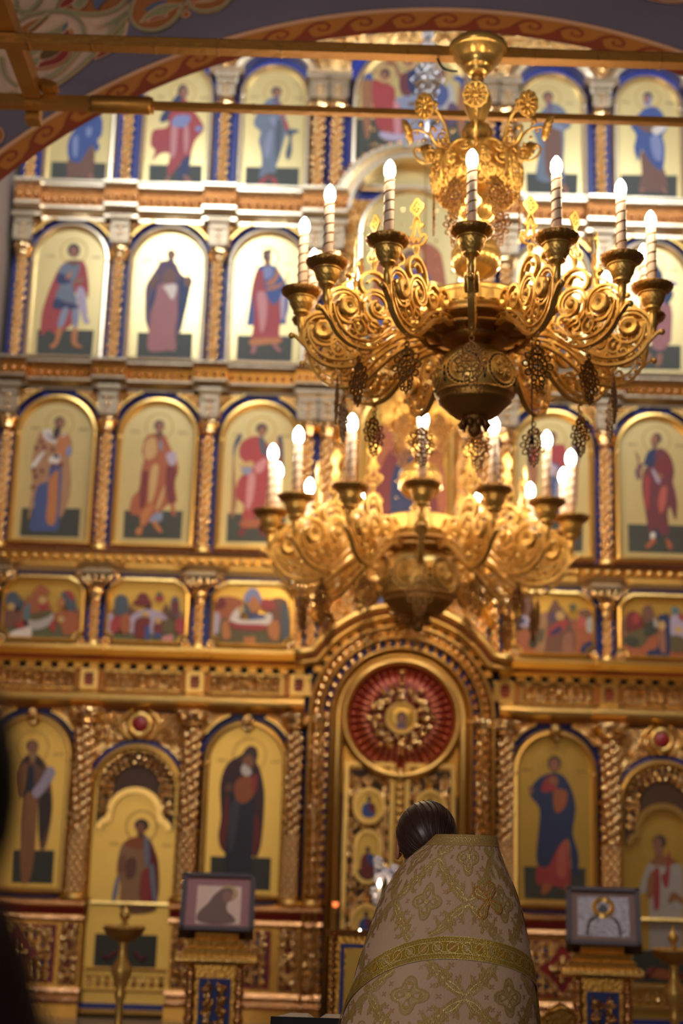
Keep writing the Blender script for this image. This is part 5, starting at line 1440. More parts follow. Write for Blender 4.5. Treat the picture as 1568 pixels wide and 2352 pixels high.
# ================================================================== tie bars across the arch
BZ = 5.08
def bar(name, label, x0, x1, y, z, hy, hz, seams, extra=None):
    o = part(name, MB().box(x0, x1, y - hy, y + hy, z - hz, z + hz), 'bronze_beam')
    tag(o, label, 'beam')
    for xs in seams:
        part('seam', MB().box(xs - .004, xs + .004, y - hy - .003, y + hy + .003, z - hz - .004, z + hz + .003), 'brass_dark', o)
    return o
ub = bar('tie_beam', 'near gilded tie bar that carries the near chandelier canopy', -3.4, 4.4, 6.29, BZ - .028, .032, .024, [-1.5 + .29 * i for i in range(14)])
part('top_capping', MB().box(-3.4, 4.4, 6.27, 6.335, BZ - .004, BZ + .006), 'wood_table', ub)
lb = bar('tie_beam', 'thin far gilded tie bar crossing behind the chandelier stem', -1.02, 4.4, 6.9, BZ, .02, .016, [-.5, .6, 1.9])
part('thick_end', MB().box(-1.78, -1.0, 6.87, 6.93, BZ - .03, BZ + .03), 'bronze_beam', lb)
part('sleeve', MB().lathe([(.0, 0), (.042, 0), (.045, .01), (.045, .29), (.042, .30), (0, .30)], 12, (-1.31, 6.9, BZ), 0, None, True, 'x'), 'bronze_beam', lb)
xb = part('tie_beam', MB().box(-1.64, -1.56, 4.2, 6.86, BZ - .0, BZ + .085), 'bronze_beam')
tag(xb, 'gilded cross bar joining the two tie bars at the upper left', 'beam')
part('bracket', MB().prism(chaikin([(-1.56, BZ + .085), (-1.56, BZ + .035), (-1.50, BZ + .03), (-1.46, BZ + .05), (-1.5, BZ + .07)], 1), 6.80, 6.88), 'bronze_beam', xb)
part('stub', MB().box(-1.65, -1.58, 6.96, 7.04, BZ - .06, BZ + .03), 'bronze_beam', xb)

# ================================================================== chandeliers
def R3(path): return [(p[0], 0, p[1]) for p in path]
def arm_mesh():
    mb = MB()
    t = .022
    mb.tube([(.766, 0, -.085), (.766, 0, -.13), (.757, 0, -.19)], [.019, .016, .013], 8)
    C1 = chaikin([(.760, -.15), (.752, -.20), (.728, -.252), (.685, -.292), (.625, -.313), (.56, -.312), (.50, -.29), (.45, -.245), (.40, -.20), (.34, -.16), (.28, -.145), (.225, -.15)], 2, False)
    mb.band(C1, .012, t * 1.2)
    C2 = chaikin([(.735, -.15), (.728, -.19), (.705, -.232), (.668, -.264), (.62, -.28), (.565, -.279), (.515, -.26), (.475, -.222), (.43, -.175), (.36, -.135), (.28, -.12), (.225, -.12)], 2, False)
    mb.band(C2, .008, t)
    for i in range(3, len(C1) - 3, 3):
        a = C1[i]; b = C2[min(len(C2) - 1, int(i * len(C2) / len(C1)))]
        mb.ball(((a[0] + b[0]) / 2, 0, (a[1] + b[1]) / 2), .0085, 0, 6, 4, .0085)
    # outer big spiral with rosette
    p = spiral(.668, -.155, .105, .052, -1.05, 1.15, 26); mb.band(p, .011, t)
    p2 = spiral(.668, -.155, .082, .040, -.4, .9, 20); mb.band(p2, .006, t * .8)
    for s_ in (-1, 1):
        mb.lathe([(.0, s_ * .012), (.012, s_ * .016), (.016, s_ * .03), (.024, s_ * .022), (.03, s_ * .03), (.041, s_ * .027), (.044, s_ * .014), (.04, s_ * .004)], 22, (.668, 0, -.150), 0, lambda a, z, j: 1 + (.06 * math.cos(11 * a) if j > 4 else 0), True, 'y')
    # curl with knob on top and knob outside
    mb.band(chaikin([(.70, -.065), (.675, -.045), (.655, -.035), (.648, -.015), (.66, -.005)], 2, False), .010, t); mb.ball((.664, 0, -.006), .013, 0, 8, 5)
    mb.band(chaikin([(.745, -.225), (.765, -.205), (.785, -.185), (.80, -.18)], 2, False), .010, t); mb.ball((.803, 0, -.183), .0145, 0, 8, 5)
    # tear-drop loop and curls inside
    td = chaikin([(.622, -.175), (.634, -.21), (.625, -.248), (.598, -.262), (.573, -.245), (.576, -.212), (.60, -.19)], 2)
    mb.band(td, .009, t, 0, True)
    mb.ball((.60, 0, -.232), .016, 0, 7, 5, .02)
    p = spiral(.540, -.215, .046, .012, -1.4, -1.25, 16); mb.band(p, .009, t)
    p = spiral(.64, -.255, .028, .008, 2.5, 1.1, 10); mb.band(p, .007, t * .8)
    # inner scrolls towards the body
    p = spiral(.515, -.115, .098, .024, -1.9, 1.5, 28); mb.band(p, .011, t)
    p = spiral(.515, -.115, .075, .018, -1.3, 1.2, 20); mb.band(p, .006, t * .7)
    mb.ball((.515, 0, -.115), .02, 0, 8, 5)
    p = spiral(.395, -.095, .075, .016, -2.2, -1.5, 22); mb.band(p, .011, t)
    mb.ball((.395, 0, -.095), .016, 0, 8, 5)
    p = spiral(.30, -.065, .055, .012, -1.0, 1.4, 18); mb.band(p, .010, t)
    # ring arch that carries the finial
    mb.band(chaikin([(.450, -.06), (.462, -.005), (.498, .028), (.535, .036), (.572, .028), (.604, -.005), (.606, -.045), (.585, -.062)], 2, False), .012, t)
    mb.ball((.583, 0, -.06), .012, 0, 7, 4); mb.ball((.452, 0, -.065), .012, 0, 7, 4)
    mb.band(chaikin([(.500, -.02), (.52, .005), (.55, .005), (.57, -.02)], 2, False), .008, t)
    # hook below
    mb.tube([(.61, 0, -.31), (.605, 0, -.325), (.59, 0, -.33), (.588, 0, -.345), (.60, 0, -.352)], .005, 6)
    return mb.mesh('arm', 'brass')
def finial_mesh():
    mb = MB(); x = .535; t = .008
    B = lambda p, wd, cl=False: mb2.band(p, wd, t, 0, cl)
    mb2 = MB()
    mb2.band(chaikin([(-.010, .085), (-.030, .092), (-.040, .112), (-.032, .128), (-.020, .122), (-.012, .14), (-.009, .165), (-.005, .185), (0, .20), (.005, .185), (.009, .165), (.012, .14), (.020, .122), (.032, .128), (.040, .112), (.030, .092), (.010, .085)], 1), .010, t, 0, True)
    mb2.band([(-.018, .118), (-.010, .105), (0, .118), (.010, .105), (.018, .118)], .009, t)
    mb2.band(chaikin([(-.026, .168), (-.018, .160), (0, .215), (.018, .160), (.026, .168)], 1, False), .009, t)
    mb2.band(chaikin([(0, .205), (.012, .222), (.027, .240), (.012, .258), (0, .276), (-.012, .258), (-.027, .240), (-.012, .222)], 1), .011, t, 0, True)
    for i in range(4):
        a = PI / 2 * i
        mb2.prism([(.003 * math.cos(a + PI / 2), .24 + .003 * math.sin(a + PI / 2)), (.015 * math.cos(a) + .006 * math.cos(a + PI / 2), .24 + .015 * math.sin(a) + .006 * math.sin(a + PI / 2)), (.015 * math.cos(a) - .006 * math.cos(a + PI / 2), .24 + .015 * math.sin(a) - .006 * math.sin(a + PI / 2)), (-.003 * math.cos(a + PI / 2), .24 - .003 * math.sin(a + PI / 2))], -t / 2, t / 2)
    mb2.map(lambda u, y, z: (x + y, u * 1.18, .085 + (z - .085) * 1.12))
    mb.add(mb2.v, mb2.f)
    mb.lathe([(.006, .03), (.012, .04), (.008, .05), (.011, .06), (.013, .075), (.016, .082), (.012, .09), (0, .09)], 10, (x, 0, 0))
    return mb.mesh('finial', 'brass')
def pendant_mesh():
    mb = MB(); t = .006; zc = -.455
    mb.band(circ(0, -.362, .010, .012, 10), .004, t, 0, True)
    mb.band([(0, -.372), (.014, -.385), (.022, -.402), (0, -.412), (-.022, -.402), (-.014, -.385)], .006, t, 0, True)
    mb.band(circ(0, -.388, .006, .007, 8), .003, t, 0, True)
    mb.band(circ(0, zc, .040, .045, 20), .006, t, 0, True)
    mb.band(circ(0, zc, .022, .024, 14), .005, t, 0, True)
    mb.band([(0, zc - .044), (0, zc + .044)], .006, t); mb.band([(-.039, zc), (.039, zc)], .006, t)
    for i in range(4):
        a = PI / 4 + PI / 2 * i
        mb.band(circ(.026 * math.cos(a), zc + .029 * math.sin(a), .010, .010, 8), .004, t, 0, True)
    for i in range(10):
        a = PI / 2 + 2 * PI * (i + .5) / 10
        mb.band(circ(.053 * math.cos(a), zc + .058 * math.sin(a), .013, .013, 8), .005, t, 0, True)
        mb.ball((.068 * math.cos(a), 0, zc + .073 * math.sin(a)), .0048, 0, 5, 3)
    for s_ in (-1, 1):
        mb.band(spiral(s_ * .02, -.53, .014, .004, PI / 2, s_ * 1.1, 9), .005, t)
        mb.band(circ(s_ * .016, -.545, .008, .01, 8), .004, t, 0, True)
    mb.band(circ(0, -.552, .009, .011, 8), .004, t, 0, True); mb.ball((0, 0, -.568), .005, 0, 5, 3)
    mb.map(lambda u, y, z: (.60 + y, u, z))
    return mb.mesh('pendant', 'brass_aged')
def cup_mesh():
    mb = MB()
    sc = lambda a, z, j: 1 + (.075 * abs(math.cos(9 * a)) - .04 if 0 < j < 6 else 0)
    mb.lathe([(.030, .004), (.060, .006), (.076, .014), (.088, .026), (.089, .021), (.080, .006), (.064, -.006), (.050, -.010), (.048, -.012)], 54, (.766, 0, 0), 0, sc)
    mb.lathe([(.058, -.008), (.061, -.012), (.057, -.016), (.052, -.016)], 28, (.766, 0, 0), 1)
    gd = lambda a, z, j: 1 + .075 * math.cos(14 * a + (PI if (j // 2) % 2 else 0)) * (1 if 0 < j < 9 else 0)
    mb.lathe([(.052, -.014), (.0525, -.022), (.049, -.030), (.049, -.034), (.046, -.044), (.043, -.048), (.041, -.056), (.038, -.06), (.034, -.068), (.031, -.071), (.034, -.075), (.034, -.080), (.026, -.084), (.020, -.090), (0, -.09)], 42, (.766, 0, 0), 1, gd)
    return mb.mesh('drip_cup', ['brass_dark', 'brass'])
def sleeve_mesh(): return MB().lathe([(0, 0), (.0205, 0), (.0205, .290), (.016, .294), (0, .294)], 18, (.766, 0, 0)).mesh('candle_sleeve', 'candle_ivory')
def helix_mesh():
    n = 84; p = [(.766 + .0212 * math.cos(2 * PI * 6.4 * i / n), .0212 * math.sin(2 * PI * 6.4 * i / n), .01 + .275 * i / n) for i in range(n + 1)]
    return MB().tube(p, .0034, 4).mesh('spiral_band', 'brass_aged')
def bulb_mesh(): return MB().lathe([(.0, .290), (.013, .292), (.0215, .306), (.0245, .322), (.0225, .342), (.0150, .358), (.006, .370), (.0005, .373)], 14, (.766, 0, 0)).mesh('bulb', 'bulb_glow')
ARM, FIN, PEN, CUP, SLV, HLX, BLB = arm_mesh(), finial_mesh(), pendant_mesh(), cup_mesh(), sleeve_mesh(), helix_mesh(), bulb_mesh()
def branch_mesh():
    mb = MB()
    p = chaikin([(.14, .70), (.17, .735), (.185, .80), (.22, .855), (.275, .875), (.305, .865)], 2, False)
    mb.tube(R3(p), [.009 - .004 * i / len(p) for i in range(len(p))], 6)
    q = spiral(.205, .745, .042, .01, -2.3, 1.2, 14); mb.tube(R3(q), .005, 5); mb.ball((.205, 0, .745), .011, 0, 6, 4)
    mb.ball((.255, 0, .90), .014, 0, 7, 5); mb.tube([(.24, 0, .872), (.255, 0, .90)], .004, 5)
    mb.tube(R3(chaikin([(.17, .735), (.23, .70), (.265, .72), (.29, .76), (.27, .785), (.255, .77)], 2, False)), .006, 5); mb.ball((.258, 0, .772), .01, 0, 6, 4)
    for k in range(5): mb.ball((.15 + .03 * k, 0, .722 + .033 * k), .009, 0, 5, 3)
    return mb.mesh('curled_branch', 'brass')
def rosette_mesh():
    mb = MB()
    sc = lambda a, z, j: 1 + .05 * math.cos(10 * a) * (1 if j > 1 else 0)
    mb.lathe([(.0, .012), (.006, .012), (.012, .002), (.03, .004), (.040, .012), (.043, .010), (.036, -.004), (.01, -.012), (0, -.012)], 40, (0, 0, 0), 0, sc, True, 'x')
    for i in range(10):
        a = 2 * PI * i / 10; mb.tube([(.006, .008 * math.cos(a), .008 * math.sin(a)), (.01, .036 * math.cos(a), .036 * math.sin(a))], [.003, .0055], 4)
    mb.map(lambda x, y, z: (x * 1.35, y * 1.35, z * 1.35)); return mb.mesh('rosette', 'brass')
def boss_mesh():
    """openwork boss on the crown, bent onto a sphere"""
    mb = MB()
    rnd = random.Random(4)
    def S(u, v, d=0):
        r = .196 + d
        return (r * math.cos(v) * math.cos(u), r * math.cos(v) * math.sin(u), .635 + r * .95 * math.sin(v))
    for k in range(16):
        cu, cv = rnd.uniform(-.30, .30), rnd.uniform(-.5, .55)
        pr = spiral(cu, cv, .17, .03, rnd.uniform(0, 6), rnd.choice((-1, 1)) * 1.2, 11)
        mb.tube([S(q[0], q[1], .006) for q in pr], .0065, 5)
        mb.ball(S(cu, cv, .01), .009, 0, 5, 3)
    mb.tube([S(q[0], q[1], .008) for q in circ(0, 0, .34, .55, 24)], .008, 6, 0, True)
    return mb.mesh('openwork_boss', 'brass')
BRN, ROS, BOS = branch_mesh(), rosette_mesh(), boss_mesh()
def body_meshes(gs, gup=0.0, ds=1.0):
    D = {}
    # z is measured from the plane of the drip cups
    mb = MB(); mb.lathe([(0, .03), (.20, .03), (.226, .036), (.232, .028), (.228, .018), (.234, .008), (.236, .0)], 48)
    fl = lambda a, z, j: 1 + .018 * abs(math.sin(14 * a)) * (1 if j < 4 else 0)
    mb.lathe([(.236, .0), (.240, -.02), (.246, -.042), (.250, -.060), (.244, -.064), (.246, -.08), (.242, -.09)], 84, (0, 0, 0), 0, fl)
    for i in range(28):
        a = 2 * PI * (i + .5) / 28
        mb.lathe([(.001, -.012), (.014, -.010), (.022, -.002), (.02, .006), (.008, .010)], 8, (.240 * math.cos(a), .240 * math.sin(a), -.045), 0)
    mb.map(lambda x, y, z: (x * ds, y * ds, z)); D['drum'] = (mb, 'brass')
    mb = MB(); mb.lathe([(.246, -.080), (.268, -.090), (.262, -.100), (.215, -.112), (.165, -.118), (.150, -.128), (.146, -.14), (.152, -.15), (.13, -.165), (.10, -.17), (.06, -.172), (.05, -.18)], 48)
    mb.map(lambda x, y, z: (x * ds, y * ds, z)); D['dish'] = (mb, 'brass_dark')
    mb = MB(); mb.tube([(.232 * math.cos(t), .232 * math.sin(t), -.135) for t in [2 * PI * i / 36 for i in range(36)]], .012, 6, 0, True)
    for i in range(7):
        t = 2 * PI * i / 7; mb.tube([(.05 * math.cos(t), .05 * math.sin(t), -.15), (.232 * math.cos(t), .232 * math.sin(t), -.135)], .007, 5)
    mb.tube([(0, 0, -.10), (0, 0, -.2)], .02, 8)
    D['arm_hoop'] = (mb, 'brass_dark')
    # pierced globe
    zc, r = -.335 + gup, .178 * gs
    mb = MB(); prof = [(r * math.sin(t), zc + r * .93 * math.cos(t)) for t in [.22 + i * (1.95 - .22) / 16 for i in range(17)]]
    mb.lathe([(.05, zc + r * .93 + .012)] + prof, 48)
    zb = prof[-1][1]; rb = prof[-1][0]
    mb.lathe([(rb, zb), (rb + .008, zb - .004), (rb + .004, zb - .012), (rb - .012, zb - .03), (rb - .006, zb - .036), (rb - .02, zb - .046), (rb - .05, zb - .078), (rb - .075, zb - .098), (rb - .10, zb - .105), (.052, zb - .108)], 48, (0, 0, 0), 1)
    D['globe'] = (mb, ['brass', 'brass_dark'])
    mb = MB()
    def G(u, v, d): return ((r + d) * math.cos(v) * math.cos(u), (r + d) * math.cos(v) * math.sin(u), zc + (r * .93 + d) * math.sin(v))
    mh = MB()
    for k in range(6):
        u0 = 2 * PI * k / 6 + .26
        mb.tube([G(u0 + .46 * math.cos(t), .08 + .48 * math.sin(t), .002) for t in [2 * PI * i / 28 for i in range(28)]], .0062, 6, 0, True)
        mb.tube([G(u0 + .36 * math.cos(t), .08 + .38 * math.sin(t), .002) for t in [2 * PI * i / 28 for i in range(28)]], .0050, 6, 0, True)
        for i in range(26):
            t = 2 * PI * i / 26; mh.ball(G(u0 + .41 * math.cos(t), .08 + .43 * math.sin(t), .001), .0062, 0, 6, 4)
        for s_ in (-1, 1):
            for (du, dv, rr) in ((.14, -.08, .12), (.16, .16, .10), (.06, .28, .07)):
                q = spiral(u0 + s_ * du, .08 + dv, rr, .02, PI * (.5 if s_ > 0 else .5), s_ * 1.3, 12); mb.tube([G(a, b, .003) for a, b in q], .0058, 5)
        mb.tube([G(u0 - .02, -.24, .003), G(u0, -.02, .005), G(u0 + .01, .2, .003)], [.003, .006, .003], 5)
        for j in range(3): mh.ball(G(u0 + .524, -.18 + .16 * j, 0), .006 + .002 * (j % 2), 0, 6, 4, .011)
    D['relief'] = (mb, 'brass'); D['piercing'] = (mh, 'dark_recess')
    zt = zb - .105
    mb = MB(); mb.lathe([(.052, zt + .005), (.058, zt - .008), (.05, zt - .02), (.03, zt - .03), (.027, zt - .04)], 20)
    for i in range(10):
        a = 2 * PI * i / 10
        mb.tube([(.045 * math.cos(a), .045 * math.sin(a), zt - .01), (.062 * math.cos(a), .062 * math.sin(a), zt - .035), (.056 * math.cos(a), .056 * math.sin(a), zt - .052)], [.01, .012, .005], 5)
    mb.lathe([(.027, zt - .036), (.031, zt - .05), (.026, zt - .068), (.012, zt - .082), (.001, zt - .086)], 16)
    D['bottom_finial'] = (mb, 'brass_aged')
    mb = MB()
    mb.lathe([(.03, .03), (.05, .04), (.045, .075), (.05, .10), (.035, .125), (.04, .14), (.085, .165), (.108, .20), (.113, .245), (.108, .255), (.112, .262), (.085, .31), (.045, .345), (.03, .36), (.032, .375)], 36)
    D['lower_orb'] = (mb, 'brass_polished')
    mb = MB(); mb.lathe([(.03, .37), (.045, .38), (.04, .395), (.075, .42), (.093, .46), (.097, .49), (.092, .50), (.09, .51), (.065, .545), (.04, .565), (.045, .575)], 36)
    D['upper_orb'] = (mb, 'brass_polished')
    mb = MB(); mb.lathe([(.04, .555), (.07, .56), (.11, .585), (.135, .625), (.14, .66), (.145, .71), (.15, .73), (.154, .745), (.14, .756), (.05, .76)], 40)
    D['crown_bowl'] = (mb, 'brass')
    mb = MB(); mb.lathe([(.04, .755), (.05, .775), (.072, .83), (.074, .845), (.07, .855), (.06, .875), (.032, .90), (.028, .905)], 32)
    mb.lathe([(.028, .90), (.04, .925), (.062, .98), (.066, 1.01), (.063, 1.02), (.058, 1.04), (.03, 1.085), (.025, 1.09)], 32, (0, 0, 0), 0)
    D['baluster'] = (mb, 'brass_polished')
    mb = MB(); mb.lathe([(.022, 1.085), (.024, 1.11), (.030, 1.115), (.030, 1.125), (.026, 1.13), (.028, 1.16)], 20)
    D['neck'] = (mb, 'brass_dark')
    mb = MB(); mb.lathe([(.026, 1.14), (.045, 1.142), (.053, 1.155), (.050, 1.163), (.066, 1.168), (.076, 1.182), (.072, 1.19), (.100, 1.21), (.125, 1.245), (.128, 1.25), (.133, 1.252), (.135, 1.266), (.134, 1.28), (.12, 1.295), (.03, 1.305), (.016, 1.31), (.016, 1.345), (0, 1.345)], 44)
    D['canopy'] = (mb, 'brass_polished')
    return D
def chandelier(label, loc, rz, sc, globe_scale, gup=0.0, ds=1.0):
    root = thing('chandelier', label, 'chandelier', loc, 'gilded candle chandeliers', rz)
    for nme, (mb, mt) in body_meshes(globe_scale, gup, ds).items():
        par = root if nme not in ('relief', 'piercing') else globe
        mb.map(lambda x, y, z: (x * sc, y * sc, z * sc))
        o = link(nme, mb.mesh(nme, mt), par)
        if nme == 'globe': globe = o
    cache = {}
    def sm(me):
        if sc == 1: return me
        if me.name not in cache:
            c = me.copy(); c.transform(Matrix.Scale(sc, 4)); cache[me.name] = c
        return cache[me.name]
    for i in range(14):
        a = link('arm', sm(ARM), root); a.rotation_euler = (0, 0, -PI / 2 + 2 * PI * i / 14)
        link('drip_cup', sm(CUP), a); link('candle_sleeve', sm(SLV), a); link('spiral_band', sm(HLX), a); link('bulb', sm(BLB), a); link('finial', sm(FIN), a); link('pendant', sm(PEN), a)
    for i in range(8):
        ang = -PI / 2 + 2 * PI * i / 8
        b = link('curled_branch', sm(BRN), root); b.rotation_euler = (0, 0, ang)
        r = link('rosette', sm(ROS), b, (.31 * sc, 0, .868 * sc)); r.rotation_euler = (0, .35, 0)
    for i in range(8):
        b = link('openwork_boss', sm(BOS), root); b.rotation_euler = (0, 0, -PI / 2 + 2 * PI * (i + .5) / 8)
    for i in range(6):
        a = -PI / 2 + 2 * PI * (i + .5) / 6
        p = link('crown_pendant', sm(PEN), root, (-.41 * sc * math.cos(a), -.41 * sc * math.sin(a), .92 * sc)); p.rotation_euler = (0, 0, a)
    return root
CH1 = chandelier('near gilded chandelier with striped candle bulbs hanging from the tie bar', (AX, 6.27, 3.80), math.radians(-6.5), 1.0, 1.0)
CH2 = chandelier('far blurred gilded chandelier lower down before the portal arch', (.0531 * 10.55, 10.55, 3.84), math.radians(-2.5), 1.40, 1.12, .05, .80)
# cords of the near chandelier, suspension rod of the far one
part('pull_cord', MB().tube([(.245, -.05, -.10), (.246, -.05, -.30), (.243, -.05, -.45), (.246, -.05, -.52), (.244, -.05, -.60)], .0028, 5).tube([(.244, -.05, -.59), (.244, -.05, -.605), (.244, -.05, -.63)], [.004, .008, .008], 7), 'wire_black', CH1)
part('power_wire', MB().tube(R3(chaikin([(-.19, 1.27), (-.185, 1.23), (-.165, 1.185), (-.13, 1.165), (-.09, 1.163)], 2, False)), .006, 6), 'wire_black', CH1)
mb = MB()
mb.tube([(0, 0, 1.7), (0, 0, 3.3)], .005, 6)
mb.tube([(0, 0, 4.0), (0, 0, 6.6)], .005, 6)
mb.map(lambda x, y, z: (x, y, z))
part('suspension_rod', mb, 'brass_aged', CH2)
mb = MB()
og = chaikin([(-.16, 2.95), (-.15, 3.12), (-.07, 3.22), (0, 3.30), (.07, 3.22), (.15, 3.12), (.16, 2.95)], 2, False)
mb.band(og, .03, .03); og2 = [(0, y + u, z) for u, y, z in [(q[0], 0, q[1]) for q in og]]
mb.tube(og2, .014, 6)
for z, r in ((3.32, .05), (3.40, .07), (3.5, .10), (3.58, .07), (3.68, .05), (3.78, .045), (3.88, .03)):
    mb.lathe([(.01, -.02), (r, -.01), (r * .9, .02), (.012, .05)], 12, (0, 0, z))
    for i in range(6):
        a = 2 * PI * i / 6; mb.tube([(r * math.cos(a), r * math.sin(a), z), (r * 1.25 * math.cos(a), r * 1.25 * math.sin(a), z + .03), (r * .8 * math.cos(a), r * .8 * math.sin(a), z + .08)], .008, 5)
mb.tube([(0, 0, 3.2), (0, 0, 4.02)], .012, 6); mb.tube([(-.05, 0, 3.95), (.05, 0, 3.95)], .008, 5)
part('openwork_hanger', mb, 'silver', CH2)

# ================================================================== people
import bmesh
def skin_body(name, joints, bones, mats, parent, sub=2):
    """continuous figure: joints {name: (pos, radius)}, bones as pairs; first joint is the root"""
    me = bpy.data.meshes.new(name)
    bm = bmesh.new()
    lay = bm.verts.layers.skin.verify()
    V = {}
    for i, (k, (p, r)) in enumerate(joints.items()):
        v = bm.verts.new(p); V[k] = v
        v[lay].radius = (r, r) if not hasattr(r, '__len__') else r
        v[lay].use_root = (i == 0)
    for a, b in bones: bm.edges.new((V[a], V[b]))
    bm.to_mesh(me); bm.free()
    o = link(name, me, parent)
    md = o.modifiers.new('Skin', 'SKIN'); md.use_smooth_shade = True
    ms = o.modifiers.new('Subsurf', 'SUBSURF'); ms.levels = sub; ms.render_levels = sub
    for m_ in mats: me.materials.append(M(m_))
    return o
def standing(parent, hx, hy, hz, top, neck, shw, mat_name, fwd=1.0, reach=(.18, .28)):
    """joints of a standing figure facing +y in parent-local coordinates; hx.. head centre"""
    z = hz
    J = {'pelvis': ((hx + .03, hy - .12, z * .60), (.15, .11)), 'waist': ((hx + .03, hy - .13, z * .70), (.135, .10)), 'chest': ((hx + .03, hy - .13, z * .82), (.16, .11)), 'neck': ((hx + .02, hy - .07, z * .915), .055), 'head0': ((hx, hy, z * .965), .07), 'head1': ((hx, hy + .005, z * 1.01), .085), 'head2': ((hx, hy, z * 1.05), .06)}
    B = [('pelvis', 'waist'), ('waist', 'chest'), ('chest', 'neck'), ('neck', 'head0'), ('head0', 'head1'), ('head1', 'head2')]
    for s_, n in ((-1, 'l'), (1, 'r')):
        J['sh' + n] = ((hx + .03 + s_ * shw, hy - .12, z * .86), .062); J['el' + n] = ((hx + .03 + s_ * (shw + .03), hy - .06, z * .68), .046); J['wr' + n] = ((hx + .03 + s_ * .13, hy + reach[0], z * .68), .032); J['pa' + n] = ((hx + .03 + s_ * .11, hy + reach[0] + .06, z * .685), .036)
        B += [('chest', 'sh' + n), ('sh' + n, 'el' + n), ('el' + n, 'wr' + n), ('wr' + n, 'pa' + n)]
        for f in range(4):
            bx = hx + .03 + s_ * (.11 - .030 + .021 * f)
            L_ = (.075, .09, .085, .065)[f]
            J['f%d%s' % (f, n)] = ((bx, hy + reach[0] + .085, z * .687), .0095); J['g%d%s' % (f, n)] = ((bx, hy + reach[0] + .085 + L_ * .55, z * .687 + .004), .0085); J['h%d%s' % (f, n)] = ((bx, hy + reach[0] + .085 + L_, z * .687 - .012), .0075)
            B += [('pa' + n, 'f%d%s' % (f, n)), ('f%d%s' % (f, n), 'g%d%s' % (f, n)), ('g%d%s' % (f, n), 'h%d%s' % (f, n))]
        J['t0' + n] = ((hx + .03 + s_ * .075, hy + reach[0] + .05, z * .695), .011); J['t1' + n] = ((hx + .03 + s_ * .055, hy + reach[0] + .09, z * .70), .009)
        B += [('wr' + n, 't0' + n), ('t0' + n, 't1' + n)]
        J['hip' + n] = ((hx + .03 + s_ * .085, hy - .12, z * .53), .085); J['kn' + n] = ((hx + .03 + s_ * .095, hy - .10, z * .29), .056); J['an' + n] = ((hx + .03 + s_ * .095, hy - .13, z * .055), .038); J['to' + n] = ((hx + .03 + s_ * .11, hy + .03, z * .022), .032)
        B += [('pelvis', 'hip' + n), ('hip' + n, 'kn' + n), ('kn' + n, 'an' + n), ('an' + n, 'to' + n)]
    return J, B
HX, HY, HZ = .306, 5.02, 1.475
priest = thing('person', 'person in cream and gold brocade vestment seen from behind, dark hair combed back', 'person', (.36, 4.92, 0))
PX, PY = .36, 4.92
J, B = standing(priest, HX - PX, HY - PY, 1.45, None, None, .125, 'skin')
skin_body('body', J, B, ['skin'], priest)
# hair combed back to the nape
ax = Vector((.22, -.72, -.62)).normalized(); e1 = ax.cross(Vector((0, 0, 1))).normalized(); e2 = ax.cross(e1)
v, f = [], []
nu, nv = 96, 26
hc = Vector((HX - PX, HY - PY - .005, HZ + .012))
rnd = random.Random(3); ph = [rnd.uniform(.6, 1.4) for _ in range(nu)]
for j in range(nv + 1):
    th = PI * (.02 + .96 * j / nv)
    for i in range(nu):
        a = 2 * PI * i / nu
        d = ax * math.cos(th) + (e1 * math.cos(a) + e2 * math.sin(a)) * math.sin(th)
        g = 1 + .012 * math.sin(a * 23 + .6 * math.sin(th * 3)) * math.sin(th) * ph[i] * .8 + .006 * math.sin(a * 41)
        v.append((hc.x + d.x * .098 * g, hc.y + d.y * .115 * g, hc.z + d.z * .108 * g))
for j in range(nv):
    for i in range(nu):
        i2 = (i + 1) % nu
        q = (j * nu + i, j * nu + i2, (j + 1) * nu + i2, (j + 1) * nu + i)
        c = sum((Vector(v[k]) for k in q), Vector()) / 4 - hc
        if c.y > .035 and c.z < .055: continue
        if c.z < -.055 and c.y > -.02 : continue
        f.append(q)
mb = MB().add(v, f, 0, True)
for k in range(60):                                     # loose strands on top of the cap
    a = rnd.uniform(0, 2 * PI)
    P_ = []
    for j in range(9):
        th = PI * (.10 + .62 * j / 8)
        d = ax * math.cos(th) + (e1 * math.cos(a + .05 * math.sin(j)) + e2 * math.sin(a + .05 * math.sin(j))) * math.sin(th)
        P_.append((hc.x + d.x * .099, hc.y + d.y * .1165, hc.z + d.z * .1095))
    if max(p[1] for p in P_) - hc.y < .04: mb.tube(P_, .0016, 4, 0)
mb.tube([(hc.x + .02, hc.y - .085, hc.z - .06), (hc.x + .035, hc.y - .10, hc.z - .12), (hc.x + .04, hc.y - .09, hc.z - .2)], [.045, .04, .02], 10)
part('hair', mb, 'hair_brown', priest)
for s_ in (-1, 1):
    mb = MB(); P_ = chaikin([(.0, -.030), (.018, -.022), (.024, .0), (.020, .024), (.004, .034), (-.010, .024), (-.012, 0), (-.006, -.02)], 2)
    mb.tube([(s_ * .0, -p[0], p[1]) for p in P_], .006, 6, 0, True)
    mb.add([(s_ * .002, -p[0] * .8, p[1] * .8) for p in P_], [tuple(range(len(P_)))], 0, True); mb.tube([(0, .0, -.015), (s_ * -.008, .004, -.02)], .01, 6)
    mb.map(lambda x, y, z: (HX - PX + s_ * .092 + x, HY - PY + .005 + y, HZ - .035 + z)); part('ear', mb, 'skin', priest)
mb = MB(); mb.tube([(HX - PX, HY - PY + .085, HZ + .02), (HX - PX, HY - PY + .108, HZ - .02), (HX - PX, HY - PY + .09, HZ - .03)], [.008, .014, .01], 8); part('nose', mb, 'skin', priest)
for s_ in (-1, 1): part('eye', MB().ball((HX - PX + s_ * .032, HY - PY + .08, HZ + .015), .010, 0, 8, 6), 'paper', priest)
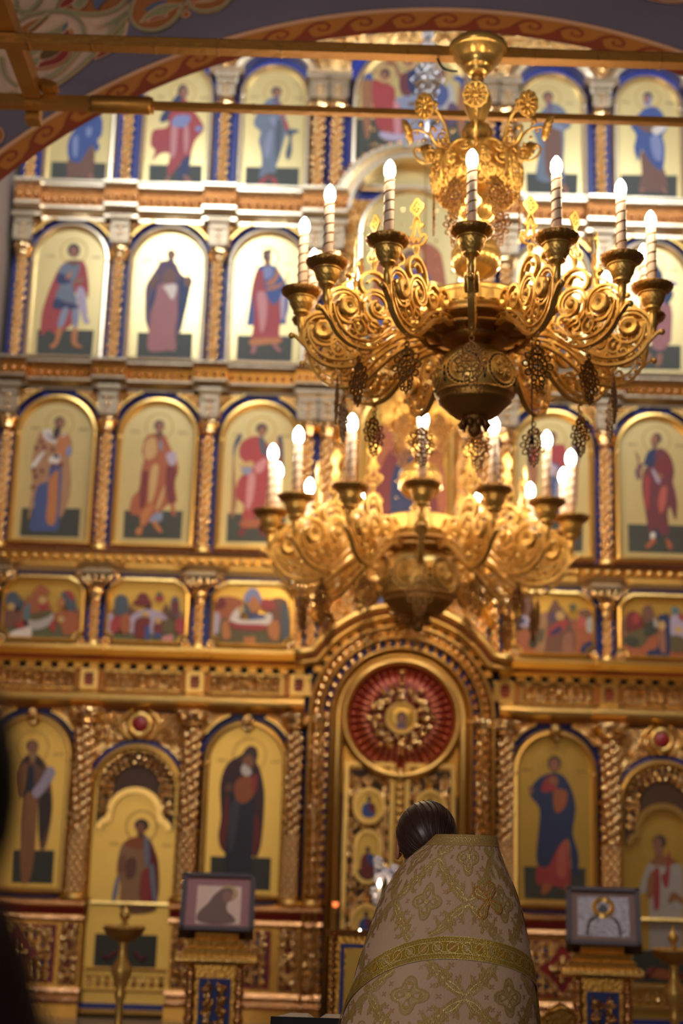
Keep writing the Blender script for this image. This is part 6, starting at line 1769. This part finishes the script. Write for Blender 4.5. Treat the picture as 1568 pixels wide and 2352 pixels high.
part('mouth', MB().tube([(HX - PX - .022, HY - PY + .082, HZ - .055), (HX - PX, HY - PY + .092, HZ - .053), (HX - PX + .022, HY - PY + .082, HZ - .055)], .005, 6), 'band_red', priest)
part('beard', MB().ball((HX - PX, HY - PY + .06, HZ - .085), .055, 0, 12, 8, .07), 'hair_brown', priest)
# vestment: lofted cape with a stiff standing back collar
SEC = [  # z, x left, x right, depth, centre y
    (1.482, .338, .512, .070, 4.885), (1.470, .318, .518, .080, 4.885), (1.428, .254, .531, .105, 4.89), (1.37, .205, .560, .135, 4.90), (1.296, .163, .592, .165, 4.91), (1.20, .127, .612, .185, 4.92), (1.114, .098, .626, .20, 4.92), (.92, .042, .645, .225, 4.92), (.70, .005, .665, .245, 4.92), (.45, -.02, .68, .26, 4.92), (.33, -.03, .69, .265, 4.92)]
def sec(z):
    z = max(SEC[-1][0], min(SEC[0][0], z))
    for i in range(len(SEC) - 1):
        a, b = SEC[i], SEC[i + 1]
        if b[0] <= z <= a[0]:
            t = (a[0] - z) / (a[0] - b[0])
            return [a[k] + (b[k] - a[k]) * t for k in range(1, 5)]
def surf(t, z, off=0.0):
    L = [sec(z + d) for d in (-.03, -.015, 0, .015, .03)]
    xl, xr, b, cy = [sum(q[k] for q in L) / 5 for k in range(4)]
    cx, a = (xl + xr) / 2, (xr - xl) / 2
    fold = .006 * math.sin(7 * t + 1.3 + 2.2 * z) * max(0, min(1, (1.2 - z) / .4)) + .004 * math.sin(3.1 * t + 9 * z) * max(0, min(1, (1.46 - z) / .1))
    a += fold + off; b += fold + off
    s_, c_ = math.sin(t), math.cos(t)
    zz = z
    if c_ < .2: zz = z - (.2 - c_) * .09 * max(0, min(1, (z - 1.25) / .2))
    return Vector((cx + a * math.copysign(abs(s_) ** .92, s_) - PX, cy - b * math.copysign(abs(c_) ** .85, c_) - PY, zz))
nt, nz = 96, 60
v, f = [], []
for j in range(nz + 1):
    z = 1.482 + (.33 - 1.482) * (j / nz)
    for i in range(nt): v.append(tuple(surf(-PI + 2 * PI * i / nt, z)))
for j in range(nz):
    for i in range(nt):
        i2 = (i + 1) % nt; f.append((j * nt + i, j * nt + i2, (j + 1) * nt + i2, (j + 1) * nt + i))
o0 = len(v)
for i in range(nt): v.append(tuple(surf(-PI + 2 * PI * i / nt, 1.482, -.006) + Vector((0, 0, .001))))
for i in range(nt): v.append(tuple(surf(-PI + 2 * PI * i / nt, 1.40, -.012)))
for i in range(nt):
    i2 = (i + 1) % nt; f.append((i, o0 + i, o0 + i2, i2)); f.append((o0 + i, o0 + nt + i, o0 + nt + i2, o0 + i2))
part('vestment_cape', MB().add(v, f, 0, True), 'brocade_cream', priest)
cape = priest.children[-1]
cape = [c for c in priest.children if c.name.startswith('vestment_cape')][0]
RS = .262
def onsurf(mb, pts, off, m): mb.add([tuple(surf(s_ / RS, z, off)) for s_, z in pts], [tuple(range(len(pts)))], m, True)
def stroke(mb, pts, wd, off, m, closed=False):
    n = len(pts); L = []
    for i in range(n):
        a = pts[i - 1] if (closed or i > 0) else pts[i]; b = pts[(i + 1) % n] if (closed or i < n - 1) else pts[i]
        dx, dz = b[0] - a[0], b[1] - a[1]; l = math.hypot(dx, dz) or 1
        w_ = wd(i / n) if callable(wd) else wd
        L.append((pts[i][0] - dz / l * w_ / 2, pts[i][1] + dx / l * w_ / 2)); L.append((pts[i][0] + dz / l * w_ / 2, pts[i][1] - dx / l * w_ / 2))
    k = n if closed else n - 1
    mb.add([tuple(surf(s_ / RS, z, off)) for s_, z in L], [(2 * i, 2 * i + 1, (2 * i + 3) % (2 * n), (2 * i + 2) % (2 * n)) for i in range(k)], m, True)
def gz(t): return 1.150 - (.175 if t < 0 else .085) * (abs(t) / 1.45) ** 1.9
mb = MB()
SX, SZ = .28, .135
def ok(s_, z, mg=.0):
    t = s_ / RS
    return abs(t) < 2.1 and .40 < z < 1.452 and abs(z - gz(t)) > .036 + mg
for row in range(-7, 4):
    z0 = 1.415 + row * SZ
    for k in range(-3, 4):
        s0 = k * SX + (SX / 2 if row % 2 else 0) + .045
        if abs(s0) > .62: continue
        # cross medallion
        def lob(r, n=40, amp=.27): return [(s0 + r * (1 + amp * math.cos(4 * 2 * PI * i / n)) * math.cos(2 * PI * i / n), z0 + r * (1 + amp * math.cos(4 * 2 * PI * i / n)) * math.sin(2 * PI * i / n)) for i in range(n)]
        if ok(s0, z0, .03):
            onsurf(mb, lob(.044), .0012, 1); stroke(mb, lob(.043), .005, .0020, 0, True); stroke(mb, lob(.034), .0025, .0020, 2, True)
            for i in range(4):
                a = PI / 2 * i
                onsurf(mb, [(s0 + r * math.cos(a + b), z0 + r * math.sin(a + b)) for r, b in ((.010, -.3), (.036, -.38), (.041, 0), (.036, .38), (.010, .3))], .0022, 0)
                onsurf(mb, [(s0 + r * math.cos(a + b), z0 + r * math.sin(a + b)) for r, b in ((.018, -.15), (.030, -.22), (.030, .22), (.018, .15))], .0026, 3)
            onsurf(mb, circ(s0, z0, .009, n=12), .0028, 2)
        # vine lattice round it
        for sx, sz in ((1, 1), (1, -1), (-1, 1), (-1, -1)):
            P_ = [(s0 + sx * u, z0 + sz * w_) for u, w_ in chaikin([(.0, .128), (.030, .118), (.050, .095), (.062, .066), (.086, .050), (.115, .035), (.136, .004)], 2, False)]
            seg = []
            for q in P_ + [None]:
                if q and ok(*q): seg.append(q)
                else:
                    if len(seg) > 3:
                        stroke(mb, seg, lambda u: .017 + .007 * math.sin(u * 11) ** 2, .0012, 1 if sx > 0 else 0); stroke(mb, seg, .003, .0020, 2)
                    seg = []
            for (u, w_, du, dw) in ((.050, .095, .024, .016), (.062, .066, -.018, -.02), (.115, .035, .010, .028), (.086, .050, .016, .018), (.03, .118, -.006, -.026)):
                c0 = (s0 + sx * u, z0 + sz * w_)
                if ok(*c0, .02): stroke(mb, chaikin([c0, (c0[0] + sx * du * .6, c0[1] + sz * dw * .2), (c0[0] + sx * du, c0[1] + sz * dw)], 2, False), lambda u: .011 * math.sin(PI * min(1, .35 + .65 * u)) + .002, .0016, 0)
            c0 = (s0 + sx * .056, z0 + sz * .080)
            if ok(*c0, .02):
                for i in range(6): onsurf(mb, circ(c0[0] + .011 * math.cos(i * 1.047), c0[1] + .011 * math.sin(i * 1.047), .0065, n=8), .0024, 0)
        # little crosses
        for (u, w_) in ((.078, .0), (-.078, 0), (.022, .082), (-.022, .082), (.022, -.082), (-.022, -.082), (.06, .03), (-.06, .03), (.06, -.035), (-.06, -.035), (.10, .09), (-.10, .09)):
            c0 = (s0 + u, z0 + w_)
            if ok(*c0, .008):
                for i in range(4):
                    a = PI / 4 + PI / 2 * i
                    stroke(mb, [(c0[0] + .0015 * math.cos(a), c0[1] + .0015 * math.sin(a)), (c0[0] + .0085 * math.cos(a), c0[1] + .0085 * math.sin(a))], .0038, .0012, 4)
o = part('brocade_pattern', mb, ['brocade_gold', 'brocade_sage', 'galloon_pale', 'brocade_cream', 'brocade_rose'], cape)
o['kind'] = 'stuff'
# embroidered cross
mb = MB(); c0 = (.115, 1.290)
for i in range(4):
    a = -.55 + PI / 2 * i
    pt = chaikin([(.004, -.006), (.03, -.011), (.045, -.017), (.058, -.010), (.060, 0), (.058, .010), (.045, .017), (.03, .011), (.004, .006)], 2)
    R_ = [(c0[0] + u * math.cos(a) - w_ * math.sin(a), c0[1] + u * math.sin(a) + w_ * math.cos(a)) for u, w_ in pt]
    onsurf(mb, R_, .0050, 1); stroke(mb, R_, .0055, .0065, 0, True)
    pt2 = [(u * .8 + .006, w_ * .5) for u, w_ in pt]; stroke(mb, [(c0[0] + u * math.cos(a) - w_ * math.sin(a), c0[1] + u * math.sin(a) + w_ * math.cos(a)) for u, w_ in pt2], .003, .0065, 2, True)
part('embroidered_cross', mb, ['embroidery_orange', 'brocade_gold', 'galloon_pale'], cape, label='orange outlined embroidered cross')
# galloon across the back, collar band, side trim
def strip(mb, zf, v0, v1, t0, t1, off, m, n=90):
    T = [t0 + (t1 - t0) * i / n for i in range(n + 1)]
    mb.add([tuple(surf(t, zf(t) + q, off)) for t in T for q in (v0, v1)], [(2 * i, 2 * i + 1, 2 * i + 3, 2 * i + 2) for i in range(n)], m, True)
mb = MB()
strip(mb, gz, -.032, .032, -2.3, 2.3, .005, 0)
for q in (-.0315, -.017, .017, .0315): strip(mb, gz, q - .0013, q + .0013, -2.3, 2.3, .0066, 1)
dt = .148; nn = int(4.4 / dt)
for k in range(nn):
    t = -2.2 + k * dt; s0 = t * RS; z0 = gz(t)
    onsurf(mb, circ(s0, z0, .0098, .0115, 14), .0068, 2 if k % 2 else 3)
    stroke(mb, circ(s0, z0, .0145, .0155, 18), .0028, .0074, 1, True)
    if k % 2 == 0:
        for i in range(3): stroke(mb, [(s0 - .006 + i * .006, z0 - .008), (s0 - .006 + i * .006, z0 + .008)], .0012, .0076, 1); stroke(mb, [(s0 - .008, z0 - .006 + i * .006), (s0 + .008, z0 - .006 + i * .006)], .0012, .0076, 1)
    stroke(mb, [(s0 - dt * RS / 2 + u * dt * RS, gz(t - dt / 2 + u * dt) + (1 if k % 2 else -1) * .0135 * math.sin(PI * (u - .5))) for u in [i / 8 for i in range(9)]], .0028, .0070, 1)
for k in range(150):
    t = -2.25 + k * .03
    for q in (-.0245, .0245): stroke(mb, [(t * RS, gz(t) + q - .004), ((t + .015) * RS, gz(t + .015) + q + .004), ((t + .03) * RS, gz(t + .03) + q - .004)], .0014, .0068, 1)
part('galloon_band', mb, ['galloon_gold', 'galloon_pale', 'galloon_amber', 'brocade_gold'], cape, label='gold woven band across the back')
mb = MB()
cz = lambda t: 1.468
strip(mb, cz, -.017, .016, -PI, PI, .003, 0)
for k in range(60):
    t = -PI + k * .105; stroke(mb, [(t * RS + .105 * RS * u, 1.468 + (.007 if k % 2 else -.007) * math.sin(PI * u)) for u in (0, .25, .5, .75, 1)], .0022, .0045, 1); stroke(mb, [(t * RS + .105 * RS * u, 1.468 - (.007 if k % 2 else -.007) * math.sin(PI * u)) for u in (0, .25, .5, .75, 1)], .0022, .0045, 1)
part('collar_band', mb, ['brocade_gold', 'galloon_pale'], cape)
part('side_trim', MB().tube([tuple(surf(1.62, 1.09 - .05 * i, .004)) for i in range(16)], .008, 6), 'galloon_gold', cape)
mb = MB()
mb.lathe([(.30, .40), (.31, .30), (.33, .06), (.32, .05), (.0, .06)], 40, (-.02, 0, 0), 0, lambda a, z, j: 1 + .03 * math.cos(9 * a)); part('under_robe', mb, 'brocade_cream', priest)
for s_ in (-1, 1):
    part('shoe', MB().ball((s_ * .09 + HX - PX + .03, .06, .05), .05, 0, 10, 6, .049).map(lambda x, y, z: (x, .06 + (y - .06) * 2.4 - .02, z)), 'cloth_black', priest)

# bystander at the left edge, close to the camera
by = thing('person', 'person with black hair in dark maroon coat, blurred at the left edge', 'person', (-.478, 1.15, 0))
J, B = standing(by, .03, .10, 1.36, None, None, .15, 'skin', reach=(.14, .2))
skin_body('body', J, B, ['coat_dark'], by)
part('face', MB().ball((.07, .15, 1.33), .075, 0, 16, 10, .10), 'skin', by)
part('hair', MB().ball((.10, .08, 1.365), .128, 0, 24, 16, .15), 'hair_black', by)
mb = MB()
mb.lathe([(.06, 1.27), (.085, 1.25), (.12, 1.22), (.19, 1.17), (.235, 1.10), (.25, 1.0), (.24, .8), (.25, .5), (.27, .25), (.25, .24), (0, .26)], 36, (.02, .0, 0), 0)
mb.map(lambda x, y, z: (x, y * .72, z)); part('coat', mb, 'coat_maroon', by)
part('scarf', MB().lathe([(.09, 1.33), (.13, 1.315), (.155, 1.28), (.17, 1.24), (.185, 1.19), (.20, 1.12), (.21, 1.08), (.15, 1.10)], 28, (.083, .03, 0), 0, lambda a, z, j: 1 + .03 * math.cos(5 * a + 20 * z)), 'coat_maroon', by)
for s_ in (-1, 1): part('shoe', MB().ball((s_ * .1, .06, .05), .05, 0, 10, 6, .049).map(lambda x, y, z: (x, .06 + (y - .06) * 2.2, z)), 'cloth_black', by)

# ================================================================== furniture before the screen
FZ = .26
def lectern(label, x, y, top, rz, kind):
    root = thing('lectern', label, 'lectern', (x, y, FZ), 'gilded lecterns before the screen', rz)
    h = top - FZ
    mb = MB(); mb.box(-.20, .20, -.17, .17, .0, .10, 0); mb.box(-.17, .17, -.14, .14, .10, h - .14, 0)
    part('pedestal', mb, 'gold_deep', root)
    part('blue_panel', MB().box(-.095, .095, -.152, -.14, .14, h - .22), 'blue_lapis', root)
    mb = MB(); scroll(mb, -.075, .075, .17, h - .25, -.158, 5, .035, .009); part('carved_panel', mb, 'gold_carved', root)
    for s_ in (-1, 1):
        mb = MB(); n = 18
        for i in range(n): mb.ball((s_ * .145, -.15, .13 + (h - .30) * i / (n - 1)), .026 if i % 3 else .033, 0, 8, 5)
        mb.tube([(s_ * .145, -.15, .1), (s_ * .145, -.15, h - .14)], .02, 8); part('colonette', mb, 'gold_copper', root)
    mb = MB()
    extr(mb, -.24, .24, [(.18, h - .14), (-.19, h - .14), (-.22, h - .12), (-.22, h - .11), (-.18, h - .09), (.18, h - .09)], 0)
    extr(mb, -.20, .20, [(.18, h - .09), (-.17, h - .09), (-.18, h - .05), (.18, h - .05)], 0); extr(mb, -.17, .17, [(.17, h - .05), (-.15, h - .05), (-.16, h), (.17, h)], 1); extr(mb, -.13, .13, [(.17, h), (-.13, h), (-.14, h + .04), (.17, h + .16)], 1)
    tp = part('stepped_top', mb, ['gold', 'gold_deep'], root)
    for i in range(11): link('bead', LBEAD, tp, (-.20 + .04 * i, -.205, h - .105))
    return root
LBEAD = MB().ball((0, 0, 0), .014, 0, 7, 5).mesh('bead', 'gold')
def board(label, x, y, z, rz, kind):
    """framed icon lying tilted on a lectern"""
    root = thing('lectern_icon', label, 'icon', (x, y, z), 'icons lying on the lecterns', rz)
    T = math.radians(50)
    def tl(px, py, pz): return (px, py * math.sin(T) + pz * math.cos(T) * 1.0, pz * math.sin(T) - py * math.cos(T))
    def bx(x0, x1, y0, y1, z0, z1, m=0):
        b = MB().box(x0, x1, y0, y1, z0, z1, m); b.map(tl); return b
    part('board', bx(-.225, .225, -.02, .05, 0, .44), 'wood_dark', root)
    mb = MB()
    for (a, b, c, d) in ((-.225, .225, 0, .03), (-.225, .225, .41, .44), (-.225, -.195, 0, .44), (.195, .225, 0, .44)): mb.box(a, b, -.034, -.02, c, d)
    mb.map(tl); part('frame', mb, 'wood_dark', root)
    mb = MB()
    if kind == 0:
        mb.flat([(-.195, .03), (.195, .03), (.195, .33), (-.195, .33)], -.0205, 0); mb.flat([(-.13, .05), (.14, .05), (.14, .28), (-.13, .28)], -.0212, 1)
        mb.flat(chaikin([(-.13, .05), (.12, .05), (.10, .10), (.05, .13), (.06, .2), (.10, .24), (.06, .28), (-.02, .24), (-.06, .17), (-.12, .12)]), -.0218, 2); mb.flat(circ(.055, .215, .03, .036, 14), -.0222, 3); mb.flat(circ(.06, .235, .06, .05, 18), -.0215, 4)
        mats_ = ['paint_robe_rose', 'paint_cream', 'paint_brown', 'paint_skin', 'paint_ochre']
    else:
        mb.flat([(-.195, .03), (.195, .03), (.195, .33), (-.195, .33)], -.0205, 0); mb.flat([(-.155, .06), (.155, .06), (.155, .30), (-.155, .30)], -.0212, 1)
        mb.sweep(circ(0, .235, .055, .05, 20), [(-.016, -.022), (0, -.034), (.016, -.022)], True, 2); mb.flat(circ(0, .215, .03, .04, 14), -.0225, 3)
        mb.sweep(chaikin([(-.10, .07), (-.09, .15), (-.03, .19), (.03, .19), (.09, .15), (.10, .07)], 2, False), [(-.01, -.0215), (0, -.03), (.01, -.0215)], False, 1)
        mats_ = ['paint_brown', 'icon_silver', 'gold', 'paint_brown_d']
    mb.map(lambda x, y, z: (x, y, .03 + (z - .03) * 1.267))
    mb.map(tl); part('painted_image', mb, mats_, root)
    return root
lectern('gilded lectern on the left under the pinkish framed icon', -.675, 9.62, 1.0, math.radians(3), 0)
board('dark framed icon with a bowed brown figure, lying on the left lectern', -.675, 9.50, 1.035, math.radians(3), 0)
lectern('gilded lectern on the right under the silver covered icon', 1.66, 9.62, .99, math.radians(-8), 1)
board('dark framed icon with silver cover and gold halo on the right lectern', 1.655, 9.50, 1.02, math.radians(-9), 1)
HOLD = MB().lathe([(.004, 0), (.008, .004), (.006, .012), (.009, .022), (.007, .024)], 8).mesh('candle_holder', 'brass')
def candle_stand(label, x, y, z):
    root = thing('candle_stand', label, 'candle stand', (x, y, FZ), 'brass candle stands')
    h = z - FZ
    part('base', MB().lathe([(0, 0), (.17, 0), (.17, .02), (.12, .05), (.05, .08), (.03, .12)], 28), 'brass', root)
    part('stem', MB().lathe([(.03, .1), (.022, .14), (.03, .2), (.022, .26), (.022, h - .42), (.03, h - .40), (.034, h - .37), (.024, h - .35), (.045, h - .30), (.062, h - .25), (.06, h - .23), (.03, h - .17), (.024, h - .12), (.03, h - .07)], 24), 'brass', root)
    part('bowl', MB().lathe([(.03, h - .08), (.07, h - .07), (.11, h - .03), (.125, h - .005), (.13, h), (.12, h + .004), (.0, h - .01)], 32), 'brass_dark', root)
    for r_, n_ in ((.112, 16), (.075, 10)):
        for i in range(n_):
            a = 2 * PI * i / n_; link('candle_holder', HOLD, root, (r_ * math.cos(a), r_ * math.sin(a), h - .006))
    part('oil_lamp_cup', MB().lathe([(.012, h), (.02, h + .02), (.014, h + .04), (.03, h + .06), (.034, h + .085), (.02, h + .10), (.006, h + .13), (.002, h + .15)], 20), 'brass', root)
    return root
candle_stand('round brass candle stand left of the left lectern', -1.215, 9.4, 1.055)
candle_stand('round brass candle stand at the lower right edge', 2.05, 9.4, 1.02)
# gilded icon stand half hidden by the priest, with candles and white flowers
ks = thing('icon_stand', 'gilded icon stand half hidden behind the priest on the left', 'icon stand', (.205, 8.6, FZ), None, math.radians(-16))
mb = MB(); mb.box(-.19, .19, -.05, .20, 0, .84); part('cabinet', mb, 'gold_deep', ks)
mb = MB()
for i in range(22): mb.ball((-.165, -.075, .05 + i * .0355), .017, 0, 7, 5); mb.ball((.165, -.075, .05 + i * .0355), .017, 0, 7, 5)
extr(mb, -.21, .21, [(.1, .81), (-.07, .81), (-.09, .84), (.1, .84)]); part('beaded_frame', mb, 'gold_copper', ks)
part('blue_slip', MB().sweep([(-.125, .06), (.125, .06), (.125, .77), (-.125, .77)], [(.0, -.05), (0, -.062), (.02, -.062), (.02, -.05)], True), 'blue_lapis', ks)
mb = MB(); mb.flat([(-.10, .09), (.10, .09), (.10, .74), (-.10, .74)], -.0525, 0); mb.flat(chaikin([(-.07, .12), (.07, .12), (.06, .45), (0, .55), (-.06, .45)]), -.0535, 1); mb.flat(circ(0, .6, .04, .05, 14), -.054, 2); part('painted_image', mb, ['gold_ground_deep', 'paint_red_d', 'paint_skin'], ks)
FLAME = mat('flame_glow', (255, 230, 180), .5, 0, None, 0, 8, ((1.0, .80, .50), 22.0))
def candle(label, x, y, z0, z1):
    root = thing('candle', label, 'candle', (x, y, z0), 'lit candles beside the priest')
    part('taper', MB().lathe([(0, 0), (.011, 0), (.010, z1 - z0 - .03), (.004, z1 - z0 - .026), (0, z1 - z0 - .026)], 10), 'candle_ivory', root)
    part('flame', MB().lathe([(.001, z1 - z0 - .02), (.009, z1 - z0 - .008), (.010, z1 - z0 + .002), (.005, z1 - z0 + .016), (.0005, z1 - z0 + .026)], 10), 'flame_glow', root)
    return root
candle('lit taper low beside the priest, on the gilded stand', .170, 8.6, FZ + .84, 1.082)
candle('lit taper among white flowers behind the priest shoulder', .268, 8.545, FZ + .84, 1.350)
fb = thing('flower_bouquet', 'bunch of white flowers behind the priest left shoulder', 'flowers', (.315, 8.70, FZ + .84))
mb = MB(); mb.lathe([(0, 0), (.03, 0), (.045, .05), (.03, .10), (.038, .12), (.0, .115)], 16); part('vase', mb, 'icon_silver', fb)
rnd = random.Random(5)
FL = MB()
for i in range(6):
    a = 2 * PI * i / 6; FL.ball((.022 * math.cos(a), .022 * math.sin(a), .004), .017, 0, 6, 4)
FL.ball((0, 0, .012), .016, 0, 6, 4); FL = FL.mesh('blossom', 'flower_white')
ST = MB()
for i in range(16):
    p = (rnd.uniform(-.06, .11), rnd.uniform(-.08, .06), rnd.uniform(.12, .38)); b = link('blossom', FL, fb, p); b.rotation_euler = (rnd.uniform(.4, 1.8), rnd.uniform(-.5, .5), rnd.uniform(0, 6)); ST.tube([(0, 0, .1), (p[0] * .6, p[1] * .6, p[2] * .6), p], .003, 4)
part('stems', ST, 'leaf_green', fb)
lamp = thing('oil_lamp', 'small red glowing oil lamp on a bracket at the portal jamb', 'lamp', (.047, 12.55, 1.15))
part('bracket', MB().tube([(-.02, .26, .0), (-.01, .12, -.02), (0, 0, 0)], .008, 6), 'brass', lamp)
part('holder', MB().lathe([(0, -.01), (.02, 0), (.028, .03), (.03, .035)], 16), 'brass', lamp)
mat('red_glass_glow', (200, 40, 20), .3, 0, None, 0, 8, ((1.0, .20, .05), 1.0))
part('red_glass', MB().lathe([(0, .02), (.014, .03), (.02, .05), (.022, .07), (.0, .07)], 16), 'red_glass_glow', lamp)
# gilded chair whose crest shows at the lower edge
ch = thing('gilded_chair', 'gilded chair whose curved crest shows at the bottom edge', 'chair', (1.235, 8.42, FZ))
mb = MB(); mb.prism(chaikin([(-.085, .40), (-.095, .44), (-.07, .47), (-.03, .495), (0, .51), (.03, .495), (.07, .47), (.095, .44), (.085, .40)], 2), -.02, .02); 
for s_ in (-1, 1): mb.tube([(q[0], -.02, q[1]) for q in spiral(s_ * .085, .435, .022, .006, PI / 2, s_ * 1.2, 12)], .007, 6)
mb.tube([(-.08, -.02, .445), (-.03, -.024, .475), (0, -.026, .482), (.03, -.024, .475), (.08, -.02, .445)], .008, 6); part('crest', mb, 'gold_deep', ch)
part('backrest', MB().box(-.075, .075, -.012, .012, .24, .42), 'gold_deep', ch)
part('seat', MB().box(-.11, .11, -.12, .10, .20, .24), 'red_enamel', ch)
for sx in (-1, 1):
    for sy in (-.10, .08): part('leg', MB().lathe([(.012, 0), (.016, .03), (.011, .06), (.018, .16), (.014, .20), (0, .2)], 10, (sx * .09, sy, 0)), 'gold_deep', ch)
# reading stand with the dark book, left of the priest
rs = thing('reading_stand', 'dark cloth covered reading stand left of the priest', 'stand', (-.03, 5.35, 0))
part('cloth_cover', MB().lathe([(.16, .0), (.17, .02), (.15, .84), (.155, .86), (0, .865)], 4, (0, 0, 0), 0, None, False), 'cloth_black', rs)
bk = thing('open_book', 'open book with black cover at the bottom edge left of the priest', 'book', (-.03, 5.33, .868))
part('cover', MB().box(-.15, .15, -.11, .11, 0, .012).box(-.15, .15, -.125, -.11, 0, .033), 'cloth_black', bk)
for s_ in (-1, 1):
    pg = [(s_ * .002, .012), (s_ * .03, .030), (s_ * .09, .030), (s_ * .142, .016), (s_ * .142, .012)]
    part('page_block', MB().prism(pg, -.102, .102), 'paper', bk)
